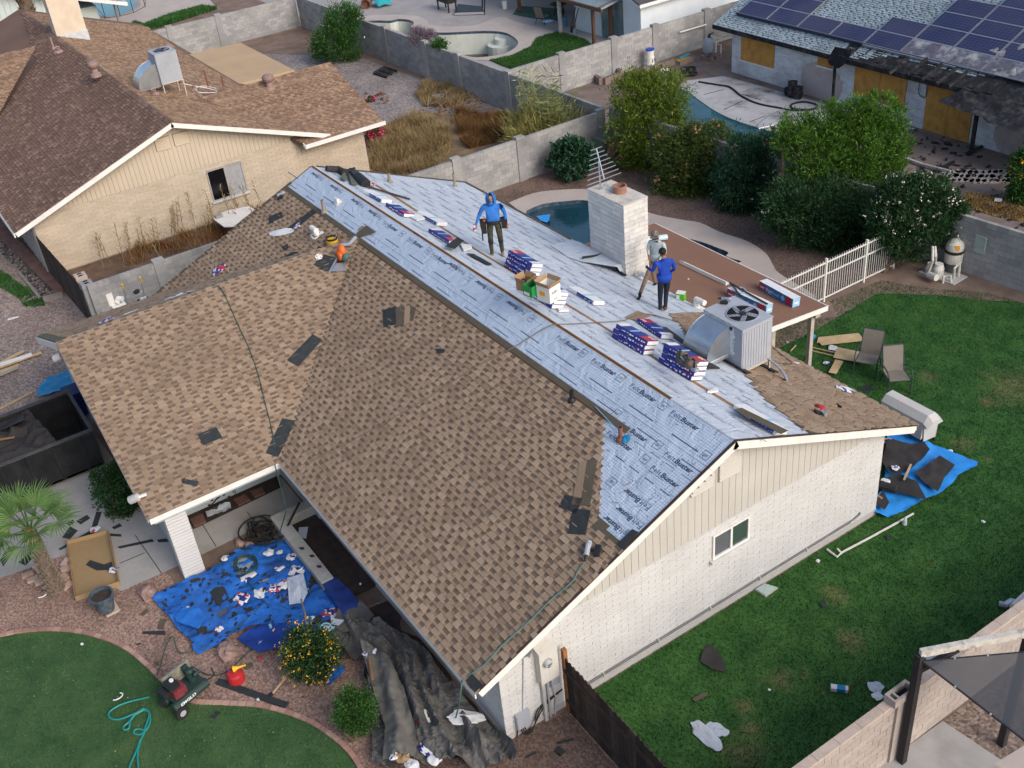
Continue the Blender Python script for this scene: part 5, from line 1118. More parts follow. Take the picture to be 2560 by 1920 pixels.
def plant(name,label,cat,base,lobes,m,n,leaf,up=.35,inner=.3,trunk_r=.06,group=None,trunk=True,flowers=None,droop=0,tm=None):
 t=thing(name,label,cat,tuple(base),0,group)
 P,d=crown_points(lobes,n,inner);D=d*.8+rng.normal(size=(n,3))*.55;D[:,2]+=up
 leaf_mesh('crown',P,D,leaf[0],leaf[1],m,t)
 if trunk:
  tb_=MB();b=Vector(tuple(base))
  for c,r in lobes:
   c=Vector(tuple(c));a=b+Vector((random.uniform(-.15,.15),random.uniform(-.15,.15),0));mid=a.lerp(c,.5)+Vector((random.uniform(-.2,.2),random.uniform(-.2,.2),.1));tb_.tube([a,mid,c,c+Vector((0,0,r[2]*.5))],[trunk_r,trunk_r*.7,trunk_r*.4,trunk_r*.15],6)
  obj('trunk',tb_,tm or BARK,t)
 if flowers:
  fm_,fn,fs,top=flowers;P,d=crown_points(lobes,fn*3,0,per=2);P=P+d*.08;ok=(d[:,2]>top);P,d=P[ok][:fn],d[ok][:fn];k=4;Pf=np.repeat(P,k,0)+rng.normal(size=(len(P)*k,3))*fs*.5;leaf_mesh('blossom',Pf,rng.normal(size=Pf.shape),fs,fs*.8,fm_,t,kind='stuff')
 return t
BARK=M('bark',(.12,.085,.06),var=.3,scale=8,rough=1)
LF_DK=Mleaf('dark_leaf',[(.013,.042,.013),(.026,.072,.024),(.046,.108,.038)]);LF_BG=Mleaf('blue_green_leaf',[(.016,.056,.028),(.030,.088,.044),(.052,.125,.062)])
LF_BR=Mleaf('bright_leaf',[(.04,.11,.014),(.075,.175,.022),(.13,.245,.035)],trans=.35);LF_OL=Mleaf('olive_leaf',[(.035,.065,.015),(.065,.105,.02),(.11,.15,.03)]);LF_YG=Mleaf('yellow_green_leaf',[(.06,.11,.012),(.12,.18,.02),(.20,.25,.035)],trans=.3)
LF_MD=Mleaf('mid_leaf',[(.02,.07,.014),(.04,.11,.022),(.065,.16,.03)]);STRAW=Mleaf('straw',[(.22,.15,.06),(.33,.23,.10),(.42,.31,.16)],trans=.2);RUSTY=Mleaf('rusty_straw',[(.11,.05,.02),(.18,.085,.03),(.26,.14,.055)],trans=.15)
WHF=M('white_flower',(.75,.66,.60),rough=.7);YF=M('yellow_flower',(.75,.40,.02),rough=.6,var=.25,scale=30);PKF=M('pink_flower',(.55,.035,.13),rough=.6,var=.3,scale=9);TANF=Mleaf('dry_tip',[(.26,.15,.07),(.38,.24,.13)])
b=G('A2',40,395);plant('bush','tall green bush against the long back wall near the tan flat roof','bush',b,lob(b,'A2',[(20,130,110,95),(-40,260,130,110),(60,290,80,90),(-130,330,60,60),(90,120,50,60)]),LF_MD,14000,(.17,.05),flowers=(WHF,25,.09,.0))
b=Vector((-23.2,20.7,0));plant('bush','rounded yellow-green bush in the wall corner nearest the reed clump','bush',b,lob(b,'A2',[(1880,590,150,120),(2070,590,170,130),(1980,560,110,90),(1900,640,160,140),(2060,650,160,150),(2140,680,90,120),(1860,830,150,150),(2040,850,190,170),(1950,990,180,120),(2150,800,90,120),(1960,1060,130,70)]),LF_YG,20000,(.20,.045),up=.5)
b=Vector((-19.2,21.3,0));plant('hedge','olive hedge with dry tips between the round bush and the dark blue-green hedge','hedge',b,lob(b,'A3',[(30,930,110,100),(110,890,120,100),(230,900,110,100),(300,960,100,100),(-60,1000,120,120),(60,1100,170,140),(230,1120,160,150),(-40,1180,130,110),(120,1250,170,100),(280,1270,130,90)]),LF_OL,26000,(.16,.045),flowers=(TANF,90,.14,.3))
b=Vector((-16.6,21.4,0));plant('hedge','dark blue-green hedge to the left of the large bright bush','hedge',b,lob(b,'A3',[(400,990,120,110),(480,930,100,80),(560,980,120,120),(640,1060,110,130),(370,1160,160,140),(540,1180,170,150),(680,1200,120,140),(420,1330,170,110),(600,1360,160,110),(330,1270,110,100)]),LF_BG,28000,(.18,.04),flowers=(TANF,40,.12,.5))
b=Vector((-13.2,22.2,0));plant('tree','large bright green bushy tree in the middle of the hedge row','tree',b,lob(b,'A3',[(740,830,120,90),(660,900,80,90),(930,760,110,90),(1120,720,120,80),(1300,690,100,80),(1370,780,80,90),(1380,960,90,110),(1210,800,110,90),(1020,830,120,90),(850,890,110,90),(1320,900,130,120),(1120,930,200,150),(860,1000,180,160),(1270,1060,150,120),(1050,1130,200,150),(800,1180,150,130),(1180,1230,160,120),(1330,1120,120,110)]),LF_BR,36000,(.19,.045),up=.55,trunk_r=.09)
b=Vector((-12.2,20.9,0));plant('hedge','very dark hedge at the foot of the large bright tree','hedge',b,lob(b,'A3',[(700,1310,160,130),(880,1330,190,150),(1080,1340,190,160),(760,1460,160,100),(950,1510,180,110),(1150,1420,150,150),(1260,1330,140,130),(1230,1540,120,100),(620,1400,110,90),(1080,1590,130,70)]),LF_DK,30000,(.17,.045),flowers=(WHF,14,.07,0.))
b=Vector((-8.6,22.0,0));plant('oleander','dark oleander covered in pale flowers beside the pool equipment','shrub',b,lob(b,'A3',[(1380,1240,90,90),(1320,1370,110,120),(1340,1500,120,110),(1780,1420,70,90),(1460,1290,150,120),(1620,1250,130,100),(1730,1330,90,90),(1400,1450,140,120),(1560,1430,140,120),(1720,1470,100,100),(1450,1570,130,80),(1530,1190,50,70)]),LF_DK,28000,(.20,.04),up=.5,flowers=(WHF,320,.075,-.05))
b=G('A2',1480,1150);plant('bush','blue-green rounded shrub standing alone before the pool wall','bush',b,lob(b,'A2',[(1450,1010,100,75),(1560,1010,80,80),(1490,960,90,60),(1480,1080,90,65),(1400,1040,55,60)]),LF_BG,6500,(.17,.12),up=.1)
b=G('A3',2240,1290);plant('bush','green bush with a few yellow blooms at the right edge','bush',b,lob(b,'A3',[(2230,1100,90,120),(2200,1240,80,90),(2260,1000,70,80)]),LF_MD,6000,(.17,.05),flowers=(YF,30,.12,-.3))
b=G('B1',760,1640);plant('bush','clipped dark green bush between the dumpster and the ell eave','bush',b,lob(b,'B1',[(680,1440,85,75),(770,1400,85,70),(720,1530,95,85),(820,1530,80,90),(790,1640,90,70)]),LF_DK,9000,(.085,.055),up=.2)
b=G('C1',1995,1080);plant('lantana','rounded lantana bush dotted with yellow-orange flowers by the blue tarp','shrub',b,lob(b,'C1',[(1995,890,165,150),(1930,930,100,100),(2070,930,90,100),(1990,980,140,80)]),LF_DK,9000,(.075,.05),up=.3,flowers=(YF,230,.045,-.25))
b=G('C2',100,1440);plant('shrub','neatly sheared round green shrub beside the grey canvas','shrub',b,lob(b,'C2',[(95,1280,125,140),(60,1330,70,90),(130,1340,70,90)]),LF_MD,11000,(.055,.03),up=.5)
for k,(px_,r,lab)in enumerate((((225,850),(70,60),'pink bougainvillea at the corner of the tan house'),((200,640),(25,14),'small pink bloom lying beyond the brown wing roof'))):
 b=G('A2',px_[0],px_[1]+r[1]);plant('bougainvillea',lab,'shrub',b,lob(b,'A2',[(px_[0],px_[1],r[0]*.8,r[1])]),LF_OL,900 if k==0 else 120,(.12,.08),flowers=(PKF,130 if k==0 else 18,.11,-.6),trunk=k==0)
b=G('A2',520,330);plant('lavender_bush','greyish purple shrub between the empty pool and the wall','shrub',Vector((-41.0,23.0,0)),lob((-41.0,23.0,0),'A2',[(500,240,60,45),(570,240,50,40)]),Mleaf('grey_purple',[(.17,.13,.16),(.27,.21,.25)]),2500,(.22,.03),up=1.0)
plant('shrub','low green shrub beside the greyish purple one behind the wall','shrub',(-38.9,23.0,0),lob((-38.9,23.0,0),'A2',[(640,290,45,30)]),LF_MD,900,(.16,.06))
# reed clump
t=thing('giant_reed','tall clump of giant reed with arching leaves in the wall corner','reeds',(-27.0,20.4,0));sm=MB();PP=[];DD=[]
for k in range(46):
 a=random.uniform(0,6.28);r=random.uniform(0,.9);x,y=-27.0+math.cos(a)*r*1.3,20.4+math.sin(a)*r;h=random.uniform(1.6,3.9);ln=random.uniform(.1,.8)
 pts=[Vector((x,y,0)),Vector((x+math.cos(a)*ln*.3,y+math.sin(a)*ln*.3,h*.6)),Vector((x+math.cos(a)*ln,y+math.sin(a)*ln,h))];sm.tube(pts,[.022,.016,.006],4)
 for j in range(22):f=.25+.75*j/22;p=pts[1].lerp(pts[2],(f-.5)*2)if f>.5 else pts[0].lerp(pts[1],f*2);s=1 if j%2 else-1;aa=a+1.2;PP.append(p);DD.append((math.cos(aa)*s+.2*random.gauss(0,1),math.sin(aa)*s+.2*random.gauss(0,1),random.uniform(-.1,.7)))
obj('stalk',sm,M('reed_stalk',(.30,.27,.10),rough=.8),t,kind='stuff');leaf_mesh('foliage',np.array(PP),np.array(DD),.62,.055,Mleaf('reed_leaf',[(.10,.15,.05),(.19,.24,.09),(.33,.33,.15)],trans=.3),t)
P,d=crown_points([(np.array([-27.2,20.2,.7]),np.array([1.9,1.5,.9]))],4200,.4);leaf_mesh('dry_foliage',P,d*.6+np.array([0,0,.7])+rng.normal(size=P.shape)*.4,.55,.035,Mleaf('dry_reed',[(.28,.26,.07),(.40,.35,.13)]),t,kind='stuff')
# small fan palm seedling
def fan(mb,o,d,up,L,n=18,spread=2.6,fold=.06):
 d,up=Vector(d).normalized(),Vector(up).normalized();s=d.cross(up).normalized();up=s.cross(d)
 for k in range(n):
  a=-spread/2+spread*k/(n-1);q=d*math.cos(a)+s*math.sin(a);l=L*(.72+.28*math.cos(a*.75))*random.uniform(.92,1.04);pq=q.cross(up).normalized()*L*.026
  m1=o+q*l*.55+up*L*.05;tip=o+q*l-up*L*random.uniform(.02,.16)
  mb.add([o,m1-pq+up*fold*L*.2,tip,m1+pq+up*fold*L*.2,m1-up*fold*L*.3],[(0,1,4),(1,2,4),(4,2,3),(0,4,3)])
FANL=Mleaf('fan_leaf',[(.07,.15,.04),(.12,.22,.065),(.20,.31,.11)],trans=.25)
t=thing('palm_seedling','small fan palm seedling at the foot of the round bush','palm',G('A2',1815,1090))
for k in range(6):m=MB();a=k*1.05;fan(m,Vector((math.cos(a)*.3,math.sin(a)*.3,.45)),(math.cos(a),math.sin(a),.3),(0,0,1),.6,12);m.tube([(0,0,0),(math.cos(a)*.3,math.sin(a)*.3,.45)],.015,4);obj('frond',m,LF_MD,t,0)
# fan palm by the driveway
pb=G('C1',360,505);t=thing('palm_tree','young fan palm with a scaly trunk beside the driveway','palm',pb);top=Vector((.02,.02,2.1))
m=MB().tube([(0,0,0),(.0,.0,.5),(.02,.0,1.1),top],[.27,.21,.17,.15],14);trk=obj('trunk',m,M('palm_bark',(.13,.10,.08),var=.35,scale=9,rough=1,fine=.3,fscale=40),t,0)
m=MB()
for k in range(210):
 z=k/210*2.1;a=k*2.399;r=.27-.07*min(1,z/.6)-.03*max(0,z-.6);o=Vector((math.cos(a),math.sin(a),0));s_=Vector((-o.y,o.x,0));q=o*(r-.015)+Vector((0,0,z));m.add([q-s_*.055,q+s_*.055,q+o*.055+Vector((0,0,.09)),q-o*.02+Vector((0,0,.1))],[(0,1,2),(1,3,2),(0,2,3)])
obj('bark_scale',m,M('bark_scale',(.17,.135,.105),var=.5,scale=12,rough=1),t,0,kind='stuff')
m=MB().tube([top-Vector((0,0,.25)),top+Vector((0,0,.1))],[.17,.09],9);obj('crown_shaft',m,M('rusty_fibre',(.26,.11,.045),rough=1,var=.3,scale=15),t,0)
for k in range(21):
 a=k*2.399+.4;el=1.3-1.3*(k/20)**.9;d=Vector((math.cos(a)*math.cos(el),math.sin(a)*math.cos(el),math.sin(el)));L=.72+.14*random.random();o=top+d*L*.92
 m=MB().tube([top,top+d*L*.5+Vector((0,0,.04)),o],[.022,.015,.012],5);dd=(d+Vector((0,0,-.12))).normalized();fan(m,o,dd,Vector((0,0,1))if abs(dd.z)<.8 else Vector((math.cos(a+1.57),math.sin(a+1.57),.3)),.74,26,3.5,.04);obj('frond',m,FANL,t,0)
# dry weeds
def weeds(name,P,n,h,mats,label,z=0,lean=.8,w=.03):
 blades(name,P,n,h,w,mats,z,lean=lean,label=label,keep=lambda X,Y:np.array([mnoise.noise(Vector((x*.9,y*.9,3)))+.6*mnoise.noise(Vector((x*2.7,y*2.7,8)))for x,y in zip(X,Y)])+rng.normal(size=X.shape)*.25>-.12,hmod=lambda X,Y:np.array([max(.25,.85+1.1*mnoise.noise(Vector((x*1.1,y*1.1,5))))for x,y in zip(X,Y)]))
yard=QT('A2',[(185,1090),(200,900),(290,800),(420,760),(560,720),(740,740),(900,720),(1150,740),(1190,850),(900,960),(640,1060),(450,1120)],G)
sheet('dry_yard',yard,.004,M('straw_ground',(.22,.15,.085),var=.3,scale=1.5,rough=1,dirt=(.12,.075,.05),dscale=.7,damt=.8,fine=.2),kind='structure')
weeds('dry_grass',QT('A2',[(185,1100),(200,920),(300,830),(520,740),(700,860),(720,960),(640,1060),(450,1130)],G),16000,.55,Mgrass('tan_weeds',(.22,.155,.07),(.34,.255,.13),(.15,.085,.04),.7,.5,.5,.65),'tall tan dry grass behind the ridge of the felted roof')
weeds('dry_grass',QT('A2',[(740,740),(1000,740),(1190,760),(1200,860),(960,930),(830,960),(760,880)],G),14000,.5,Mgrass('rust_weeds',(.12,.055,.02),(.22,.115,.04),(.30,.19,.08),.7,.6,.5,.65),'rusty brown dead brush beside the reed clump')
weeds('dry_grass',QT('A2',[(490,600),(560,540),(740,560),(860,640),(700,700),(540,690)],G),7000,.4,bpy.data.materials['tan_weeds'],'pale yellow dry grass at the foot of the long wall')
weeds('dry_grass',[(-30.9,.5),(-29.4,.5),(-28.5,7.5),(-30.9,7.5)],2200,.5,bpy.data.materials['rust_weeds'],'brown dry weeds along the tan house wall',w=.03)
sheet('gravel_yard',[(-57,15),(-48,21),(-33,21.9),(-33.5,18),(-36,14.2),(-40,14.2),(-57,9.8)],.003,GRAVG,kind='structure')
sheet('side_strip',[(-30.95,-2),(-25.1,-2),(-25.1,14),(-30.9,12)],.003,M('dark_yard_dirt',(.13,.085,.06),var=.3,scale=1.5,rough=1,fine=.2),kind='structure')
sm=MB()
for k in range(34):
 p=Vector((-30.2+random.uniform(-.6,1.2),random.uniform(-.4,7),0));h=random.uniform(.9,2.0);tp=p+Vector((random.uniform(-.3,.3),random.uniform(-.3,.3),h));sm.tube([p,p.lerp(tp,.5)+Vector((.05,0,0)),tp],[.016,.012,.006],4)
 for j in range(9):q=p.lerp(tp,.35+.07*j);sm.tube([q,q+Vector((random.uniform(-.14,.14),random.uniform(-.14,.14),.13))],[.016,.012],3)
obj('dry_stalks',sm,STRAW,kind='stuff',label='tall dry weed stalks in front of the tan house wall')
m=MB()
for k in range(40):
 c=G('A2',random.uniform(560,960),random.uniform(620,740),.1);a=random.uniform(0,3.14);L=random.uniform(.4,1.6);m.tube([c,c+Vector((math.cos(a)*L*.5,math.sin(a)*L*.5,.18)),c+Vector((math.cos(a)*L,math.sin(a)*L,random.uniform(.02,.3)))],[.03,.02,.012],4)
obj('dead_branches',m,M('dead_wood',(.25,.19,.14),var=.35,scale=4,rough=1),kind='stuff',label='heap of dead branches in the dry yard')
m=MB()
for k in range(60):c=G('A2',random.uniform(120,320),random.uniform(590,660),.05)if k<14 else G('A2',random.uniform(540,900),random.uniform(640,740),.15);a=random.uniform(0,6);m.add([c,c+Vector((math.cos(a)*.25,math.sin(a)*.25,.12)),c+Vector((math.cos(a+.8)*.3,math.sin(a+.8)*.3,.02))],[(0,1,2)])
obj('dead_leaves',m,RUSTY,kind='stuff',label='curled brown palm boots lying in the dry yard')
t=thing('metal_pallet','blackened pallet lying on the gravel at the foot of the long wall','pallet',G('A2',280,470));q=QT('A2',[(220,480),(300,505),(365,465),(290,440)],G)
for k in range(6):f=k/5;m=MB().bar(q[0].lerp(q[1],f)+Vector((0,0,.14)),q[3].lerp(q[2],f)+Vector((0,0,.14)),.1,.03);obj('slat',m,CHAR,t)
for f in(0,.5,1):m=MB().bar(q[0].lerp(q[3],f)+Vector((0,0,.07)),q[1].lerp(q[2],f)+Vector((0,0,.07)),.1,.1);obj('bearer',m,CHAR,t)
weeds('green_weeds',QT('B1',[(-20,80),(60,130),(160,210),(270,270),(290,320),(180,340),(100,260),(-20,190)],G),2600,.16,GRASS,'strip of green weeds in the gravel at the left edge',w=.05)
# ================================================================ fences
def picket_fence(name,label,a,b,h,w,th,m,pm,posts=(),dog=True,rails=(.4,1.5),z=0.04,gap=.01,rail_side=1):
 a,b=Vector((*a,0)),Vector((*b,0));L=(b-a).length;d=(b-a)/L;n=Vector((-d.y,d.x,0))*rail_side;t=thing(name,label,'fence',(a+b)/2);x=0
 while x<L-w*.6:
  hh=h+random.uniform(-.015,.015);o=a+d*x+Vector((0,0,z));ww=w-gap
  prof=[o,o+d*ww,o+d*ww+Vector((0,0,hh-.05)),o+d*(ww-.035)+Vector((0,0,hh)),o+d*.035+Vector((0,0,hh)),o+Vector((0,0,hh-.05))];mb=MB();mb.prism(prof,n*th);obj('picket',mb,m,t);x+=w
 for z_ in rails:mb=MB();mb.bar(a+n*(th+.02)+Vector((0,0,z_)),b+n*(th+.02)+Vector((0,0,z_)),.04,.09);obj('rail',mb,m,t)
 for p,hp in posts:mb=MB();o=a+d*p;mb.box((o.x-.05,o.y-.05,0),(o.x+.05,o.y+.05,hp));obj('post',mb,pm,t)
 return t
DKW=M('dark_fence_wood',None,piece=[(.035,.026,.022),(.05,.036,.03),(.028,.021,.018),(.065,.045,.036)],var=.3,scale=5,rough=.95,fine=.2,fscale=60);ORW=M('orange_post_wood',(.30,.13,.05),var=.3,scale=8,rough=.85,dirt=(.08,.05,.035),dscale=4,damt=.8)
picket_fence('wood_fence','dark weathered picket fence running from the meter wall to the cap-stone wall',(.2,1.52),(5.0,1.40),1.72,.145,.02,DKW,ORW,posts=((.0,2.0),),rails=(.45,1.4),rail_side=-1)
picket_fence('wood_fence','dark picket gate fence between the tan house and the short block wall',(-31.0,-2.15),(-25.3,-1.95),1.8,.145,.02,DKW,DKW,posts=(),rails=(.4,1.4),rail_side=1)
IRON=M('white_iron',(.68,.66,.60),rough=.5,var=.05);t=thing('iron_fence','white metal picket fence beside the pool, in front of the hedge','fence',(-8.45,18,0));y0,y1=13.6,22.4
for z_ in(.12,1.05,1.5):m=MB().box((-8.47,y0,z_),(-8.43,y1,z_+.04));obj('rail',m,IRON,t)
y=y0
while y<y1:m=MB().box((-8.458,y,.1),(-8.442,y+.016,1.62));obj('picket',m,IRON,t);y+=.115
for y in(13.7,16.0,18.8,20.8,22.35):m=MB().box((-8.49,y,0),(-8.41,y+.07,1.68));obj('post',m,IRON,t)
# brick edging of the front lawn
t=thing('brick_edging','curved pink brick edging round the front lawn','edging',FL[40]);EB=M('pink_edging_brick',None,piece=[(.36,.21,.165),(.41,.25,.20),(.32,.185,.15),(.44,.28,.22)],var=.12,scale=3,rough=.95,fine=.15,fscale=50)
pts=[Vector((p.x,p.y,0))for p in FL];acc=0;i=0;cur=pts[0];ln=.2;L=[0]
for a,b in zip(pts,pts[1:]):L.append(L[-1]+(b-a).length)
def along(s):
 for i in range(len(L)-1):
  if L[i+1]>=s:f=(s-L[i])/max(1e-6,L[i+1]-L[i]);return pts[i].lerp(pts[i+1],f)
 return pts[-1]
s=0;sp=[]
while s<L[-1]-.22:
 a,b=along(s+.006),along(s+.194);d=b-a;nn=Vector((-d.y,d.x,0)).normalized()*.11;sp.append((a+Vector((0,0,0)),d,nn,Vector((0,0,.055+random.uniform(-.008,.01)))));s+=.2
pieces('brick','brick_rest',sp,EB,t)
# ================================================================ things on the roof
def onplane(hitf):return lambda c,x,y,off=0:hitf(c,x,y,off)
# ---- chimney
z1=5.3;c1,c0,c2=G('A2',1822,1330,z1),G('A2',1605,1215,z1),G('A2',1978,1270,z1)
cx1,cy0=c1.x,c1.y;cx0=c0.x;cy1=c2.y
CHB=M('whitewashed_block',None,piece=[(.60,.58,.55),(.55,.535,.51),(.64,.62,.59)],var=.1,scale=2.5,rough=.9,bump=.3,bscale=30,dirt=(.40,.37,.34),dscale=2,damt=.4)
m=MB().box((cx0+.02,cy0+.02,1.5),(cx1-.02,cy1-.02,z1));chim=obj('chimney',m,MORT,H);sp=[];z=2.4;r=0
while z<z1-.02:
 h=min(.155,z1-z)
 for face in range(2):
  L_=(cx1-cx0)if face==0 else(cy1-cy0);x=-(r%2)*.2
  while x<L_:
   a,b=max(0,x),min(L_,x+.4);j=random.uniform(-.004,.006)
   if b-a>.04:sp.append((Vector((cx0+a+.004,cy0-j,z+.004)),Vector((b-a-.008,0,0)),Vector((0,.05,0)),Vector((0,0,h-.01)))if face==0 else(Vector((cx1+j,cy0+a+.004,z+.004)),Vector((0,b-a-.008,0)),Vector((-.05,0,0)),Vector((0,0,h-.01))))
   x+=.4
 z+=.155;r+=1
pieces('brick','brick_field',sp,CHB,chim)
m=MB().box((cx0-.01,cy0-.01,z1),(cx1+.01,cy1+.01,z1+.04));obj('cap',m,M('stained_cap',(.56,.52,.46),var=.15,scale=4,rough=.9,dirt=(.25,.22,.18),dscale=2.5,damt=.8),chim)
fl_=G('A2',1800,1235,z1+.04);m=MB().lathe([(.21,0),(.22,.22),(.18,.23),(.17,.02),(.001,.02)],fl_,18);obj('flue',m,M('terracotta',(.29,.155,.11),var=.2,scale=5,rough=.85),chim)
t=thing('antenna','old television antenna bent over the top of the white chimney','antenna',(cx0+.35,cy0+.25,z1+.04));m=MB();a0=Vector((0,0,0));m.tube([a0,a0+Vector((-.02,.0,.95))],.025,6);obj('mast',m,METAL,t,0)
m=MB().tube([(.28,-.05,.45),(-.25,.1,1.25)],.02,5);obj('boom',m,METAL,t,0)
for k in range(8):f=k/7;p=Vector((.28,-.05,.45)).lerp(Vector((-.25,.1,1.25)),f);l=.62-.42*f;m=MB().tube([p+Vector((.1*l,l,.06*l)),p-Vector((.1*l,l,.06*l))],.015,4);obj('rod',m,METAL,t,0)
m=MB().tube([(.05,.0,.05),(.2,.12,.3),(.35,.2,.05)],.015,5);obj('brace',m,METAL,t,0)
m=cloth('flashing_felt',[(cx0-.9,cy0-1.0),(cx0+.4,cy0-1.15),(cx1-.1,cy0-.25),(cx1+.03,cy0+.1),(cx0-.1,cy0+.1),(cx0-.9,cy0-.1)],lambda x,y:RZ-PM*(y-RY)+.01+.28*max(0,1-abs(y-cy0)/.9)*(x<cx1-.1)+.03*fbm(x,y,3),FELTK,step=.12,parent=H)
m=MB().tube(smooth([B_('N',0,740,.08),B_('N',60,800,.05),B_('N',120,870,.04),B_('N',170,880,.04)],4),.045,5);m.tube(smooth([B_('B2',1560,10,.12),B_('B2',1640,0,.2),B_('B2',1700,-5,.25),B_('B2',1790,90,.06)],4),.04,5);obj('torn_felt',m,BLACK,H)
# ---- air conditioner
ax0,ay0,ax1,ay1=-4.45,9.65,-3.05,10.68
zt_=VH('B3',415,478,(ax1,ay0,0));zb_=VH('B3',398,748,(ax1,ay0,0))
def zrb(x,y):return RZ-PM*(y-RY)
ac=ac_unit('grey rooftop air conditioner with a big round duct on the felted roof',ax0,ay0,ax1,ay1,zb_,zt_,0,zrb,None,(-3.62,10.2,.40))
zr_=zrb(0,8.85)-.02
du=elbow(ac,ax0+.08,ax1-.42,ay0,zr_,.80,-1,n=14)
m=MB().box((ax0+.08,ay0-.9,zr_-.1),(ax1-.42,ay0,zr_));obj('duct_foot',m,METAL,ac)
ms=M('white_mastic',(.55,.60,.63),var=.15,scale=9,rough=.8);m=MB();yq=ay0-.009
top=[(ax0-.0+.03*k,zr_+.80+.02+random.uniform(0,.09))for k in range(0,36)]
for k in range(35):x,zt2=top[k];m.box((x,ay0-.012,zr_+.70),(x+.03,ay0-.008,zt2))
for k in range(23):z=zr_+.0+.035*k;m.box((ax1-.46,ay0-.012,z),(ax1-.42+.10+random.uniform(0,.08),ay0-.0085,z+.035))
obj('mastic',m,ms,ac,kind='stuff')
m=MB().obox((ax0-.3,ay0-1.15,zrb(0,ay0-1.15)+.01),(1.6,0,0),(0,.5,-.5*PM),(0,0,.03));obj('duct_flashing',m,STARTD,H)
for y in(ay0+.02,ay1-.04):m=MB().obox((ax0-.1,y-.08,zrb(0,y-.08)+.012),(1.75,0,0),(0,.16,-.16*PM),(0,0,.04));obj('sleeper',m,BLACK,ac)
m=MB().tube(smooth([Vector((ax1,ay1-.1,zb_+.02)),B_('B3',640,720,.25),B_('B3',680,780,.12),B_('B3',685,800,.02)],6),.03,7);obj('conduit',m,STEELB,ac)
m=MB().tube([B_('B3',680,775,.14),B_('B3',690,802,.0)],.05,7);obj('conduit_boot',m,METAL,ac)
# ---- shingle bundles
def bundle(c,ang=0.,label='',style='blue',pl=PB,lift=0.,L=1.14,Wd=.41,Hh=.118,group='shingle bundles on the roof',flipend=False):
 u=(pl.u*math.cos(ang)+pl.v*math.sin(ang));v=pl.n.cross(u);n=pl.n;c=Vector(c)+n*lift;t=thing('shingle_bundle',label,'shingle bundle',c,0,group)
 if flipend:u,v=-u,-v
 o=c-u*L/2-v*Wd/2
 m=MB();pr_=[(0,.01),(0,Hh-.02),(.02,Hh),(Wd-.02,Hh),(Wd,Hh-.02),(Wd,.01),(Wd-.01,0),(.01,0)];vs=[o+v*a+n*b for a,b in pr_];m.prism(vs,u*L);body=obj('wrapper',m,WRAPB if style!='white' else PAPERW,t)
 e=.004
 def patch(a0,a1,b0,b1,mt,nm,face='top'):
  q=MB()
  if face=='top':q.obox(o+u*a0+v*b0+n*Hh,u*(a1-a0),v*(b1-b0),n*e)
  elif face=='lo':q.obox(o+u*a0+n*b0-v*e,u*(a1-a0),v*e,n*(b1-b0))
  elif face=='hi':q.obox(o+u*a0+n*b0+v*Wd,u*(a1-a0),v*e,n*(b1-b0))
  return obj(nm,q,mt,t)
 if style=='blue':
  p=patch(0,.30,.012,Wd-.012,WRAPR,'red_panel');q=MB();put_text(q,'GAF',o+u*.15+v*(Wd*.5-.05)+n*(Hh+e+.002),-u,-v,width=.22,height=.15,bold=.03,center=True);q.v=[tuple(Vector(x))for x in q.v];obj('lettering',q,INKW,p)
  patch(.62,.68,.012,Wd-.012,PALEB,'pale_band');patch(L-.16,L,.012,Wd-.012,PAPERW,'paper_end')
 elif style=='white':
  patch(.05,.75,.012,Hh-.012,WRAPB,'blue_side','hi');patch(.05,.75,.012,Hh-.012,WRAPB,'blue_side','lo');patch(.42,.52,.02,Wd-.02,PALEB,'pale_band')
 for face in('hi','lo'):
  q=MB();vv=v*(Wd+e)if face=='hi' else-v*e*1.0
  for k in range(9):
   a=.06+k*.1;w=random.choice((.03,.05,.07));q.obox(o+u*(a+random.uniform(-.02,.02))+n*random.choice((.025,.035,.05))+vv*1.0,u*w,(v if face=='hi' else-v)*.003,n*random.choice((.015,.025,.04)))
  obj('side_print',q,INKW if style=='blue' else PALEB,t,kind='stuff')
 q=MB();q.obox(o-u*.012+v*.015+n*.012,u*.012,v*(Wd-.03),n*(Hh-.024));q.obox(o+u*L+v*.015+n*.012,u*.02,v*(Wd-.03),n*(Hh-.024));obj('end_flap',q,PAPERW,t,kind='stuff')
 return t
PALEB=M('pale_blue_print_wrap',(.28,.50,.66),rough=.5,var=.1)
def stack(px_,n,ang,labs,styles,zoom='B2',flip=False,jit=.03,L=1.14):
 c=B_(zoom,*px_)
 for k in range(n):bundle(c+PB.u*random.uniform(-jit,jit)+PB.v*random.uniform(-jit,jit),ang+random.uniform(-.03,.03),labs%('bottom','second','third','fourth','fifth')[k]if k<n-1 else labs%'top',styles[k%len(styles)],lift=.001+k*.127,flipend=flip,L=L)
 return c
stack((1165,110),4,.02,'%s bundle of the four-high stack just above the open white box',['blue'],flip=True)
stack((1325,292),4,-.03,'%s bundle of the stack carrying the three open boxes',['blue','blue','blue','blue'],flip=True)
stack((1880,575),3,.04,'%s bundle of the three-high stack in front of the lone flat bundle',['blue'],flip=False)
bundle(B_('B2',2020,480),-.12,'lone flat bundle with a red end left of the air conditioner duct','blue',flipend=True)
SJ=stack((2212-20,740),4,.03,'%s bundle of the stack carrying the tool bag by the big duct',['blue','blue','blue'],flip=False)
bundle(B_('B2',1580,268),.02,'white flat bundle with a blue side lying alone below the worker','white')
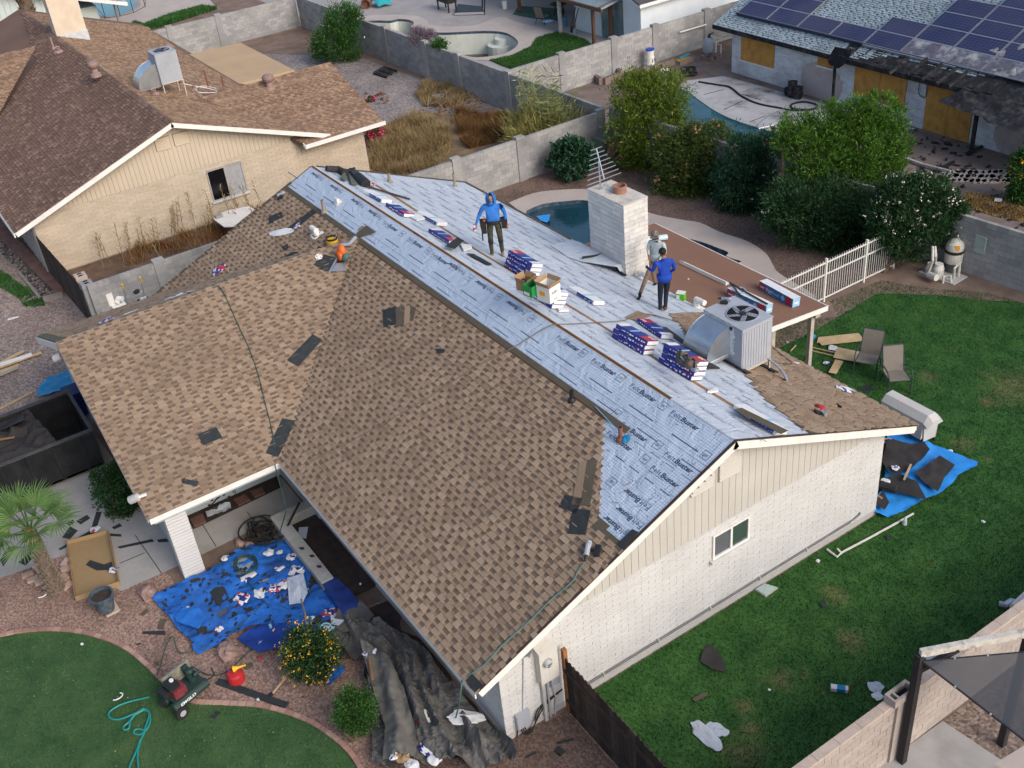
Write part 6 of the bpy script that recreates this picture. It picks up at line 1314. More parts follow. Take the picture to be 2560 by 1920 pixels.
bundle(B_('V',1190,565),.1,'white opened bundle farthest up the ridge','white');bundle(B_('V',1470,735),.02,'blue and red bundle second from the far end of the ridge','blue',flipend=False);bundle(B_('V',1860,840),.1,'white bundle with a blue side lying across the wooden strip','white');bundle(B_('V',2010,1060),.02,'flat blue bundle at the feet of the hooded worker','blue')
bundle(B_('B3',510,1065),-.02,'long bundle with a loose brown shingle on top near the gable','white',L=1.3)
def flatq(name,label,cat,hf,c,pts,m,th=.012,off=.016,group=None,parent=None,bend=0):
 ps=[hf(c,*p,off)for p in pts];n=(ps[1]-ps[0]).cross(ps[2]-ps[0]).normalized();n=n if n.z>0 else-n;mb=MB();mb.prism(ps,n*th);return obj(name,mb,m,label=label,cat=cat,group=group,origin=ps[0])
SHD=M('dark_shingle_back',(.035,.04,.043),var=.2,scale=6,fine=.3,rough=.95,spec=.15)
for c,pts,lab in(('B1',[(1845,670),(2010,503),(2072,540),(1918,712)],'large dark loose shingle in the middle of the ell slope'),('B1',[(1270,1148),(1390,1100),(1430,1167),(1308,1216)],'square dark loose shingle low on the ell slope'),('B1',[(1708,1268),(1815,1045),(1903,1060),(1790,1292)],'dark loose shingle lying in the valley beside the hose'),('B1',[(1178,1432),(1275,1450),(1265,1482),(1167,1460)],'small narrow dark scrap near the ell eave')):flatq('loose_shingle',lab,'shingle',E_,c,pts,SHD,off=.02,group='loose dark shingles on the roof')
for c,pts,lab,mt in(('B2',[(275,350),(355,325),(360,440),(280,460)],'loose shingle with a dark top, left of the three on the main slope',SHD),('B2',[(362,330),(415,330),(410,445),(362,452)],'middle loose brown shingle of the three on the main slope',STARTER),('B2',[(418,330),(450,318),(448,430),(412,440)],'pale loose shingle of the three on the main slope',SH_OUR),('B2',[(455,325),(488,330),(472,415),(452,420)],'narrow loose shingle at the right end of the three on the main slope',STARTER),
 ('B2',[(610,600),(640,596),(672,600),(668,625),(630,622)],'small torn black scrap on the main slope',SHD),('B2',[(1540,1330),(1590,1312),(1545,1600),(1490,1602)],'tan shingle lying along the stepped edge',SH_OUR),('B2',[(1592,1312),(1655,1312),(1608,1606),(1548,1602)],'grey brown shingle lying beside the tan one on the stepped edge',STARTER),('B2',[(1405,1612),(1450,1536),(1560,1560),(1520,1660)],'dark shingle under the pair at the stepped edge',SHD),('C2',[(1465,140),(1500,-20),(1612,-10),(1580,146)],'long dark shingle hanging below the stepped edge',SHD),('C2',[(808,1085),(852,1040),(918,1112),(866,1165)],'black flap at the very corner of the front eave',SHD),('C2',[(1785,205),(1880,112),(1920,130),(1820,240)],'dark olive starter scrap at the gable edge of the felt',SHD)):flatq('loose_shingle',lab,'shingle',F_,c,pts,mt,off=.02,group='loose shingles on the main slope')
for c,pts,lab,mt in(('V',[(50,965),(400,705),(450,740),(110,1010)],'long black strip on the small far slope',SHD),('A1',[(1730,1395),(1810,1362),(1822,1395),(1728,1440)],'dark rectangle left of the long black strip',SHD),('V',[(-40,1330),(160,1230),(225,1230),(200,1265),(0,1360)],'dark slab lying along the ell ridge',SHD),('V',[(20,1170),(90,1130),(110,1175),(50,1215)],'small dark scrap near the ell ridge',SHD)):flatq('loose_shingle',lab,'shingle',F_,c,pts,mt,off=.02,group='loose shingles on the far small slope')
flatq('loose_shingle','brown shingle lying on the felt beside the cable','shingle',B_,'Q',[(1780,850),(1960,760),(2140,830),(1930,890)],SH_OUR,off=.01);flatq('loose_shingle','brown shingle leaning by the lone flat bundle','shingle',B_,'H',[(70,820),(130,820),(390,1010),(340,1030)],STARTER,off=.01)
flatq('loose_shingle','dark shingle piece over the blue bundle at the hooded worker','shingle',B_,'V',[(2030,1160),(2180,1050),(2260,1090),(2150,1190)],SHD,off=.13);flatq('loose_shingle','curved dark strip before the hooded worker','shingle',B_,'M',[(110,1200),(230,1210),(560,1390),(480,1400)],SHD,off=.03)
flatq('loose_shingle','brown shingle laid over the bundle near the gable','shingle',B_,'B3',[(345,990),(395,978),(695,1125),(650,1145)],STARTER,off=.13)
# white drip pieces and caps beside bundles
def wrapper(p,s,label,seed,cols=('w',),group=None,flat=.35,cat='wrapper',mat=None,el=1.):
 """crumpled plastic wrapper: creased sheet folded over itself, printed in patches"""
 mb=MB();n=9;s*=.8;rs=random.Random(seed);a0=rs.uniform(0,6);ca,sa=math.cos(a0),math.sin(a0)
 for i in range(n):
  for j in range(n):
   u,v=i/(n-1)-.5,j/(n-1)-.5;sq=1-.35*(abs(u)*2)**2*(abs(v)*2)**2;x,y=(u*s*el+.22*s*mnoise.noise(Vector((u*2.2,v*2.2,seed+3))))*sq,(v*s/el**.5+.22*s*mnoise.noise(Vector((u*2.2,v*2.2,seed+9))))*sq
   z=.012+s*flat*max(0,.15+.9*abs(mnoise.noise(Vector((u*3,v*3,seed+21))))+.2*mnoise.noise(Vector((u*7,v*7,seed+2))))*(1.25-2*max(abs(u),abs(v)))
   mb.v.append((x*ca-y*sa,x*sa+y*ca,max(.006,z)))
 idx={'w':0,'b':1,'r':2}
 for i in range(n-1):
  for j in range(n-1):
   q=mnoise.noise(Vector((i*.42,j*.42,seed*3.1)));c=0
   if 'b' in cols and q>.12:c=1
   if 'r' in cols and q<-.2:c=2
   mb.add([],[],0);mb.f.append((i*n+j,(i+1)*n+j,(i+1)*n+j+1,i*n+j+1));mb.m.append(c)
 o=bpy.data.objects.new('wrapper',mesh_of('wrapper',mb,[mat or PAPERW,WRAPB,WRAPR],True));o.location=p;link(o);tag(o,label,cat,group);return o
def wr_plane(o,pl):
 o.rotation_euler=Matrix((pl.u,pl.v,pl.n)).transposed().to_euler();return o
for c,x,y,s,cols,lab,sd_,hf,pl in(('B3',1060,860,.62,'wb','white and blue wrapper on the brown shingles above the patio chairs',3,B_,PB),('V',20,990,.62,'w','pale crumpled plastic trailing down the far small slope',5,F_,PF),('V',215,910,.36,'wbr','red and blue wrapper beside the long black strip',8,F_,PF),('V',480,1290,.30,'wr','white torn wrapper with red print on the ell ridge',11,E_,PE),('B1',1410,90,.65,'wbr','large blue and red wrapper at the far valley of the ell',14,F_,PF),('B3',750,690,.22,'wr','small red and white wrapper below the air conditioner',17,B_,PB),('H',680,800,.15,'wr','tiny red wrapper stuck to the duct joint',19,B_,PB)):
 p=hf(c,x,y,.012)
 if 'duct joint' in lab:p=WY('H',680,805,ay0-.05)
 o=wrapper(p,s,lab,sd_,cols,flat=.25,el=2.2 if 'trailing' in lab else 1.);wr_plane(o,pl)
for c,pts,lab in(('V',[(1590,800),(1690,770),(1780,830),(1680,850)],'white paper flap at the end of the blue and red bundle'),('M',[(0,1060),(190,1070),(200,1120),(60,1170)],'white paper at the end of the bundle before the hooded worker'),('Q',[(850,740),(1000,740),(1005,770),(870,775)],'lowest white flap under the box stack'),('J',[(1180,1490),(1400,1400),(1430,1480),(1260,1510)],'lowest white flap of the stack by the big duct')):flatq('paper_flap',lab,'paper',B_,c,pts,PAPERW,th=.05,off=.01)
# ---- boxes on the stack
def obox_thing(name,label,cat,c,ux,vy,dims,m,mi,open_=True,flaps=True):
 ux=Vector(ux).normalized();vy=Vector(vy).normalized();n=ux.cross(vy);t=thing(name,label,cat,c);a,b,h=dims;o=Vector(c)-ux*a/2-vy*b/2;w=.008
 mb=MB();mb.obox(o,ux*a,vy*w,n*h);mb.obox(o+vy*(b-w),ux*a,vy*w,n*h);mb.obox(o+vy*w,ux*w,vy*(b-2*w),n*h);mb.obox(o+ux*(a-w)+vy*w,ux*w,vy*(b-2*w),n*h);mb.obox(o+ux*w+vy*w+n*.005,ux*(a-2*w),vy*(b-2*w),n*.01);body=obj('body',mb,m,t)
 if flaps:
  for q,e,f in((o,ux*a,-vy),(o+vy*b,ux*a,vy),(o,vy*b,-ux),(o+ux*a,vy*b,ux)):mb=MB();d=(f*.35+n).normalized();mb.obox(q+n*h,e,d*.13,f*.006 if abs(d.dot(f))<.9 else n*.006);obj('flap',mb,mi,t)
 return t,o,ux,vy,n,a,b,h
CARD=M('cardboard',(.36,.235,.125),var=.1,scale=6,rough=.9);GRN=M('green_box',(.02,.26,.06),rough=.5,var=.1);LIME=M('lime_box',(.10,.42,.02),rough=.5,var=.1);ORG=M('orange_label',(.80,.36,.02),rough=.6)
cb=B_('Q',700,640)+PB.n*.46
ux,vy=Vector((.97,.24,0)),Vector((-.24,.97,0))
t,o,u_,v_,n_v,a,b,h=obox_thing('cardboard_box','open white box printed ABC on top of the shingle stack','box',B_('Q',735,590,.53),ux,vy,(.44,.42,.44),WHITE,CARD)
q=MB();put_text(q,'ABC',o+u_*(a+.004)+v_*b*.5+n_v*.24,v_,n_v,width=.27,height=.09,center=True,bold=.01);put_text(q,'ABC',o+u_*(a+.004)+v_*b*.5+n_v*.06,v_,n_v,width=.16,height=.055,center=True);put_text(q,'C',o+u_*(a+.004)+v_*b*.5+n_v*.30,v_,n_v,height=.04,center=True);obj('lettering',q,INK,t)
q=MB();q.obox(o+u_*.10-v_*.004+n_v*.18,u_*.18,v_*.004,n_v*.12);l=obj('orange_label',q,ORG,t)
t,o,u_,v_,n_v,a,b,h=obox_thing('cardboard_box','green box between the white and the brown box','box',B_('Q',505,520,.53),ux,vy,(.31,.36,.30),GRN,GRN,flaps=False);q=MB();q.obox(o+u_*.03-v_*.004+n_v*.03,u_*.18,v_*.004,n_v*.09);obj('label',q,PAPERW,t)
t,o,u_,v_,n_v,a,b,h=obox_thing('cardboard_box','brown open box of fittings, leftmost on the shingle stack','box',B_('Q',420,450,.53),ux,vy,(.36,.36,.26),CARD,CARD);q=MB();q.ball(o+u_*.12+v_*.15+n_v*.2,(.1,.1,.06),8,5,jit=.3);obj('contents',q,BLACK,t)
# ---- tool bag on the stack
c=B_('J',720,830,.55);t=thing('tool_bag','brown and black tool belt heaped on the shingle stack by the duct','tool bag',c);TB=M('brown_leather',(.13,.095,.075),var=.3,scale=9,rough=.8)
m=MB().ball((0,0,.07),(.36,.17,.10),12,8,jit=.25);m.ball((.2,-.08,.12),(.16,.13,.12),10,7,jit=.25);m.ball((-.25,.05,.1),(.15,.13,.1),10,7,jit=.25);obj('pouch',m,TB,t,0,smooth=True)
m=MB()
for k in range(3):m.tube([(-.35+.2*k,.12,.12),(-.25+.25*k,0,.3-.04*k),(-.1+.25*k,-.14,.16)],.022,6)
obj('strap',m,BLACK,t,0);m=MB().tube([(-.15,-.1,.2),(.05,-.12,.15),(.2,-.05,.2)],.015,5);obj('teal_trim',m,M('teal_trim',(.12,.30,.33)),t,0);m=MB().box((.3,-.16,.04),(.46,-.05,.13));obj('battery',m,STEELB,t,0)
# ---- black bag and felt roll at the far ridge
c=B_('V',880,290);t=thing('felt_roll','black torn felt and bags heaped at the far end of the ridge','felt',c)
m=MB().tube([B_('V',570,200,.12),B_('V',720,215,.12),B_('V',800,260,.12)],[.10,.12,.13],9);obj('roll',m,FELTB,t)
m=MB().tube([B_('V',870,240,.1),B_('V',960,320,.13),B_('V',1060,390,.12)],[.14,.2,.17],9);m.tube([B_('V',810,240,.15),B_('V',920,200,.3)],.05,6);obj('bag',m,BLACK,t)
for k,pts in enumerate(([(740,320),(800,230),(830,340),(790,355)],[(800,240),(850,260),(960,400),(880,400)])):ps=[B_('V',*p,.05+.1*(j==1))for j,p in enumerate(pts)];m=MB().prism(ps,(0,0,.02));obj('felt_flap',m,M('olive_felt',(.10,.11,.09),rough=.9)if 'olive_felt' not in bpy.data.materials else bpy.data.materials['olive_felt'],t)
o=wrapper(B_('V',1120,400,.05),.4,'white wrapper with red print under the black felt at the far ridge',31,'wr');wr_plane(o,PB)
m=MB().bar(B_('V',1050,415,.05),B_('V',1595,580,.04),.07,.03);obj('metal_strip',m,BROWN,label='long dark brown metal strip lying across the far felt',cat='strip')
# ---- vents and pipes
RU=bpy.data.materials['rust']
vent_pipe(B_('V',1350,370),.34,.055,'left of the two grey pipes at the far felt edge',mat=M('tan_pipe',(.26,.22,.17),rough=.8));vent_pipe(B_('V',2150,420),.5,.05,'right of the two pipes at the far felt edge',mat=bpy.data.materials['tan_pipe']);vent_pipe(F_('V',545,735),.42,.055,'brown pipe in the grey starter strip on the far front slope',mat=bpy.data.materials['tan_pipe'])
vent_pipe(F_('B2',1805,1180),.34,.05,'rusty vent pipe through the felt near the stepped edge',mat=RU);vent_pipe(F_('B2',1490,930),.30,.05,'dark vent pipe just below the grey starter strip',mat=BLACK,lean=.02)
m=MB().obox(F_('B2',1640,970,.02),F_('B2',1780,1120,.02)-F_('B2',1640,970,.02),PF.u*.08,PF.n*.03);obj('metal_flashing',m,PALEB,label='pale blue metal strip leading to the rusty vent pipe',cat='flashing')
o=wrapper(F_('B2',1840,1180,.01),.3,'scrunched blue plastic at the foot of the rusty vent pipe',41,'w',mat=TARPC);wr_plane(o,PF)
def jack(p,pl,label,s=1.,elbowed=True):
 t=thing('vent_jack',label,'vent jack',p);u,v,n=pl.u,pl.v,pl.n;m=MB().obox(Vector(p)-u*.22*s-v*.2*s,u*.44*s,v*.4*s,n*.012);obj('base_plate',m,WHITE,t);m=MB().tube([Vector(p),Vector(p)+n*.2*s,Vector(p)+n*.3*s+u*.12*s],[.11*s,.09*s,.09*s],12);m.tube([Vector(p)+n*.28*s-u*.05*s,Vector(p)+n*.30*s+u*.34*s],.085*s,12);obj('hood',m,WHITE,t);return t
jack(F_('V',450,1010),PF,'white vent jack on the far small slope',1.0);jack(F_('V',715,620),PF,'white cone vent on the blue felt near the far ridge',.6);PT=Plane(G('H',500,590,2.72),(1,0,0),(0,1,0));
def PAT(c,x,y,off=0):return hit(c,x,y,(0,.093,1),2.72+.093*12.3+off)
PP_=Plane((0,12.3,2.72),(1,0,0),(0,1,-.093))
jack(PAT('H',520,570),PP_,'white vent jack on the patio roof beside the air conditioner',1.0);jack(PAT('N',400,960),PP_,'white vent jack lying at the foot of the chimney',.9)
# ---- patio roof
t=thing('patio_roof','flat reddish brown patio roof behind the felted house','roof',(-9,14,0));px0,px1=-13.4,-5.42;m=MB().hexa([(px0,12.32,2.58),(px1,12.32,2.58),(px1,15.5,2.29),(px0,15.5,2.29),(px0,12.32,2.715),(px1,12.32,2.715),(px1,15.5,2.42),(px0,15.5,2.42)])
obj('roof_sheet',m,M('red_brown_roll_roofing',(.215,.115,.078),var=.08,scale=.7,rough=.95,fine=.1,fscale=50),t)
m=MB().hexa([(px1,12.3,2.56),(px1+.03,12.3,2.56),(px1+.03,15.53,2.27),(px1,15.53,2.27),(px1,12.3,2.72),(px1+.03,12.3,2.72),(px1+.03,15.53,2.43),(px1,15.53,2.43)]);m.box((px0,15.5,2.27),(px1+.03,15.53,2.42));obj('fascia',m,WHITE,t)
for x,y in((-5.75,13.55),(-5.75,15.2),(-9.5,15.2),(-13.1,15.2)):m=MB().box((x-.07,y-.07,0),(x+.07,y+.07,2.3));obj('post',m,M('tan_post',(.42,.37,.31),rough=.8)if 'tan_post' not in bpy.data.materials else bpy.data.materials['tan_post'],t)
m=MB().box((-13.2,15.1,2.1),(-5.5,15.3,2.3));obj('beam',m,bpy.data.materials['tan_post'],t);m=MB().box((-5.62,15.55,2.0),(-5.5,15.75,2.3));
def ventbox(c,p0,p1,label,tear=False):
 a,b=PAT(c,*p0),PAT(c,*p1);d=b-a;u=d.normalized();v=PP_.n.cross(u).normalized();n=PP_.n;L=d.length;W_,H_=.30,.29;t=thing('vent_box',label,'box',a.lerp(b,.5));m=MB().obox(a,u*L,v*W_,n*H_);obj('box',m,M('vent_box_blue',(.03,.16,.36),rough=.45,var=.08)if 'vent_box_blue' not in bpy.data.materials else bpy.data.materials['vent_box_blue'],t)
 m=MB().obox(a-u*.003-v*.003+n*H_,u*(L+.006),v*(W_+.006),n*.006);obj('white_top',m,PAPERW,t)
 m=MB().obox(a+u*.015-v*.004+n*.05,u*.27,v*.004,n*.2);r_=obj('red_panel',m,WRAPR,t);m=MB();put_text(m,'GAF',a+u*.15-v*.006+n*.11,u,n,width=.2,height=.09,bold=.03,center=True);obj('lettering',m,INKW,r_)
 m=MB();put_text(m,'Rigid',a+u*.33-v*.006+n*.10,u,n,width=.28,height=.15,bold=.012);put_text(m,'Vent3',a+u*.63-v*.006+n*.10,u,n,width=.26,height=.12,shear=.1);put_text(m,'Roll Ridge Vent',a+u*.36-v*.006+n*.045,u,n,width=.4,height=.03);obj('lettering',m,INKW,t)
 m=MB().obox(a+u*(L-.3)-v*.004+n*.02,u*.24,v*.004,n*.25);obj('red_panel',m,WRAPR,t);c_=a+u*(L-.42)-v*.007+n*.15;m=MB().add([c_-u*.1,c_-n*.1,c_+u*.1,c_+n*.1],[(0,1,2,3)]);obj('diamond',m,PALEB,t)
 m=MB().obox(a+u*L+v*.01+n*.01,u*.006,v*(W_-.02),n*(H_-.02));e=obj('pale_end',m,PALEB,t);m=MB().obox(a+u*(L+.006)+v*.06+n*.1,u*.003,v*.18,n*.06);obj('end_label',m,PAPERW,e);return t
ventbox('H',(1330,330),(1760,570),'closed blue ridge vent box nearest the outer edge of the patio roof');ventbox('H',(915,425),(1415,660),'blue ridge vent box with dark strips on top beside the air conditioner')
m=MB();p=PAT('H',950,240,.34);q=PAT('H',1445,520,.34);m.bar(p,q,.05,.03);m.bar(p,PAT('H',1100,410,.36),.03,.03);obj('metal_strip',m,BLACK,label='black metal strips lying on the second vent box',cat='strip')
m=MB().tube([PAT('H',1100+55*math.cos(a),345+38*math.sin(a),.31)for a in np.linspace(0,6.4,20)],.03,6);obj('tape_roll',m,STEELB,label='grey coil lying on the second vent box',cat='coil')
a,b=PAT('N',1100,680,.01),PAT('N',1900,1060,.01);u=(b-a).normalized();v=PP_.n.cross(u);m=MB().obox(a,b-a,v*.20,PP_.n*.012);m.obox(a,b-a,-v*.012,PP_.n*.12);obj('gutter_flashing',m,WHITE,label='long white angle flashing lying on the patio roof',cat='flashing')
m=MB().tube([PAT('N',480,270,.11),PAT('N',880,225,.11)],.1,12);obj('tube_roll',m,M('pale_blue_tube',(.50,.62,.70),rough=.4),label='pale blue tube lying behind the chimney',cat='tube')
a=PAT('N',1075,1350);t,o,u_,v_,n_v,aa,bb,h=obox_thing('nail_box','bright green nail box beside the worker in dark jeans','box',a+Vector((-.06,.16,0)),(.85,.5,0),(-.5,.85,0),(.26,.22,.25),LIME,LIME,flaps=False);m=MB().obox(o+n_v*h,u_*aa,v_*bb,n_v*.006);obj('lid',m,PAPERW,t);m=MB().obox(o+u_*.02-v_*.004+n_v*.05,u_*.1,v_*.004,n_v*.15);obj('label',m,PAPERW,t)
m=MB().ball((0,0,.02),.03,6,4);o=obj('crumpled_paper',m,PAPERW,label='tiny white crumb in the middle of the patio roof',cat='paper');o.location=PAT('N',1250,962,.0)
# ---- tools
def nailgun(p,pl,ang,label,mats=None,s=1.):
 u=pl.u*math.cos(ang)+pl.v*math.sin(ang);v=pl.n.cross(u);n=pl.n;t=thing('nail_gun',label,'nail gun',p);P_=Vector(p);m=MB().tube([P_+n*.05*s,P_+n*.06*s+u*.2*s],[.045*s,.05*s],10);m.tube([P_+n*.06*s+u*.2*s,P_+n*.06*s+u*.26*s],[.055*s,.04*s],10);obj('motor',m,(mats or[STEELG])[0],t)
 m=MB().bar(P_+u*.12*s+n*.04*s,P_+u*.1*s-v*.2*s+n*.04*s,.04*s,.045*s,n);obj('handle',m,BLACK,t);m=MB().obox(P_+u*.0-v*.21*s+n*.015*s,u*.2*s,v*.09*s,n*.05*s);obj('magazine',m,BLACK,t);m=MB().tube([P_+n*.05*s,P_+n*.045*s-u*.1*s],[.03*s,.015*s],7);obj('nose',m,BLACK,t);return t
nailgun(F_('C2',1590,290,.02),PF,2.2,'grey nail gun on the main slope near the gable',[STEELG],1.3);nailgun(Vector(G('H',850,470,zt_+.01)),Plane((0,0,0),(1,0,0),(0,1,0)),.6,'grey nail gun lying on top of the air conditioner',[METAL]);nailgun(B_('B3',910,1010,.01),PB,2.6,'grey nail gun beside the red pouch on the brown shingles',[METAL],1.0);nailgun(F_('A1',1790,1265,.01),PF,1.0,'grey nail gun on the far rake edge of the small slope',[STEELG],1.1);nailgun(E2_('B1',940,275,.01),PE2,.6,'nail gun lying on the far side of the ell ridge',[STEELG],1.0)
m=MB().ball((0,0,.03),(.17,.10,.05),10,6,jit=.25);o=obj('pouch',m,RED,label='red pouch beside a nail gun on the brown shingles',cat='pouch',smooth=True);o.location=B_('B3',900,978,.0)
t=thing('hammer','hammer lying on the brown shingles near the red pouch','hammer',B_('B3',1000,965));m=MB().bar(B_('B3',968,968,.03),B_('B3',1010,958,.03),.03,.03);obj('handle',m,M('hammer_handle',(.35,.2,.08)),t);m=MB().bar(B_('B3',1005,952,.04),B_('B3',1038,972,.04),.035,.04);obj('head',m,BLACK,t)
# blower, bucket, sheet on the ell ridge
p=E_('V',780,1330,.03);t=thing('backpack_blower','orange backpack blower on the ell ridge','leaf blower',p);ORB=M('orange_plastic',(.62,.12,.02),rough=.4,var=.1)
m=MB().ball((0,0,.30),(.17,.14,.22),12,8,jit=.08);m.lathe([(.15,-.06),(.15,.06)],(.02,-.1,.2),14,ax=(0,1,0));obj('fan_housing',m,ORB,t,0,smooth=True);m=MB().ball((.17,.02,.16),(.13,.14,.14),10,6,jit=.2);obj('engine',m,M('green_grey',(.07,.12,.10),rough=.6),t,0,smooth=True);m=MB().ball((.05,0,.06),(.15,.13,.07),10,5,jit=.1);obj('tank',m,BLACK,t,0)
m=MB();e_=F_('V',925,1050,.1)-Vector(p);m.tube([Vector((.0,.05,.5)),e_*.55+Vector((0,0,.12)),e_],[.05,.055,.06],9);obj('blow_tube',m,STEELB,t,0)
p=F_('V',650,1140,.0);t=thing('bucket','black and yellow bucket behind the ell ridge','bucket',p);m=MB().lathe([(.16,-.1),(.19,.26),(.165,.26),(.15,.1),(.001,.1)],(0,0,0),14);obj('body',m,BLACK,t,0);m=MB().lathe([(.186,.04),(.192,.2)],(0,0,0),14);obj('yellow_label',m,YEL,t,0);m=MB().tube([(.19*math.cos(a),.19*math.sin(a)*.9,.26+.1*math.sin(a))for a in np.linspace(0,3.14,10)],.008,4);obj('handle',m,METAL,t,0)
m=MB().tube([F_('V',440,1205,.02),F_('V',480,1165,.10),F_('V',545,1185,.04),F_('V',470,1200,.03)],.025,5);obj('strap',m,BLACK,label='black strap beside the yellow bucket',cat='strap')
flatq('metal_sheet','shiny metal sheet under the orange blower','sheet metal',E_,'V',[(630,1470),(690,1370),(800,1365),(810,1460)],METAL,off=.05);flatq('metal_sheet','narrow bent metal strip beside the orange blower','sheet metal',E_,'V',[(590,1490),(700,1280),(730,1280),(620,1480)],METAL,off=.08)
flatq('loose_shingle','dark felt square under the orange blower','shingle',E_,'V',[(410,1385),(545,1260),(800,1330),(560,1470)],SHD,off=.02,th=.01)
flatq('loose_shingle','brown shingles tucked where the ell ridge meets the felt','shingle',F_,'V',[(940,1000),(1060,910),(1170,990),(960,1050)],STARTER,off=.04);flatq('loose_shingle','folded tan shingle at the head of the ell ridge','shingle',F_,'V',[(960,950),(1010,905),(1070,925),(1000,990)],SH_OUR,off=.02)
# far side of the ell ridge
for c,x,y,s,cols,lab,sd_ in(('B1',690,415,.9,'wbr','long red and blue wrapper on the white felt of the ell',51),('B1',1150,255,.7,'wb','blue and white wrapper along the ell ridge',52),('B1',840,365,.4,'w','white wrapper on the ell felt',53)):o=wrapper(E2_(c,x,y,.01),s,lab,sd_,cols,flat=.15,el=2.);wr_plane(o,PE2)
t=thing('ladder','aluminium ladder with yellow tips leaning at the far ell eave','ladder',(-21.3,.5,0));b0,b1=WX('B1',790,200,-21.15),WX('B1',905,155,-21.15)
for bb_ in(b0,b1):m=MB().bar(bb_+Vector((-.9,0,-bb_.z)),bb_,.06,.03,(0,1,0));s_=obj('side_rail',m,METAL,t);m=MB().bar(bb_-Vector((.05,0,.12)),bb_+Vector((.04,0,.12)),.075,.05,(0,1,0));obj('tip',m,YEL,s_)
for k in range(8):f=k/8;m=MB().tube([(b0+Vector((-.9,0,-b0.z))).lerp(b0,.1+f*.86),(b1+Vector((-.9,0,-b1.z))).lerp(b1,.1+f*.86)],.018,6);obj('rung',m,METAL,t)
p=WX('B1',750,300,-21.0);t=thing('vent_jack','white vent jack standing at the far ell eave beside the ladder','vent jack',p);m=MB().tube([p,p+Vector((0,.1,.12)),p+Vector((.1,.2,.1))],.1,10);m.box((p.x-.02,p.y-.25,p.z-.05),(p.x,p.y-.05,p.z+.4));obj('hood',m,WHITE,t);m=MB().box((p.x-.2,p.y-.2,p.z-.08),(p.x+.2,p.y+.25,p.z-.06));obj('base_plate',m,WHITE,t)
m=MB().ball((0,0,.05),(.12,.12,.06),8,5);m.ball((0,.03,.1),(.08,.1,.04),8,5);o=obj('cap',m,BLACK,label='black cap or tape lying by the ladder top',cat='cap');o.location=WX('B1',880,240,-20.9)
# ropes and hoses over the roof
def hose(label,pts,r,m,name='hose',cat='hose',k=6):mb=MB();mb.tube(smooth(pts,k),r,5);return obj(name,mb,m,label=label,cat=cat)
hose('green air hose running down the ell slope and off the eave',[E_('B1',*q,.03)for q in[(1400,195),(1440,240),(1530,440),(1600,590),(1660,760),(1700,930),(1740,1080),(1760,1200),(1770,1350)]]+[WY('Y',1045,180,-1.2),WY('Y',1075,330,-1.4),WY('Y',1080,410,-1.6),G('Y',980,740,.1)],.016,HOSEDK)
hose('tan rope stretched across the main slope to the ridge',[F_('B2',*q,.03)for q in[(-210,1330),(0,1230),(150,1150),(420,1000),(600,890),(880,710),(1110,590),(1290,480),(1370,442)]]+[B_('B2',*q,.03)for q in[(1480,437),(1700,425),(1830,412),(1920,375),(2020,380),(2180,430)]],.013,M('tan_rope',(.17,.135,.10),rough=.9),'rope','rope')
hose('teal air hose from the nail gun down to the front eave corner',[F_('C2',*q,.03)for q in[(1570,330),(1530,380),(1490,450),(1350,570),(1230,690),(1050,850),(940,970),(860,1030),(790,1080)]]+[WY('T',1510,640,-.95),WY('T',1480,860,-1.0),G('T',1440,1030,.45)],.018,M('grey_teal_hose',(.07,.15,.14),rough=.6))
hose('dark cord from the air conditioner along the brown shingles',[B_('B3',*q,.03)for q in[(600,590),(660,640),(720,690),(650,690),(600,680)]],.012,BLACK,'cord','cord')
hose('dark loop of cable beside the jeans worker',[B_('Q',*q,.02)for q in[(2060,800),(2140,810),(2212,830)]],.012,BLACK,'cord','cord')
CON0=M('grey_white_shade',(.42,.42,.42),rough=.6)
for px_,lab in(((375,650),'white floodlight under the upper ell gable'),((862,1560),'white floodlight at the low end of the ell gable')):
 p=WY('B1',*px_,Y2-.10);t=thing('floodlight',lab,'light',p);m=MB().lathe([(.10,-.12),(.11,0),(.11,.12),(.09,.12),(.08,.08),(.001,.08)],p,14,ax=(-.5,-.7,-.35));obj('shade',m,CON0,t);m=MB().bar(p,p+Vector((.1,.3,.05)),.06,.06);obj('arm',m,WHITE,t)
m=MB()
for k in range(46):x,y=random.uniform(-9,.1),random.uniform(-.4,4.6);p=Vector((x,y,EZ+PM*(y-EY)+.022));a=random.uniform(0,6);m.obox(p,(math.cos(a)*.1,math.sin(a)*.1,0),(-math.sin(a)*.012,math.cos(a)*.012,0),(0,0,.01))
for k in range(24):x,y=random.uniform(-14,-9.6),random.uniform(-4,0);p=Vector((x,y,EZ+PM*(X1-x)+.022));a=random.uniform(0,6);m.obox(p,(math.cos(a)*.09,math.sin(a)*.09,0),(-math.sin(a)*.012,math.cos(a)*.012,0),(0,0,.01))
obj('roof_litter',m,STRAW,kind='stuff',label='fine straw and splinters scattered on the shingles')
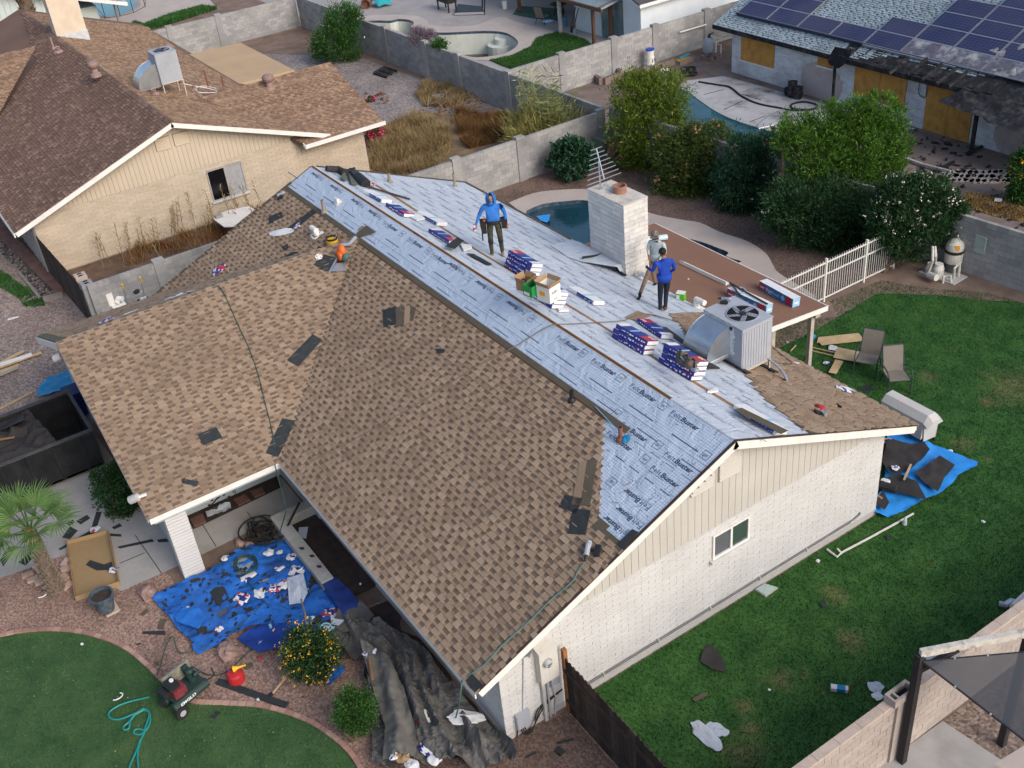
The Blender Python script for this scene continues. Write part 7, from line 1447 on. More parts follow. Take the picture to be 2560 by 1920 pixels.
# ================================================================ front yard
# ---- dumpster
t=thing('dumpster','open black roll-off dumpster full of torn roofing at the left edge','dumpster',(-17.3,-7.4,0));DK_=M('black_steel',(.012,.013,.015),var=.4,scale=2.5,rough=.6,dirt=(.035,.038,.042),dscale=1.8,damt=.5)
dx0,dx1,dy0,dy1,dh=-18.75,-16.0,-11.5,-4.15,1.4
for nm,a,b in(('side_wall',(dx1-.06,dy0,.15),(dx1,dy1,dh)),('side_wall',(dx0,dy0,.15),(dx0+.06,dy1,dh)),('end_wall',(dx0+.06,dy1-.06,.15),(dx1-.06,dy1,dh)),('end_wall',(dx0+.06,dy0,.15),(dx1-.06,dy0+.06,dh)),('floor',(dx0,dy0,.15),(dx1,dy1,.22))):m=MB().box(a,b);obj(nm,m,DK_,t)
m=MB().box((dx1-.07,dy0,dh),(dx1+.03,dy1+.03,dh+.07));m.box((dx0-.03,dy0,dh),(dx0+.07,dy1+.03,dh+.07));m.box((dx0+.07,dy1-.07,dh),(dx1-.07,dy1+.03,dh+.07));obj('rim',m,M('worn_rim',(.06,.06,.064),var=.35,scale=6,rough=.6),t)
for k in range(9):y=dy1-.5-k*.75;m=MB().box((dx1,y,.2),(dx1+.07,y+.1,dh));obj('rib',m,DK_,t)
cloth('roofing_debris',[(dx0+.08,dy0+.1),(dx1-.08,dy0+.1),(dx1-.08,dy1-1.0),(dx0+.08,dy1-1.3)],lambda x,y:.9+.5*rid(x,y,.9,4)+.2*rid(x,y,2.3,9),FELTB,step=.16,smooth=False,kind='stuff',label='heap of torn black roofing felt in the dumpster')
cloth('roofing_debris',[G('D',*q,1.55)for q in[(-60,500),(120,440),(225,405),(275,590),(130,640),(-60,650)]],lambda x,y:1.45+.22*math.sin(x*2.1+y)+.1*fbm(x,y,1.4),FELTB,step=.12,kind='stuff',label='curled sheet of black felt over the dumpster rim')
for k,a in enumerate(sorted([Vector((random.uniform(dx0+.3,dx1-.6),random.uniform(-8.6,-6.0),random.uniform(1.25,1.45)))for k in range(11)],key=scrx)):d=Vector((random.uniform(-.2,.35),random.uniform(-1,-.6),random.uniform(-.05,.15)));m=MB().bar(a,a+d*random.uniform(.8,1.8),.09,.02);obj('scrap_board',m,PLYL if k%2 else PLY,label=ORD[k]+' splintered board from the left in the dumpster debris',cat='board',group='boards in the dumpster')
wrapper(G('D',510,800,1.25),.55,'white and blue wrapper on the dumpster debris near its rim',61,'wb');wrapper(G('D',270,945,1.25),.25,'small pink and white wrapper at the dumpster rim',62,'wr')
q=QT('D',[(420,320),(480,200),(620,130),(730,80),(800,120),(810,260),(740,290),(600,320),(440,360)],G);cloth('tarp',q,lambda x,y:.04+.22*rid(x,y,1.6,3),TARPC,step=.12,label='cyan tarp crumpled behind the dumpster',cat='tarp')
o=obj('scrap_board',MB().bar(G('D',0,445,.03),G('D',350,265,.06),.07,.04),PLYL,label='long pale stick lying on the dirt above the dumpster',cat='board')
m=MB().box((-15.5,-3.95,.1),(-14.8,-3.75,.9));t=thing('bin','dark blue plastic bin squeezed between dumpster and ell wall','bin',G('D',850,340,.6));c=G('D',850,340,.55);m=MB().hexa([c+Vector(p)for p in((-.28,-.28,-.5),(.28,-.28,-.5),(.28,.28,-.5),(-.28,.28,-.5),(-.34,-.34,.35),(.34,-.34,.35),(.34,.34,.35),(-.34,.34,.35))]);obj('body',m,M('navy_bin',(.012,.02,.10),rough=.5),t);m=MB().box(c+Vector((-.37,-.37,.35)),c+Vector((.37,.37,.42)));obj('lid',m,bpy.data.materials['navy_bin'],t)
for k,(p,q,mt)in enumerate((((0,690),(150,610),PLYL),((0,715),(265,620),PLYL),((0,700),(205,632),WHITE),((0,745),(120,700),PLYL),((0,765),(115,715),M('grey_lumber',(.33,.29,.24))))):m=MB().bar(G('B1',*p,.06+.02*k),G('B1',*q,.06+.02*k),.22 if mt is WHITE else .14,.04);obj('plank',m,mt,label=('uppermost pale plank of the stack at the left edge','long tan plank under the white one at the left edge','white painted plank in the stack at the left edge','fourth pale plank of the stack at the left edge','lowest greyish plank of the stack at the left edge')[k],cat='plank',group='planks stacked at the left edge')
m=MB().bar(G('B1',50,408,.02),G('B1',118,390,.02),.08,.03);obj('plank',m,PAPERW,label='short pale stick on the grey gravel',cat='stick')
# brick kerb and rocks at the tan house
kb=QT('L',[(-60,100),(300,420),(700,830),(1075,1190)],G);m=MB()
for a,b in zip(kb,kb[1:]):m.bar(a+Vector((0,0,.09)),b+Vector((0,0,.09)),.5,.18)
obj('brick_ledge',m,M('red_brown_ledge',(.17,.095,.075),var=.25,scale=3,rough=.95,fine=.15),label='low reddish brick ledge along the front of the tan house',cat='ledge')
m=MB().bar(G('L',750,1310,.08),G('L',1085,1215,.08),.28,.16);obj('stone_border',m,M('grey_stone_border',(.24,.21,.19),var=.15,rough=.95),label='grey stone block closing the bed of dark rocks',cat='border')
m=MB().bar(G('L',330,840,.05),G('L',690,1280,.05),.12,.1);obj('stone_border',m,bpy.data.materials['grey_stone_border'],label='thin grey border between rocks and green weeds',cat='border')
m=MB();P=QT('L',[(0,260),(200,440),(600,800),(1040,1180),(760,1290),(400,880),(100,560),(0,480)],G);xs=[p.x for p in P];ys=[p.y for p in P];n=0
while n<420:
 x,y=random.uniform(min(xs),max(xs)),random.uniform(min(ys),max(ys))
 if inpoly(x,y,P):m.ball((x,y,.04),(random.uniform(.05,.11),random.uniform(.05,.09),random.uniform(.04,.07)),5,3,jit=.2);n+=1
obj('river_rocks',m,M('dark_rocks',None,piece=[(.07,.055,.055),(.12,.10,.095),(.05,.042,.042),(.20,.17,.155)],rough=.9),kind='stuff',label='bed of dark river rocks before the tan house')
for k,(px_,mt,lab)in enumerate((((1385,900),CAPP,'peach hollow block capping the gate pier'),((1490,1030),CMUG,'grey hollow block capping the gate pier'))):
 p=G('L',*px_,1.8);t=thing('pier',lab,'block',(p.x,p.y,0));m=MB().box((p.x-.2,p.y-.2,0),(p.x+.2,p.y+.2,1.65));obj('pier_base',m,CMUG,t);m=MB().box((p.x-.21,p.y-.21,1.66),(p.x+.21,p.y+.21,1.86));b_=obj('cap_block',m,mt,t);m=MB()
 for s in(-.1,.1):m.box((p.x+s-.06,p.y-.08,1.861),(p.x+s+.06,p.y+.08,1.863))
 obj('hole',m,DARK,b_)
m=MB();pts=[G('L',1560,1080,1.6),G('L',1490,1540,.0),G('L',1690,1480,.0)];m.prism(pts,(.04,-.04,0));obj('rusty_gate',m,RU,label='triangular rusty gate panel by the short block wall',cat='gate')
# ---- palm surround: loose bricks, cardboard, pot
BRP=M('pale_brick',None,piece=[(.42,.30,.24),(.38,.26,.20),(.46,.35,.29)],var=.12,rough=.95,fine=.12);n=-1
for x,y,a in sorted(((180,410,.3),(215,440,.3),(265,455,.35),(270,370,.5),(320,400,2.0),(320,435,.4),(420,425,2.2),(435,480,.8),(430,370,.3),(425,330,1.2),(250,350,.9))):
 n+=1
 p=G('C1',x,y);m=MB();d=Vector((math.cos(a+1.2),math.sin(a+1.2),0));s=Vector((-d.y,d.x,0));m.obox((0,0,0),d*.3,s*.16,(0,0,.08));o=obj('brick',m,BRP,label=ORD[n]+' pale loose brick from the left round the palm trunk',cat='brick',group='loose bricks round the palm');o.location=p-d*.15-s*.08
cbx=QT('C1',[(440,215),(705,145),(775,475),(495,575)],G);t=thing('cardboard_tray','large shallow cardboard tray lying on the gravel by the palm','cardboard',sum(cbx,Vector())/4);CB2=M('tan_cardboard',(.33,.225,.115),var=.08,scale=2,rough=.9,dirt=(.2,.13,.07),dscale=2,damt=.5);m=MB().prism([p+Vector((0,0,.02))for p in cbx],(0,0,.02));obj('base',m,CB2,t)
for a,b in zip(cbx,cbx[1:]+cbx[:1]):m=MB().bar(a+Vector((0,0,.09)),b+Vector((0,0,.09)),.02,.16);obj('side',m,CB2,t)
SHT=SH_OUR
def scrap(c,pts,label,m=SHD,off=.01,th=.012,group='dark shingle scraps on the ground'):
 ps=[G(c,*p,off)for p in pts];mb=MB();mb.prism(ps,(0,0,th));return obj('shingle_scrap',mb,m,label=label,cat='shingle',group=group,origin=ps[0])
scrap('C1',[(555,340),(580,310),(670,340),(720,320),(725,370),(620,375)],'dark shingle lying in the cardboard tray',off=.06);wrapper(G('C1',730,375,.06),.34,'white and blue wrapper at the right side of the cardboard tray',71,'wb')
for i,pts in enumerate(([(0,310),(60,225),(105,228),(20,350)],[(120,325),(250,205),(275,225),(165,345)],[(375,240),(580,120),(590,135),(390,245)],[(400,165),(450,95),(500,120),(450,175)],[(570,160),(620,0),(655,0),(610,140)],[(720,100),(770,75),(785,90),(735,112)],[(710,140),(780,145),(780,158),(712,155)],[(755,225),(980,175),(990,190),(770,235)],[(1010,180),(1090,170),(1100,190),(1020,195)],[(490,60),(560,20),(580,40),(520,80)],[(430,70),(470,50),(480,70),(440,90)])):scrap('C1',pts,('dark shingle strip at the far left of the driveway','broad dark shingle left of the palm trunk','long thin dark strip behind the cardboard tray','dark square scrap behind the palm fronds','dark strip pointing at the bush from the driveway','small dark scrap beside the clipped bush','short dark sliver above the cardboard tray','long dark strip reaching toward the cream pillar','dark scrap at the foot of the cream pillar','dark scrap under the palm fronds, upper left','tiny dark scrap under the palm fronds')[i])
wrapper(G('C1',610,115,.02),.35,'white and red wrapper on the driveway near the palm',73,'wr')
for i,pts in enumerate(([(900,660),(940,625),(960,640),(920,670)],[(915,770),(1060,765),(1065,792),(920,785)],[(1010,750),(1030,690),(1070,690),(1050,755)],[(875,850),(905,842),(910,850),(880,857)],[(990,970),(1020,960),(1025,980),(1000,985)],[(1345,1325),(1385,1280),(1420,1290),(1380,1328)])):scrap('C1',pts,('brown scrap on the gravel left of the blue tarp','long dark scrap on the gravel below the blue tarp corner','brown scrap half under the blue tarp edge','tiny scrap on the gravel near the lawn edge','small dark scrap behind the compressor','dark scrap lying on the front lawn')[i],m=SHD if i%2 else STARTER)
t=thing('flower_pot','large blue grey plant pot standing on a square slab','pot',G('C1',690,630));p=G('C1',690,630,.05);m=MB().lathe([(.18,0),(.2,.05),(.28,.48),(.31,.5),(.31,.56),(.27,.56),(.26,.46),(.001,.45)],p,20);obj('pot',m,M('blue_grey_pot',(.06,.085,.11),var=.35,scale=6,rough=.6,dirt=(.18,.2,.22),dscale=3,damt=.6),t,smooth=False);m=MB().lathe([(.26,.47),(.001,.49)],p,16);obj('soil',m,SOIL,t)
q=QT('C1',[(655,625),(740,575),(775,635),(690,680)],G);m=MB().prism(q,(0,0,.05));obj('slab',m,CAPP,label='square pale slab under the blue grey pot',cat='slab')
ROCK=M('pink_rock',(.30,.20,.17),var=.25,scale=5,rough=.95,fine=.2)
for px_,s,lab in(((955,535),.34,'brown pink boulder at the left corner of the blue tarp'),((1470,915),.33,'pinkish boulder below the blue tarp'),((1545,205),.2,'flat pink stone beside the porch walk'),((1610,215),.2,'flat pink stone near the coiled black hoses')):m=MB().ball((0,0,s*.25),(s,s*.7,s*.5),9,6,jit=.22);o=obj('boulder',m,ROCK,label=lab,cat='rock');o.location=G('C1',*px_)
# ---- blue tarps with debris
TPA=QT('C1',[(975,562),(1150,470),(1400,360),(1520,270),(1680,215),(1860,200),(1960,360),(2100,470),(2180,600),(2212,700),(1900,760),(1660,740),(1540,790),(1400,880),(1285,935),(1255,920),(1240,850),(1130,745),(1120,720)],G)
def tz(x,y):return .03+.12*rid(x,y,1.4,2)**1.5+.06*rid(x,y,4,6)**1.5
cloth('tarp',TPA,tz,TARP,step=.075,label='big blue tarp covered in roofing debris in front of the porch',cat='tarp')
cloth('tarp',QT('C1',[(1530,830),(1680,740),(1900,740),(2100,760),(2000,860),(1800,900),(1680,925),(1600,890)],G),lambda x,y:.06+.10*rid(x,y,1.5,8)+.03*rid(x,y,5,6),M('dark_blue_tarp',(.014,.05,.26),var=.25,scale=3,rough=.5,bump=.5,bscale=7,dirt=(.03,.03,.06),dscale=1.5,damt=.7),step=.075,label='darker blue tarp tucked under the lantana bush',cat='tarp')
cloth('tarp',QT('C1',[(2060,480),(2130,440),(2230,520),(2330,640),(2380,720),(2280,780),(2200,690),(2110,560)],G),lambda x,y:.16+.22*rid(x,y,.9,5),bpy.data.materials['dark_blue_tarp'],step=.08,label='bunched end of a blue tarp at the tip of the planter wall',cat='tarp')
cloth('tarp',QT('C1',[(2095,1090),(2140,1020),(2230,1010),(2220,1050),(2130,1140),(2110,1135)],G),lambda x,y:.05+.14*rid(x,y,2.5,7),TARP,step=.07,label='small bunch of blue tarp by the grey canvas',cat='tarp')
cloth('tarp',QT('C1',[(1130,700),(1190,650),(1290,650),(1340,720),(1290,790),(1150,740)],G),lambda x,y:.16+.08*rid(x,y,2,3),M('lighter_blue_tarp',(.02,.15,.52),var=.15,rough=.5,bump=.4,bscale=9),step=.07,label='lighter blue folded patch at the left of the big tarp',cat='tarp')
rs=random.Random(5);m=MB()
TP2=[(p.x,p.y)for p in TPA];k=0
while k<230:
 x,y=rs.uniform(-10.5,-5),rs.uniform(-6,-2)
 if inpoly(x,y,TP2):s=rs.choice((.02,.03,.05,.09));a=rs.uniform(0,6);z=tz(x,y)+.015;d=Vector((math.cos(a),math.sin(a),0));e=Vector((-d.y,d.x,0));p=Vector((x,y,z));m.add([p-d*s*1.3,p-e*s*.6,p+d*s,p+e*s*rs.uniform(.4,.8)],[(0,1,2,3)]);k+=1
obj('roofing_scraps',m,M('scrap_black',(.03,.027,.025),var=.3,rough=.95),kind='stuff',label='small torn roofing scraps on the blue tarp')
def tarp_scrap(pts,lab,mt=SHD):ps=[G('C1',*p,.12)for p in pts];mb=MB();mb.prism(ps,(0,0,.012));return obj('shingle_scrap',mb,mt,label=lab,cat='shingle',group='scraps on the blue tarp',origin=ps[0])
for pts,lab,mt in(([(1335,495),(1430,458),(1475,555),(1395,602)],'large black square on the left half of the blue tarp',SHD),([(1260,745),(1330,735),(1335,800),(1290,815)],'brown black scrap near the lower blue tarp edge',FELTB),([(1370,670),(1455,625),(1462,642),(1380,690)],'brown strip below the black square',STARTER),([(1470,640),(1530,585),(1540,595),(1480,655)],'thin black strip right of the brown strip',FELTB),([(1660,450),(1750,420),(1755,445),(1690,465)],'tan shingle among the white wrappers',SH_OUR),([(1220,440),(1285,418),(1290,440),(1230,455)],'black scrap near the pillar on the tarp',FELTB),([(1425,390),(1465,388),(1462,420),(1430,425)],'round black scrap near the pillar',FELTB),([(1790,570),(1850,520),(1855,560),(1810,590)],'black triangle beside the grey felt sheet',FELTB),([(1970,430),(2020,380),(2040,440),(1990,500)],'black scrap under the planter wall',FELTB),([(1480,430),(1540,400),(1550,440),(1500,455)],'dark scrap beside the printed felt sheet',FELTB),([(2010,690),(2060,660),(2070,700),(2030,720)],'dark scrap above the lantana bush',FELTB)):tarp_scrap(pts,lab,mt)
for px_,s,cols,lab,sd_ in(((1730,265),.36,'w','white wrapper at the top of the blue tarp',81),((1800,262),.22,'w','small white wrapper right of the topmost one',82),((1880,290),.4,'wb','white and navy wrapper beside the planter wall',83),((1800,370),.38,'w','pinkish white crumpled bag in the middle of the tarp',84),((1580,430),.36,'wb','white wrapper by the coiled green hose',85),((1620,405),.28,'w','second white wrapper by the coiled green hose',86),((1555,560),.6,'wbr','long white and red wrapper at the lower left of the heap',87),((1680,525),.5,'w','white wrapper in the centre of the heap',88),((1760,500),.5,'wbr','white wrapper with a red patch in the heap',89),((1840,470),.45,'wr','red and white wrapper beside the grey felt sheet',90),((1910,380),.55,'wb','navy and white wrapper lining the planter wall',91),((2130,650),.55,'wbr','navy, white and red wrapper ball at the right of the tarp',92),((2005,685),.2,'w','small white wrapper above the lantana bush',93),((1205,630),.28,'w','white scrap on the left part of the tarp',94),((1410,755),.26,'wr','white and red crushed carton on the tarp',95),((1670,845),.22,'w','white bottle like scrap on the darker tarp',96),((1450,300),.3,'w','pale scrap by the porch on the tarp edge',97)):p=G('C1',*px_,.10);wrapper(p,s,lab,sd_,cols,group=None)
ps=[G('Y',*q,.12)for q in[(540,910),(610,850),(800,780),(830,800),(690,990),(620,1020)]];m=MB().prism(ps,(0,0,.012));fo=obj('felt_sheet',m,M('grey_felt',(.27,.31,.34),var=.1,rough=.7),label='grey felt sheet printed with Buster under the coiled green hose',cat='felt',origin=ps[0]);q=MB();put_text(q,'Buster',G('Y',755,868,.14),(G('Y',650,885)-G('Y',755,868)),Vector((.1,-.6,0)),width=.55,height=.16,bold=.02);obj('lettering',q,INK,fo)
ps=[G('Y',*q,z)for q,z in(((1100,1060),.16),((1260,1010),.42),((1300,1190),.3),((1250,1290),.18),((1120,1310),.12))];m=MB().prism(ps,(.0,.0,.02));m.prism([ps[0]+Vector((0,0,.03)),ps[1]+Vector((0,0,.02)),ps[2]+Vector((0,0,.05))],(0,0,.02));obj('felt_sheet',m,FELTK,label='stiff pale felt sheet propped on the shovel handle',cat='felt')
t=thing('shovel','shovel stuck in the debris with a pale wooden handle','shovel',G('Y',1240,1260,.1));m=MB().tube([G('Y',1235,1255,.35),G('Y',1275,1400,.65),G('Y',1305,1600,.8)],.022,6);obj('handle',m,M('worn_handle',(.36,.25,.15),var=.2,rough=.8),t);m=MB().obox(G('Y',1200,1190,.2),Vector((.2,.05,.05)),Vector((-.05,.22,.02)),Vector((0,0,.015)));obj('blade',m,STEELG,t)
t=thing('rake','long weathered roofing tool handle leaning across the lantana bush','tool',G('C1',1740,1180));m=MB().tube([G('C1',1742,1180,.03),G('C1',1920,960,.42),G('C1',2100,765,.78)],.028,6);obj('handle',m,bpy.data.materials['worn_handle'],t);m=MB().tube([G('C1',2095,742,.8)+Vector((.14*math.cos(a),.12*math.sin(a),0))for a in np.linspace(0,4.8,14)],.02,5);m.bar(G('C1',2050,735,.82),G('C1',2150,745,.8),.07,.02);obj('head',m,PALEB,t);m=MB().bar(G('C1',1730,1185,.02),G('C1',1755,1165,.06),.07,.05);obj('worn_end',m,BLACK,t)
# coiled hoses
r0=G('C1',1690,150,.05);m=MB().tube([r0+Vector(((.42+.26*math.sin(a*.31))*math.cos(a)+.12*math.sin(a*.17),(.32+.2*math.cos(a*.43))*math.sin(a)+.1*math.cos(a*.13),.02+.005*a))for a in np.linspace(0,50,220)],.026,5);obj('hose',m,BLACKR,label='pile of coiled black hose at the edge of the porch',cat='hose')
m=MB().tube([G('C1',1620,75,.05),G('C1',1650,70,.1),G('C1',1630,100,.05)],.07,6);obj('cable_end',m,BLACK,label='black plug beside the coiled black hose',cat='plug')
r0=G('Y',690,920,.16);m=MB().tube([r0+Vector(((.35+.06*math.sin(a*.7))*math.cos(a),(.26+.05*math.cos(a*.6))*math.sin(a),.003*a))for a in np.linspace(0,24,100)],.014,4);obj('hose',m,HOSEDK,label='coiled dark green air hose on the printed felt sheet',cat='hose')
hose('thin dark green hose trailing over the blue tarp to the compressor',[G('C1',*q,.12)for q in[(1700,580),(1640,640),(1500,760),(1350,850),(1260,890),(1150,900),(1110,800),(1060,880),(1040,960),(1010,1050)]],.014,HOSEDK);hose('dark green hose crossing the right of the blue tarp',[G('C1',*q,.12)for q in[(1940,700),(1840,620),(1760,590),(1700,580),(1560,400)]],.014,HOSEDK)
hose('thin green hose from the compressor to the red can',[G('C1',*q,.04)for q in[(1230,990),(1320,1040),(1400,1050),(1480,1010),(1600,900),(1760,770)]],.014,HOSEDK)
hose('bright teal hose looped on the front lawn',[G('C1',*q,.05)for q in[(960,1190),(800,1230),(710,1280),(705,1320),(760,1335),(860,1300),(930,1265),(965,1310),(955,1380),(905,1430),(860,1420),(880,1395),(930,1410),(900,1470),(880,1530),(840,1620),(830,1660)]],.024,GREENHOSE);hose('second teal hose running straight down the front lawn',[G('C1',*q,.05)for q in[(930,1270),(860,1310),(830,1350),(795,1380),(800,1400),(830,1390),(840,1340),(900,1280),(960,1290),(930,1400),(905,1470),(885,1560),(892,1670)]],.024,GREENHOSE)
# ---- compressor
CG=M('dark_green_steel',(.022,.045,.04),var=.15,scale=4,rough=.5);a,b=G('C1',1000,1270,.36),G('C1',1270,1060,.36);a2,b2=G('C1',1080,1290,.34),G('C1',1300,1110,.34);u=(b2-a2).normalized();v=Vector((-u.y,u.x,0));o=a2+u*.15-Vector((0,0,.02))
t=thing('air_compressor','wheeled dark green air compressor with a red engine at the lawn edge','air compressor',Vector((o.x,o.y,0)))
for s in(0,.36):q=o+v*s;m=MB().lathe([(.001,-.03),(.12,0),(.12,.95),(.001,.98)],q,14,ax=u);tk=obj('tank',m,CG,t,smooth=False)
m=MB();put_text(m,'EMGLO',o+u*.14-v*.125+Vector((0,0,.02)),u,Vector((0,0,1))*.9+v*.2,width=.42,height=.1,bold=.02,shear=.15);obj('lettering',m,INKW,t)
for q in(o-v*.12+u*.1,o+v*.48+u*.1):c=Vector((q.x,q.y,.17));m=MB().lathe([(.08,-.045),(.165,-.045),(.17,0),(.165,.045),(.08,.045)],c,18,ax=v);w=obj('wheel',m,BLACKR,t);m=MB().lathe([(.001,-.05),(.08,-.05),(.08,.05),(.001,.05)],c,12,ax=v);obj('rim',m,STEELG,w)
m=MB().obox(o+u*.05-v*.06+Vector((0,0,.13)),u*.85,v*.48,(0,0,.025));obj('deck',m,CG,t)
e=o+u*.28+v*.16+Vector((0,0,.16));m=MB().obox(e-u*.15-v*.16,u*.32,v*.3,(0,0,.22));en=obj('engine',m,M('engine_red',(.19,.035,.045),rough=.5,var=.2),t);m=MB().obox(e-u*.2-v*.1+Vector((0,0,.22)),u*.28,v*.3,(0,0,.13));obj('fuel_tank',m,BLACK,en);m=MB().lathe([(.05,0),(.05,.04),(.001,.045)],e+u*.0+v*.08+Vector((0,0,.35)),10);obj('fuel_cap',m,WHITE,en);m=MB().obox(e-u*.36-v*.08+Vector((0,0,.12)),u*.15,v*.28,(0,0,.15));obj('air_filter',m,BLACK,en)
m=MB().lathe([(.10,-.012),(.13,0),(.10,.012)],e-v*.172+Vector((0,0,.1)),14,ax=v);obj('recoil_cover',m,bpy.data.materials['engine_red'],en)
pu=o+u*.72+v*.18+Vector((0,0,.16));m=MB().lathe([(.1,0),(.1,.2),(.12,.2),(.12,.24),(.1,.24),(.1,.32),(.06,.36),(.001,.36)],pu,12);pm2=obj('pump',m,CG,t);m=MB().tube([pu+v*.12+Vector((0,0,.1)),pu+v*.2+Vector((0,0,.35))],.08,10);m.tube([pu-v*.1+Vector((0,0,.2)),pu-v*.2+Vector((0,0,.3)),pu-v*.2+u*.15+Vector((0,0,.3))],.04,8);obj('cylinder',m,CG,pm2)
m=MB().obox(o+u*.15+v*.42+Vector((0,0,.16)),u*.75,v*.05,(0,0,.38));obj('belt_guard',m,M('weathered_guard',(.20,.20,.16),var=.3,scale=8,rough=.8),t);m=MB().tube([o+u*.9-v*.05+Vector((0,0,.1)),o+u*1.15-v*.05+Vector((0,0,.05)),o+u*1.25+v*.2+Vector((0,0,.05))],.018,6);obj('pull_handle',m,BLACK,t)
# red can
p=G('C1',1525,1085);t=thing('gas_can','red round fuel can with a yellow funnel on top','fuel can',p);m=MB().lathe([(.19,0),(.2,.02),(.2,.24),(.17,.3),(.05,.33),(.001,.33)],(0,0,0),20);obj('can',m,RED,t,0);m=MB().lathe([(.2,.1),(.204,.11),(.204,.14),(.2,.15)],(0,0,0),20);obj('hoop',m,RED,t,0);m=MB().lathe([(.085,0),(.08,.02),(.03,.12),(.02,.3),(.012,.3),(.015,.12),(.06,.02)],(0,.0,.40),14,ax=(.35,.95,.12));obj('funnel',m,YEL,t,0);m=MB().tube([(-.12,0,.32),(-.06,0,.42),(.05,0,.42),(.1,0,.33)],.012,5);obj('handle',m,RED,t,0)
p=G('C1',1660,955);m=MB().lathe([(.03,0),(.035,.01),(.035,.11),(.028,.12),(.001,.12)],(0,0,.035),10,ax=(.3,.95,0));o=obj('drink_can',m,WRAPR,label='red and white drink can on the gravel near the red can',cat='can');o.location=p;p=G('C1',1742,745,.14);m=MB().lathe([(.03,0),(.035,.01),(.035,.11),(.001,.12)],(0,0,0),10);o=obj('drink_can',m,PALEB,label='pale drink can standing on the darker blue tarp',cat='can');o.location=p
m=MB().bar(G('C1',1398,1088,.03),G('C1',1845,1245,.03),.17,.03);obj('edge_board',m,SHD,label='long grey black board lying on the gravel',cat='board')
scrap('C1',[(1560,1000),(1620,970),(1632,995),(1585,1012)],'brown slab just behind the yellow funnel',m=STARTER,th=.04)
m=MB();rs=random.Random(2)
for k in range(90):
 x,y=rs.uniform(0,2100),rs.uniform(820,1640);p=G('C1',x,y,.05)
 if inpoly(p.x,p.y,FLP):s=rs.uniform(.02,.05);a=rs.uniform(0,6);m.add([p,p+Vector((math.cos(a)*s,math.sin(a)*s,.01)),p+Vector((math.cos(a+.9)*s*.8,math.sin(a+.9)*s*.8,.02))],[(0,1,2)])
obj('fallen_leaves',m,STRAW,kind='stuff',label='pale fallen leaves on the front lawn')
for px_,lab in(((755,1190),'curled white strip on the front lawn'),((272,535),'curled white strip beside the palm')):p=G('C1',*px_,.05);m=MB().tube([p+Vector((.09*math.cos(a),.13*math.sin(a),.02))for a in np.linspace(-1,2.4,9)],.015,5);obj('paper_curl',m,PAPERW,label=lab,cat='paper')
for px_,lab in(((530,853),'small white paper on the front lawn near the brick edging'),((1660,1213),'white scrap between the board and the brick edging')):m=MB().ball((0,0,.03),(.05,.04,.03),6,4,jit=.3);o=obj('paper',m,PAPERW,label=lab,cat='paper');o.location=G('C1',*px_)
# ---- planter wall and porch
PLW=M('cream_planter',(.44,.42,.38),var=.1,scale=2,rough=.9,dirt=(.25,.23,.2),dscale=1.2,damt=.6);pa,pb_,pc_=G('Y',935,450,.4),G('Y',1440,1090,.4),G('Y',1270,330,.4);t=thing('planter_wall','low cream planter wall running beside the front wall to the blue tarp','planter',Vector((pa.x,pa.y,0)));yp=(pa.y+pb_.y)/2
m=MB().box((pa.x,yp,0),(pb_.x,yp+.30,.36));obj('wall',m,PLW,t);m=MB().box((pa.x,yp+.3,0),(pa.x+.32,-.02,.36));obj('wall',m,PLW,t);m=MB().box((pa.x-.02,yp-.02,.36),(pb_.x+.02,yp+.32,.42));obj('cap',m,PLW,t);m=MB().box((pa.x-.02,yp+.32,.36),(pa.x+.34,-.02,.42));obj('cap',m,PLW,t);m=MB().box((pa.x+.3,yp+.3,0),(pb_.x+.6,-.02,.10));obj('soil',m,SOIL,t)
for px_ in((1240,755),(1410,935),(1340,830)):scrap('Y',[(px_[0]-25,px_[1]-8),(px_[0]+20,px_[1]-12),(px_[0]+30,px_[1]+8),(px_[0]-10,px_[1]+12)],('small black scrap on the planter wall top','curled dark scrap on the planter wall end','dark fleck on the middle of the planter wall')[(1240,1410,1340).index(px_[0])],off=.425)
o=obj('felt_sheet',MB().prism([G('Y',*q,.14)for q in[(1215,550),(1305,545),(1285,660),(1205,640)]],(0,0,.015)),FELTK,label='pale felt piece lying in the dark planter soil',cat='felt')
PAV=M('red_brown_paver',(.155,.08,.06),var=.15,scale=4,rough=.9,fine=.12)
for i,pts in enumerate(([(140,480),(265,425),(300,500),(180,550)],[(565,285),(680,235),(735,285),(620,340)],[(730,205),(850,165),(885,215),(780,260)],[(360,370),(450,330),(480,370),(400,400)])):m=MB().prism([G('Y',*q,.02)for q in pts],(0,0,.06));obj('paver',m,PAV,label=('red brown paver nearest the cream pillar','middle red brown paver along the porch wall','red brown paver farthest along the porch wall','red brown paver half hidden by a pale sheet')[i],cat='paver',group='pavers in the porch bed')
sheet('porch_bed',QT('Y',[(100,430),(1000,30),(1050,150),(170,570)],G),.012,SOIL,kind='structure')
cloth('felt_sheet',QT('Y',[(305,430),(420,400),(440,350),(545,335),(555,390),(480,430),(325,490)],G),lambda x,y:.09+.10*rid(x,y,3,4),FELTK,step=.07,label='crumpled pale felt over the pavers of the porch',cat='felt')
m=MB();c=WX('Y',410,240,PWX+.01)
for k in range(5):a=k*.7-1.2;m.tube(smooth([c+Vector((.02,-.5,-.35)),c+Vector((.02,-.1+.12*k,-.1+.08*k)),c+Vector((.02,.1+.1*k,.05*k)),c+Vector((.02,.35+.04*k,.3-.14*k))],4),.012,4)
for k in range(7):m.ball(c+Vector((.02,-.3+.12*k,-.15+.12*math.sin(k*1.9))),(.01,.05,.03),6,4)
obj('wall_ornament',m,BLACK,label='black wrought iron vine ornament on the porch wall',cat='ornament')
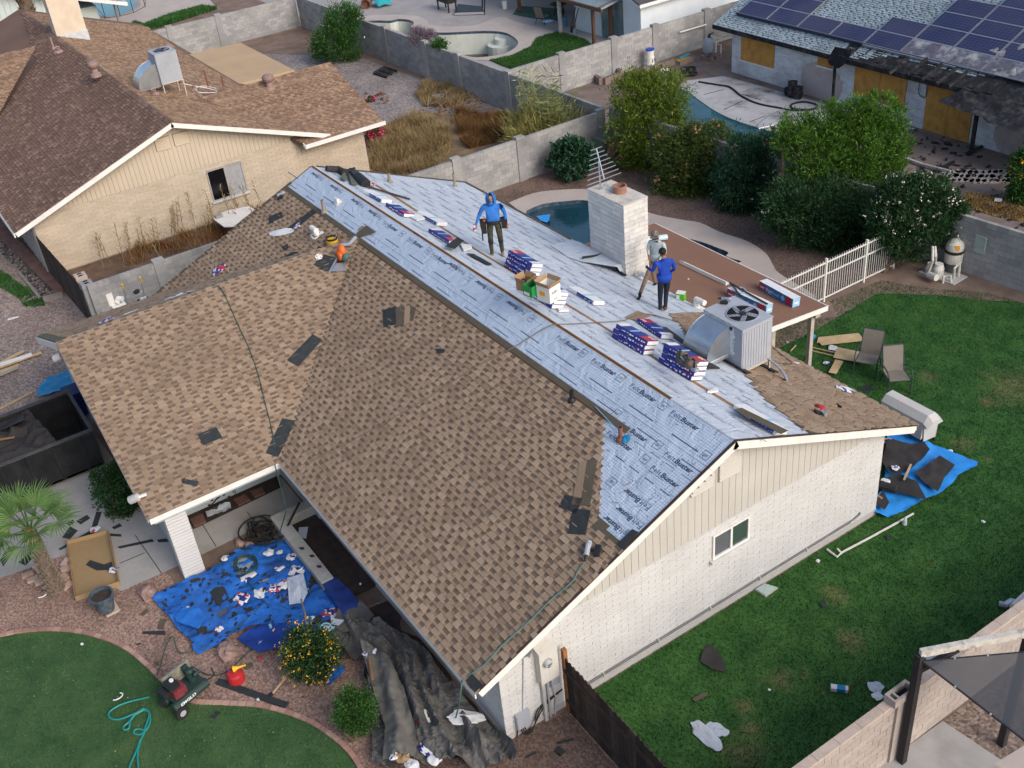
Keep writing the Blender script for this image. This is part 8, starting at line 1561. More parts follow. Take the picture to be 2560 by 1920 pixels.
m=MB().tube([G('Y',1040,620,.1),G('Y',1110,520,.45),G('Y',1170,400,.5),G('Y',1220,300,.6)],.03,6);obj('hose',m,BLACKR,label='black hose draped over the planter wall',cat='hose')
for k,(px_,lab)in enumerate((((1820,1105),'small white sprinkler head by the front wall'),)):m=MB().tube([G('Y',*px_,.1),G('Y',px_[0],px_[1],.3)],.03,6);obj('sprinkler',m,WHITE,label=lab,cat='sprinkler')
# ---- grey canvas along the front wall
def cz_(x,y):w=.6*mnoise.noise(Vector((x*.5,y*.5,4)));q=y*1.5+x*.28+w;return .05+.62*rid(x*.22,q,1.05,3)**1.8*(.55+.5*max(0,1-abs(y+1.2)/1.5))+.14*rid(x*.6,q*1.4,1.7,8)+.05*rid(x,y,3.5,5)
CV=QT('T',[(-120,120),(60,-60),(380,0),(620,40),(800,120),(1000,200),(1180,430),(1480,760),(1650,970),(1990,1290),(2140,1480),(2212,1640),(2000,1700),(460,1700),(455,900),(400,600),(360,330),(120,420),(-40,380)],G)
cloth('canvas_tarp',CV,cz_,CANV,step=.06,smooth=False,label='large crumpled grey canvas heaped along the front wall',cat='tarp')
CV2=QT('T',[(340,310),(490,380),(680,520),(860,870),(920,1100),(1010,1400),(1000,1700),(600,1700),(640,1330),(500,900),(410,600)],G);cloth('canvas_tarp',CV2,lambda x,y:.34+.42*rid(x*.25,y*1.3+x*.5,1.2,11)**1.5+.06*rid(x,y,2.6,2),M('pale_grey_canvas',(.15,.142,.125),var=.16,scale=2,rough=.95,dirt=(.08,.07,.06),dscale=1.5,damt=.6),step=.07,label='paler fold of canvas lying over the grey heap beside the round shrub',cat='tarp')
cloth('canvas_tarp',QT('C1',[(2130,780),(2212,650),(2330,620),(2420,720),(2350,800),(2230,830)],G),lambda x,y:.2+.16*rid(x,y,1.6,2),CANV,step=.08,label='upper end of a canvas tarp beside the lantana',cat='tarp')
m=MB().obox(G('T',395,345,.62),G('T',430,580,.62)-G('T',395,345,.62),Vector((.03,.05,0)),Vector((0,0,.05)));obj('wood_strip',m,PLY,label='thin brown wooden strip on the canvas fold',cat='stick')
cloth('felt_sheet',QT('Y',[(1570,1570),(1700,1600),(1640,1650),(1560,1640)],G),lambda x,y:.45+.05*rid(x,y,3),FELTK,step=.08,label='pale felt scrap between lantana and canvas',cat='felt')
for px_,s,cols,lab,sd_,z,el in(((400,250),.42,'wb','white and blue wrapper at the tip of the canvas fold',101,.55,1),((1560,1040),.62,'w','white torn sheet on the canvas near the house corner',102,.40,1.8),((1050,1170),.62,'wbr','tall white, red and blue wrapper on the canvas',103,.42,2.2),((1130,1370),.62,'wb','big white bag with a blue knot on the canvas',104,.42,1),((1190,1530),.42,'w','lower flap of the big white bag',105,.4,1),((790,1370),.45,'wbr','red, white and blue wrapper ball left of the big white bag',106,.5,1),((870,1430),.3,'wb','blue and white wrapper beside the red and white ball',107,.5,1),((700,1490),.3,'wb','small blue and white wrapper below the red and white ball',108,.5,1),((910,1610),.4,'w','white wrapper at the bottom edge of the picture',109,.45,1)):wrapper(G('T',*px_,z),s,lab,sd_,cols,el=el)
o=wrapper(G('T',800,1500,.5),.42,'brown paper bag on the canvas',110,'w',mat=CARD)
# ================================================================ gable side: meter, conduits, fence corner
t=thing('electric_meter','cream electric meter box with a round dial on the gable wall','meter box',(.1,1.2,1.7));MTB=M('cream_meter_box',(.56,.54,.49),var=.06,scale=3,rough=.6,dirt=(.40,.25,.12),dscale=3,damt=.35);m=MB().box((.006,.90,1.30),(.2,1.36,2.28));obj('cabinet',m,MTB,t);m=MB().hexa([(.0,.88,2.28),(.22,.88,2.24),(.22,1.38,2.24),(.0,1.38,2.28),(.0,.88,2.34),(.22,.88,2.27),(.22,1.38,2.27),(.0,1.38,2.34)]);obj('hood',m,MTB,t)
m=MB().lathe([(.1,0),(.1,.05),(.085,.09),(.001,.1)],(.2,1.08,1.9),18,ax=(1,0,0));d=obj('dial',m,M('meter_glass',(.45,.46,.44),rough=.15,spec=.6),t);m=MB().lathe([(.115,0),(.115,.03),(.1,.035)],(.2,1.08,1.9),18,ax=(1,0,0));obj('ring',m,METAL,d);m=MB().box((.303,1.03,1.9),(.306,1.13,1.93));m.box((.303,1.03,1.85),(.306,1.1,1.87));obj('print',m,INK,d)
m=MB().box((.201,1.12,1.32),(.205,1.13,2.2));obj('seam',m,MORT,t)
CON=M('pale_conduit',(.46,.45,.42),rough=.6)
m=MB().tube([(.06,1.0,0),(.06,1.0,1.32)],.045,8);obj('conduit',m,CON,t);m=MB().tube([(.05,1.12,0),(.05,1.12,1.32)],.025,6);obj('conduit',m,STEELG,t);m=MB().tube([(.05,1.24,0),(.05,1.3,.5),(.05,1.22,1.0),(.05,1.2,1.32)],.018,6);obj('conduit',m,CON,t)
m=MB().box((.01,1.2,.95),(.1,1.42,1.25));obj('junction_box',m,STEELG,t)
q=WX('C2',1175,1330,.06);t=thing('utility_box','small grey utility box low on the gable wall with dangling black cables','utility box',(q.x,q.y,q.z));m=MB().box((.0,q.y-.17,q.z-.22),(.11,q.y+.17,q.z+.2));obj('box',m,STEELG,t);m=MB().box((.11,q.y-.16,q.z-.2),(.118,q.y+.16,q.z+.18));obj('lid',m,STEELG,t)
m=MB()
for k in range(3):m.tube(smooth([(.08,q.y-.1+.05*k,q.z-.22),(.14,q.y-.02+.05*k,q.z-.42-.05*k),(.12,q.y+.25,q.z-.3),(.05,q.y+.4+.1*k,q.z-.02),(.03,1.5,q.z+.12)],4),.016,5)
m.tube([(.06,q.y-.14,q.z-.22),(.06,q.y-.2,.02)],.014,5);obj('cable',m,BLACKR,t)
a=WX('C2',1180,900,.02);m=MB().tube([(.02,a.y,a.z),(.02,q.y+.05,q.z+.2)],.012,5);obj('cable',m,STEELG,t);m=MB().box((.01,a.y-.05,a.z-.05),(.12,a.y+.14,a.z+.08));m.box((.05,a.y+.05,a.z-.14),(.1,a.y+.1,a.z));obj('cable_clamp',m,METAL,t)
m=MB().tube([(.03,1.6,.30),(.03,4.0,.30),(.03,8.0,.30),(.03,10.7,.31),(.03,10.9,.36),(.03,10.95,.42)],.022,6);m.tube([(.035,1.6,.25),(.035,10.6,.27)],.012,5);w=obj('pipe_run',m,M('grey_pipe_run',(.17,.17,.17),rough=.6),label='thin grey pipe running along the foot of the gable wall',cat='pipe')
for y in(2.6,4.2,5.8,7.4,9.0):m=MB().box((.0,y,.22),(.06,y+.03,.335));obj('bracket',m,CON,w)
scrap('C2',[(1345,1570),(1380,1540),(1420,1565),(1385,1605)],'grey square tile on the dirt by the meter',m=STARTER,group='scraps beside the meter');scrap('C2',[(1375,1540),(1405,1505),(1450,1540),(1415,1575)],'black square scrap overlapping a grey tile by the meter',group='scraps beside the meter');scrap('C2',[(1395,1480),(1500,1455),(1505,1468),(1400,1495)],'black strip on the dirt by the meter',group='scraps beside the meter');scrap('C2',[(1190,1575),(1255,1540),(1262,1552),(1200,1582)],'short black strip at the canvas edge',group='scraps beside the meter')
# ================================================================ side lawn and patio yard
cloth('tarp',QT('B3',[(1200,1640+20),(1310,1500),(1330,1170),(1400,1150),(1500,1180),(1915,1350),(1905,1375),(1790,1430),(1740,1490),(1640,1560),(1500,1620),(1330,1700),(1230,1665)],G),lambda x,y:.03+.12*rid(x,y,1.1,3)+.03*rid(x,y,4,6),TARPL,step=.08,label='bright blue tarp spread on the lawn behind the far house corner',cat='tarp')
for i,pts in enumerate(([(1290,1370),(1330,1225),(1480,1250),(1560,1240),(1600,1290),(1540,1360),(1440,1440),(1340,1440)],[(1580,1390),(1660,1330),(1760,1385),(1690,1470),(1650,1560),(1560,1500),(1500,1440)],[(1270,1480),(1400,1440),(1520,1500),(1580,1615),(1440,1580),(1300,1550)],[(1270,1590),(1300,1560),(1340,1630),(1310,1680),(1250,1640)],[(1395,1180),(1410,1155),(1440,1180),(1415,1190)])):cloth('felt_sheet',[G('B3',*p)for p in pts],lambda x,y:.19+.10*rid(x,y,1.3,4+i),FELTB,step=.09,label=('largest sheet of old black felt on the bright blue tarp','squarish black felt sheet at the right of the bright tarp','black felt strip at the front of the bright tarp','small black felt piece at the house corner','tiny black felt flag at the top of the bright tarp')[i],cat='felt')
m=MB().tube([G('B3',1290,1470,.25),G('B3',1390,1500,.25)],.12,9);obj('felt_roll',m,FELTB,label='rolled black felt at the house corner',cat='felt')
o=wrapper(G('B3',1385,1365,.3),.28,'pale blue wrapper on the black felt',121,'wb');o=wrapper(G('B3',1320,1450,.32),.3,'white paper on the rolled felt',122,'w',flat=.2);o=wrapper(G('B3',1345,1195,.2),.4,'orange and white bag at the top of the bright tarp',123,'wb',mat=M('orange_bag',(.55,.33,.18),rough=.6));m=MB().bar(G('B3',1440,1440,.3),G('B3',1485,1340,.3),.05,.03);obj('stick',m,PLYL,label='pale stick lying on the black felt',cat='stick');m=MB().tube([G('B3',1250,1530,.25),G('B3',1300,1560,.25)],.03,6);obj('stick',m,PLYL,label='tan handle end poking out by the house corner',cat='stick')
stand_chair(G('B3',1200,740),R(28),'taupe patio chair on the lawn facing the house, the farther of the two',SLING,FRM,group='two patio chairs on the lawn');stand_chair(G('B3',1385,850),R(58),'taupe patio chair on the lawn turned away, the one nearer the covered grill',SLING,FRM,group='two patio chairs on the lawn')
# covered grill / cooler in a pale cover
GC=M('pale_grey_cover',(.52,.50,.47),var=.06,scale=2,rough=.7,bump=.3,bscale=6);g0=G('B3',1500,1150);t=thing('covered_grill','long box under a pale grey cover behind the gable corner','covered grill',g0)
a,b=G('B3',1290,935,.85),G('B3',1560,1080,.85);u=(b-a).normalized();v=Vector((-u.y,u.x,0));L=(b-a).length;prof=[(0,0),(.0,-.35),(.06,.12),(.22,.28),(.42,.28),(.58,.10),(.64,-.35)]
prof=[(0,-.55),(.03,0),(.2,.18),(.48,.18),(.66,0),(.7,-.55)];m=MB();A=[a+v*x+Vector((0,0,z))for x,z in prof];m.prism(A,u*L);obj('cover',m,GC,t);e=a+u*L;m=MB().prism([e+v*.03,e+v*.2+Vector((0,0,.18)),e+v*.48+Vector((0,0,.18)),e+v*.66],u*.18-Vector((0,0,.12)));obj('cover_end',m,GC,t);m=MB().prism([e+v*.02+Vector((0,0,-.02)),e+v*.66+Vector((0,0,-.02)),e+v*.6+Vector((0,0,-.7)),e+v*.08+Vector((0,0,-.62))],u*.05);obj('cover_skirt',m,GC,t)
for q in(a+v*.1,a+v*.6,e+v*.1,e+v*.6):m=MB().bar((q.x,q.y,0),(q.x,q.y,.4),.06,.06,(1,0,0));obj('leg',m,BLACK,t)
for i,(pts,mt)in enumerate((([(880,560),(890,525),(1145,498),(1150,520)],PLYL),([(910,575),(890,555),(1150,500),(1185,545)],PLYL),([(985,655),(1010,588),(1190,625),(1175,690)],PLYL),([(955,750),(1000,668),(1050,680),(1005,760)],PLYL))):ps=[G('B3',*p,.05+.012*i)for p in pts];mb=MB();mb.prism(ps,(0,0,.02));obj('plywood_piece',mb,mt,label=('upper narrow plywood strip on the lawn','wide plywood offcut below the narrow strip','square plywood offcut behind the farther patio chair','small plywood rectangle in front of the farther chair')[i],cat='plywood',group='plywood offcuts on the lawn')
for p,q,lab in(((815,580),(1010,625),'thin long stick beside the square plywood'),((850,610),(1000,645),'shorter thin stick beside the square plywood'),((710,612),(745,575),'short stick left of the tan post')):m=MB().bar(G('B3',*p,.05),G('B3',*q,.05),.03,.03);obj('stick',m,PLYL,label=lab,cat='stick')
for px_,s,cols,lab,sd_,mt in(((845,520),.38,'wb','blue plastic bag on the lawn by the tan post',131,TARPC),((985,595),.4,'w','pale plastic sheet over the square plywood',132,None),((940,690),.26,'wb','crumpled white bag before the small plywood',133,None),((825,660),.2,'wr','small white and red wrapper on the lawn by the roof edge',134,None),((690,555),.12,'w','small grey can by the tan post',135,STEELG),((1740,1255),.16,'w','white paper cup on the lawn above the bright tarp',136,None)):wrapper(G('B3',*px_,.04),s,lab,sd_,cols,mat=mt)
scrap('B3',[(1140,850),(1180,835),(1240,825),(1215,890)],'dark mat on the lawn between chair and roof edge',group=None)
# pool equipment
PVC=bpy.data.materials['pvc'];p=G('B3',1745,95);t=thing('pool_filter','cream round pool filter on legs with pipes against the right wall','pool filter',p);m=MB().lathe([(.26,.35),(.31,.4),(.31,.98),(.28,1.1),(.15,1.22),(.001,1.26)],p,20);obj('tank',m,M('cream_plastic',(.58,.55,.48),rough=.45,var=.05),t,smooth=False);m=MB().lathe([(.32,.76),(.33,.79),(.33,.84),(.32,.87)],p,20);obj('band',m,BLACK,t);m=MB().lathe([(.29,.02),(.27,.35)],p,16);obj('base',m,M('dark_base',(.1,.1,.1)),t);m=MB();c=Vector(p)+Vector((.20,-.24,.95));m.obox(c,Vector((.1,.08,0)),Vector((-.01,.012,0)),Vector((0,0,.18)));obj('sticker',m,ORG,t)
m=MB()
for q in([(1640,90,0),(1645,0,.9),(1640,-60,1.1)],[(1595,110,.2),(1625,30,.8),(1625,-60,1.1)],[(1690,175,0),(1695,130,.25),(1740,125,.25),(1745,180,0)],[(1760,150,0),(1765,80,.5),(1800,40,.6),(1790,140,0)]):m.tube([G('B3',x,y,z)for x,y,z in q],.045,7)
obj('pipe',m,PVC,t)
for px_,r,h in(((1605,110),.17,.35),((1655,130),.2,.45)):p=G('B3',*px_);m=MB().lathe([(r*.8,0),(r,.05),(r,h*.7),(r*.75,h),(r*.7,h+.05),(.001,h+.05)],p,14);obj('pump',m,PVC,t)
m=MB().tube([G('B3',1600,120,.2),G('B3',1650,140,.25)],.12,10);obj('motor',m,PVC,t);p=G('B3',1690,140);m=MB().obox(Vector(p)+Vector((-.8,-.3,0)),(1.4,.1,0),(-.05,.8,0),(0,0,.05));obj('pad',m,STEM,t)
q=hit('A3',1935,1570,(-.09,1,0),24.55-.09*0);p=Vector((-5.0,24.0,1.25));p=WY('A3',1935,1572,23.95);t=thing('utility_box','pale green electric box fixed on the grey wall by the pool equipment','utility box',p);m=MB().box((p.x-.2,p.y-.06,p.z-.3),(p.x+.2,p.y+.1,p.z+.3));obj('box',m,M('pale_green_box',(.36,.43,.38),rough=.6),t);m=MB().tube([(p.x,p.y,p.z-.3),(p.x,p.y,.1)],.03,6);obj('conduit',m,STEELG,t);m=MB().box((p.x-.22,p.y-.08,p.z+.3),(p.x+.22,p.y+.1,p.z+.33));obj('lid',m,bpy.data.materials['pale_green_box'],t)
sheet('dirt_strip',[(-8.3,13.2),(-7.4,13.6),(-7.3,17),(-7.6,20.6),(-6.2,21.9),(-4.8,22.8),(-3.5,24.1),(-8.3,24)],.009,DIRT,kind='structure')
# litter on the side lawn
for px_,s,cols,lab,sd_,el in(((175,1440),.62,'w','pale folded felt strip on the lawn in the foreground',141,1.8),((240,1400),.45,'w','upper part of the pale folded felt strip',142,1.4),((1260,1130),.42,'w','pale crumpled felt next to the hollow cap block',143,1),((1270,1185),.3,'w','yellowish plastic at the foot of the hollow cap block',144,1),((1615,930),.5,'wb','white and blue wrapper against the cap-stone wall',145,1.6),((575,1145),.08,'w','tiny white scrap in the middle of the lawn',146,1)):wrapper(G('C3',*px_,.03),s,lab,sd_,cols,mat=FELTK if 'felt' in lab else None,el=el,flat=.22)
t=thing('carton','small white and teal carton lying on the lawn','carton',G('C3',1025,1145));a,b=G('C3',968,1140,.02),G('C3',1085,1155,.02);m=MB().bar(a+Vector((0,0,.06)),b+Vector((0,0,.06)),.13,.1);obj('box',m,PAPERW,t);m=MB().bar(a.lerp(b,.35)+Vector((0,0,.064)),a.lerp(b,.8)+Vector((0,0,.064)),.134,.102);obj('print',m,TARPC,t);m=MB().bar(a.lerp(b,.95)+Vector((0,0,.062)),b+Vector((0,0,.062)),.135,.103);obj('red_end',m,WRAPR,t)
scrap('C3',[(130,960),(145,900),(190,850),(240,890),(300,1010),(280,1030),(200,1010)],'dark felt patch on the lawn near the wood fence',m=FELTB,off=.05,group=None);scrap('C3',[(75,1205),(150,1160),(185,1170),(150,1195),(100,1220)],'brown scrap on the lawn near the wood fence',m=STARTER,off=.05,group=None);scrap('C3',[(895,580),(920,575),(945,610),(920,620)],'small black scrap in the middle of the lawn',off=.05,group=None);scrap('C3',[(1325,155),(1360,150),(1350,180),(1335,185)],'small dark scrap below the bright blue tarp',off=.05,group=None)
q=QT('C3',[(485,505),(545,470),(625,495),(550,548)],G);t=thing('valve_box','pale green valve box lid set in the lawn by the gable wall','valve box',q[0]);m=MB().prism([k+Vector((0,0,.03))for k in q],(0,0,.03));obj('lid',m,M('pale_green_lid',(.38,.46,.42),rough=.7,var=.1),t);c_=sum(q,Vector())/4;m=MB().prism([c_+(k-c_)*1.08+Vector((0,0,.01))for k in q],(0,0,.03));obj('rim',m,STEM,t)
m=MB().tube([G('C3',*k,.05)for k in[(1500,10),(1420,55),(1230,160),(1040,260),(1010,290),(945,240)]],.03,6);m.tube([G('C3',1035,262,.05),G('C3',1012,235,.12)],.025,6);obj('pvc_pipe',m,PVC,label='long white pipe lying on the lawn near the bright tarp',cat='pipe')
m=MB().lathe([(.05,0),(.06,.02),(.05,.16),(.025,.22),(.001,.23)],(0,0,.02),10);o=obj('bottle',m,M('clear_white_plastic',(.55,.6,.62),rough=.2),label='white plastic bottle on the lawn below the bright tarp',cat='bottle');o.location=G('C3',1443,85)
for px_,lab in(((1950,67),'white scrap high on the lawn near the right edge'),((888,320),'small yellowish scrap on the lawn near the gable wall')):m=MB().ball((0,0,.03),(.06,.05,.035),6,4,jit=.3);o=obj('paper',m,PAPERW,label=lab,cat='paper');o.location=G('C3',*px_)
m=MB().tube([G('C3',2050,590,.1),G('C3',2090,600,.1),G('C3',2130,575,.1),G('C3',2160,585,.1)],.085,9);obj('duct_elbow',m,METAL,label='grey duct elbow lying on the lawn at the right edge',cat='duct');m=MB().tube([G('C3',2145,620,.12),G('C3',2260,510,.12)],.11,12);obj('duct_pipe',m,WHITE,label='white duct pipe lying beside the elbow at the right edge',cat='duct')
# hollow cap block on the cap-stone wall
c=G('C3',1380,1165,1.82);t=thing('cap_block','hollow pinkish block standing on the cap-stone wall','block',(5.14,c.y,1.81));m=MB();y0_,y1_=c.y-.3,c.y+.3;m.box((5.03,y0_,1.812),(5.08,y1_,2.0));m.box((5.25,y0_,1.812),(5.30,y1_,2.0));m.box((5.08,y0_,1.812),(5.25,y0_+.05,2.0));m.box((5.08,y1_-.05,1.812),(5.25,y1_,2.0));m.box((5.08,c.y-.17,1.812),(5.25,c.y-.13,2.0));obj('block',m,CMUP,t);m=MB().box((5.08,y0_+.05,1.812),(5.25,y1_-.05,1.83));obj('hole_bottom',m,SOIL,t)
m=MB().box((5.215,c.y-.15,0),(5.27,c.y+.25,1.8));obj('pilaster',m,CMUP,bpy.data.objects['block_wall.006'])
# ---- lower right yard: slab, gravel, shade sail
sheet('neighbour_slab',QT('C3',[(1240,1640),(1390,1560),(1690,1345),(2130,1640),(2140,1700),(1100,1720)],G),.01,CONC,kind='structure');sheet('neighbour_gravel',QT('C3',[(1690,1345),(1890,1195),(2300,900),(2300,1500),(2020,1625)],G),.006,Mgravel('brown_pebbles',(.10,.075,.06),(.20,.15,.12),(.32,.26,.22),16),kind='structure');sheet('neighbour_slab',QT('C3',[(2020,1620),(2300,1450),(2300,1720),(2140,1690)],G),.012,CONCW,kind='structure')
BP=M('black_post_wood',(.028,.026,.027),rough=.7,var=.2);b0=G('C3',1425,1605);zt2=VH('C3',1700,960,b0);t=thing('shade_frame','black post frame with a peeling white beam and a dark shade cloth, lower right','shade structure',b0)
m=MB().bar(b0,(b0.x,b0.y,zt2),.14,.14,(1,0,0));obj('post',m,BP,t);bt=Vector((b0.x,b0.y,zt2));be=hit('C3',2300,775,(0,0,1),zt2+.02);m=MB().bar(bt+Vector((0,0,.05)),be+Vector((0,0,.05)),.1,.16);obj('beam',m,M('peeling_white_beam',(.55,.52,.46),var=.15,scale=6,rough=.9,dirt=(.06,.05,.045),dscale=5,damt=.9),t);m=MB();dm=(be-bt).normalized();m.bar(bt+Vector((0,0,-.45)),bt+dm*.75+Vector((0,0,-.03)),.1,.1);obj('brace',m,BP,t)
p2=G('C3',2190,860,zt2-.1);m=MB().bar((p2.x,p2.y+.2,0),(p2.x,p2.y+.2,zt2),.14,.14,(1,0,0));obj('post',m,BP,t)
mm,n_,b_=newmat('shade_cloth');b_.inputs['Base Color'].default_value=(.045,.05,.06,1);b_.inputs['Roughness'].default_value=.8;b_.inputs['Alpha'].default_value=.86;SHC=mm
m=MB();e1=bt+Vector((.05,0,-.12));e2=G('C3',2260,895,zt2-.15);e3=G('C3',2330,1560,zt2-.7);nn=10;V_=[]
for i in range(nn+1):
 for j in range(nn+1-i):a=i/nn;b=j/nn;p=e1*(1-a-b)+e2*a+e3*b;sag=.18*(1-a-b)*b*4*.5+.25*a*b;V_.append((i,j,p+Vector((-.25*(1-a-b)*b*1.2,.3*(1-a-b)*b,-sag))))
ix={(i,j):k for k,(i,j,p)in enumerate(V_)};m.v=[tuple(p)for i,j,p in V_]
for i in range(nn):
 for j in range(nn-i):
  m.f.append((ix[i,j],ix[i+1,j],ix[i,j+1]));m.m.append(0)
  if(i+1,j+1)in ix:m.f.append((ix[i+1,j],ix[i+1,j+1],ix[i,j+1]));m.m.append(0)
obj('shade_cloth',m,SHC,t,smooth=True);m=MB().tube([V_[ix[0,j]][2]for j in range(nn+1)],.02,5);m.tube([V_[ix[i,0]][2]for i in range(nn+1)],.015,5);obj('hem',m,BLACK,t);m=MB();
for j in(3,6,9):m.ball(V_[ix[0,j]][2],.03,6,4)
for i in(3,6):m.ball(V_[ix[i,0]][2],.03,6,4)
obj('grommets',m,METAL,t,kind='stuff')
# raft in our pool
t=cloth('pool_raft',QT('A2',[(1262,1395),(1310,1385),(1352,1384),(1345,1415),(1330,1436),(1290,1425)],G),lambda x,y:-.02+.1*max(0,fbm(x,y,1.2)+.5),TARPL,step=.12,label='bright blue float drifting on the dark pool behind the roof',cat='pool float')
p=G('B2',0,0);q=PL[0]
m=MB();a=G('A2',1670,1010);m.box((a.x-.6,a.y-.1,0),(a.x+.5,a.y+.8,.85));t=thing('deck_box','grey green storage box half hidden behind the round bush','box',a);obj('body',m,M('grey_green_box',(.16,.19,.16),rough=.8),t);m=MB().box((a.x-.64,a.y-.14,.85),(a.x+.54,a.y+.84,.92));obj('lid',m,bpy.data.materials['grey_green_box'],t)
pts=[G('A1',*q,.75)for q in[(1370,1410),(1450,1360),(1600,1330),(1635,1350),(1500,1460),(1440,1462)]];t=thing('folding_table','white sheet of board propped on a dark stand beside the tan house wall','board',Vector((pts[0].x,pts[0].y,0)));m=MB().prism(pts,(0,0,.04));obj('board',m,WHITE,t);c=sum(pts,Vector())/6;m=MB().box((c.x-.5,c.y-.5,0),(c.x+.3,c.y+.4,.74));obj('stand',m,M('rusty_cage',(.10,.06,.045),rough=.9),t);m=MB().box((pts[0].x-.02,pts[0].y+.1,.79),(pts[0].x+.2,pts[0].y+.4,.9));obj('concrete_block',m,CMUG,label='grey block weighing down the white board by the tan house',cat='block')
# ================================================================ people
def person(label,foot,yaw,J,rad,chains,mats,mat_of,hands=None,up=None):
 """one continuous skinned body from joints; J joints in local metres (x right, y forward, z up)"""
 names_=list(J);me=bpy.data.meshes.new('body');me.from_pydata([J[k]for k in names_],[(names_.index(a),names_.index(b))for ch in chains for a,b in zip(ch,ch[1:])],[])
 o=bpy.data.objects.new('body',me);COL.objects.link(o);sk=o.modifiers.new('skin','SKIN');sk.use_smooth_shade=True;sk.branch_smoothing=.6
 for i,k in enumerate(names_):r=rad[k];me.skin_vertices[0].data[i].radius=r if isinstance(r,tuple)else(r,r)
 me.skin_vertices[0].data[names_.index('pelvis')].use_root=True
 sb=o.modifiers.new('sub','SUBSURF');sb.levels=2;sb.render_levels=2
 dg=bpy.context.evaluated_depsgraph_get();m2=bpy.data.meshes.new_from_object(o.evaluated_get(dg));bpy.data.objects.remove(o)
 for m in mats:m2.materials.append(m)
 seg=[(a,b)for ch in chains for a,b in zip(ch,ch[1:])]
 for p in m2.polygons:
  c=p.center;best=None
  for a,b in seg:
   A,B=Vector(J[a]),Vector(J[b]);d=B-A;f=max(0,min(1,(c-A).dot(d)/max(1e-9,d.length_squared)));q=(c-(A+d*f)).length
   if best is None or q<best[0]:best=(q,a,b,f)
  p.material_index=mat_of(best[1],best[2],best[3],c);p.use_smooth=True
 t=thing('person',label,'person',foot,yaw);b=bpy.data.objects.new('body',m2);link(b,t,False);return t
def limbset(J,rad,s,sh,el,wr,hip,kn,an,toe,fist=.0):
 n='L' if s<0 else 'R';J['sh'+n]=sh;J['el'+n]=el;J['wr'+n]=wr;d=(Vector(wr)-Vector(el)).normalized();J['pa'+n]=tuple(Vector(wr)+d*.085);rad['sh'+n]=.072;rad['el'+n]=.05;rad['wr'+n]=.036;rad['pa'+n]=(.042,.028)
 J['hip'+n]=hip;J['kn'+n]=kn;J['an'+n]=an;J['he'+n]=(an[0],an[1]-.02,an[2]-.05);J['to'+n]=toe;rad['hip'+n]=.098;rad['kn'+n]=.068;rad['an'+n]=.05;rad['he'+n]=.045;rad['to'+n]=(.042,.03)
 pv=Vector(J['pa'+n]);side=d.cross(Vector((0,1,0))if abs(d.y)<.8 else Vector((1,0,0))).normalized();curl=side.cross(d).normalized()
 for k in range(4):
  a=pv+side*(-.027+.018*k);l=(.035,.04,.037,.03)[k];J[f'f{k}a{n}']=tuple(a+d*.025);J[f'f{k}b{n}']=tuple(a+d*(.025+l)+curl*.012);J[f'f{k}c{n}']=tuple(a+d*(.02+l*1.4)+curl*.035)
  for q in 'abc':rad[f'f{k}{q}{n}']=.0095
 J['ta'+n]=tuple(pv-d*.035-side*.045+curl*.01);J['tb'+n]=tuple(pv+d*.01-side*.055+curl*.03);rad['ta'+n]=.012;rad['tb'+n]=.0095
def build(label,foot,yaw,core,rcore,L,Rr,mats,mat_of):
 J=dict(core);rad=dict(rcore);limbset(J,rad,-1,*L);limbset(J,rad,1,*Rr);ch=[['pelvis','belly','chest','neck','chin','head','crown']]
 for n in 'LR':
  ch+=[['chest','sh'+n,'el'+n,'wr'+n,'pa'+n],['pelvis','hip'+n,'kn'+n,'an'+n,'he'+n,'to'+n]]+[['pa'+n,f'f{k}a{n}',f'f{k}b{n}',f'f{k}c{n}']for k in range(4)]+[['wr'+n,'ta'+n,'tb'+n]]
 return person(label,foot,yaw,J,rad,ch,mats,mat_of),J
def face(t,J,skin,z=0.,d=(0,1,0),hair=None):
 d=Vector(d).normalized();c=Vector(J['head']);s=d.cross(Vector((0,0,1))).normalized();u=s.cross(d)
 m=MB().ball(c+d*.098-u*.02,(.014,.02,.024),6,5);obj('nose',m,skin,t,False,smooth=True)
 m=MB()
 for k in(-1,1):m.ball(c+d*.088+s*.034*k+u*.015,(.011,.008,.007),6,4)
 obj('eyes',m,BLACK,t,False)
 m=MB().ball(c+d*.086-u*.062,(.024,.010,.007),6,4);obj('mouth',m,M('lips',(.22,.08,.07))if 'lips' not in bpy.data.materials else bpy.data.materials['lips'],t,False)
 for k in(-1,1):m=MB().ball(c+s*.088*k-u*.005,(.012,.02,.03),6,5);obj('ear',m,skin,t,False,smooth=True)
CORE=dict(pelvis=(0,0,.95),belly=(0,.02,1.12),chest=(0,.0,1.36),neck=(0,.01,1.50),chin=(0,.035,1.57),head=(0,.05,1.66),crown=(0,.04,1.735));RC=dict(pelvis=(.155,.115),belly=(.165,.125),chest=(.185,.125),neck=.058,chin=.068,head=.092,crown=.06)
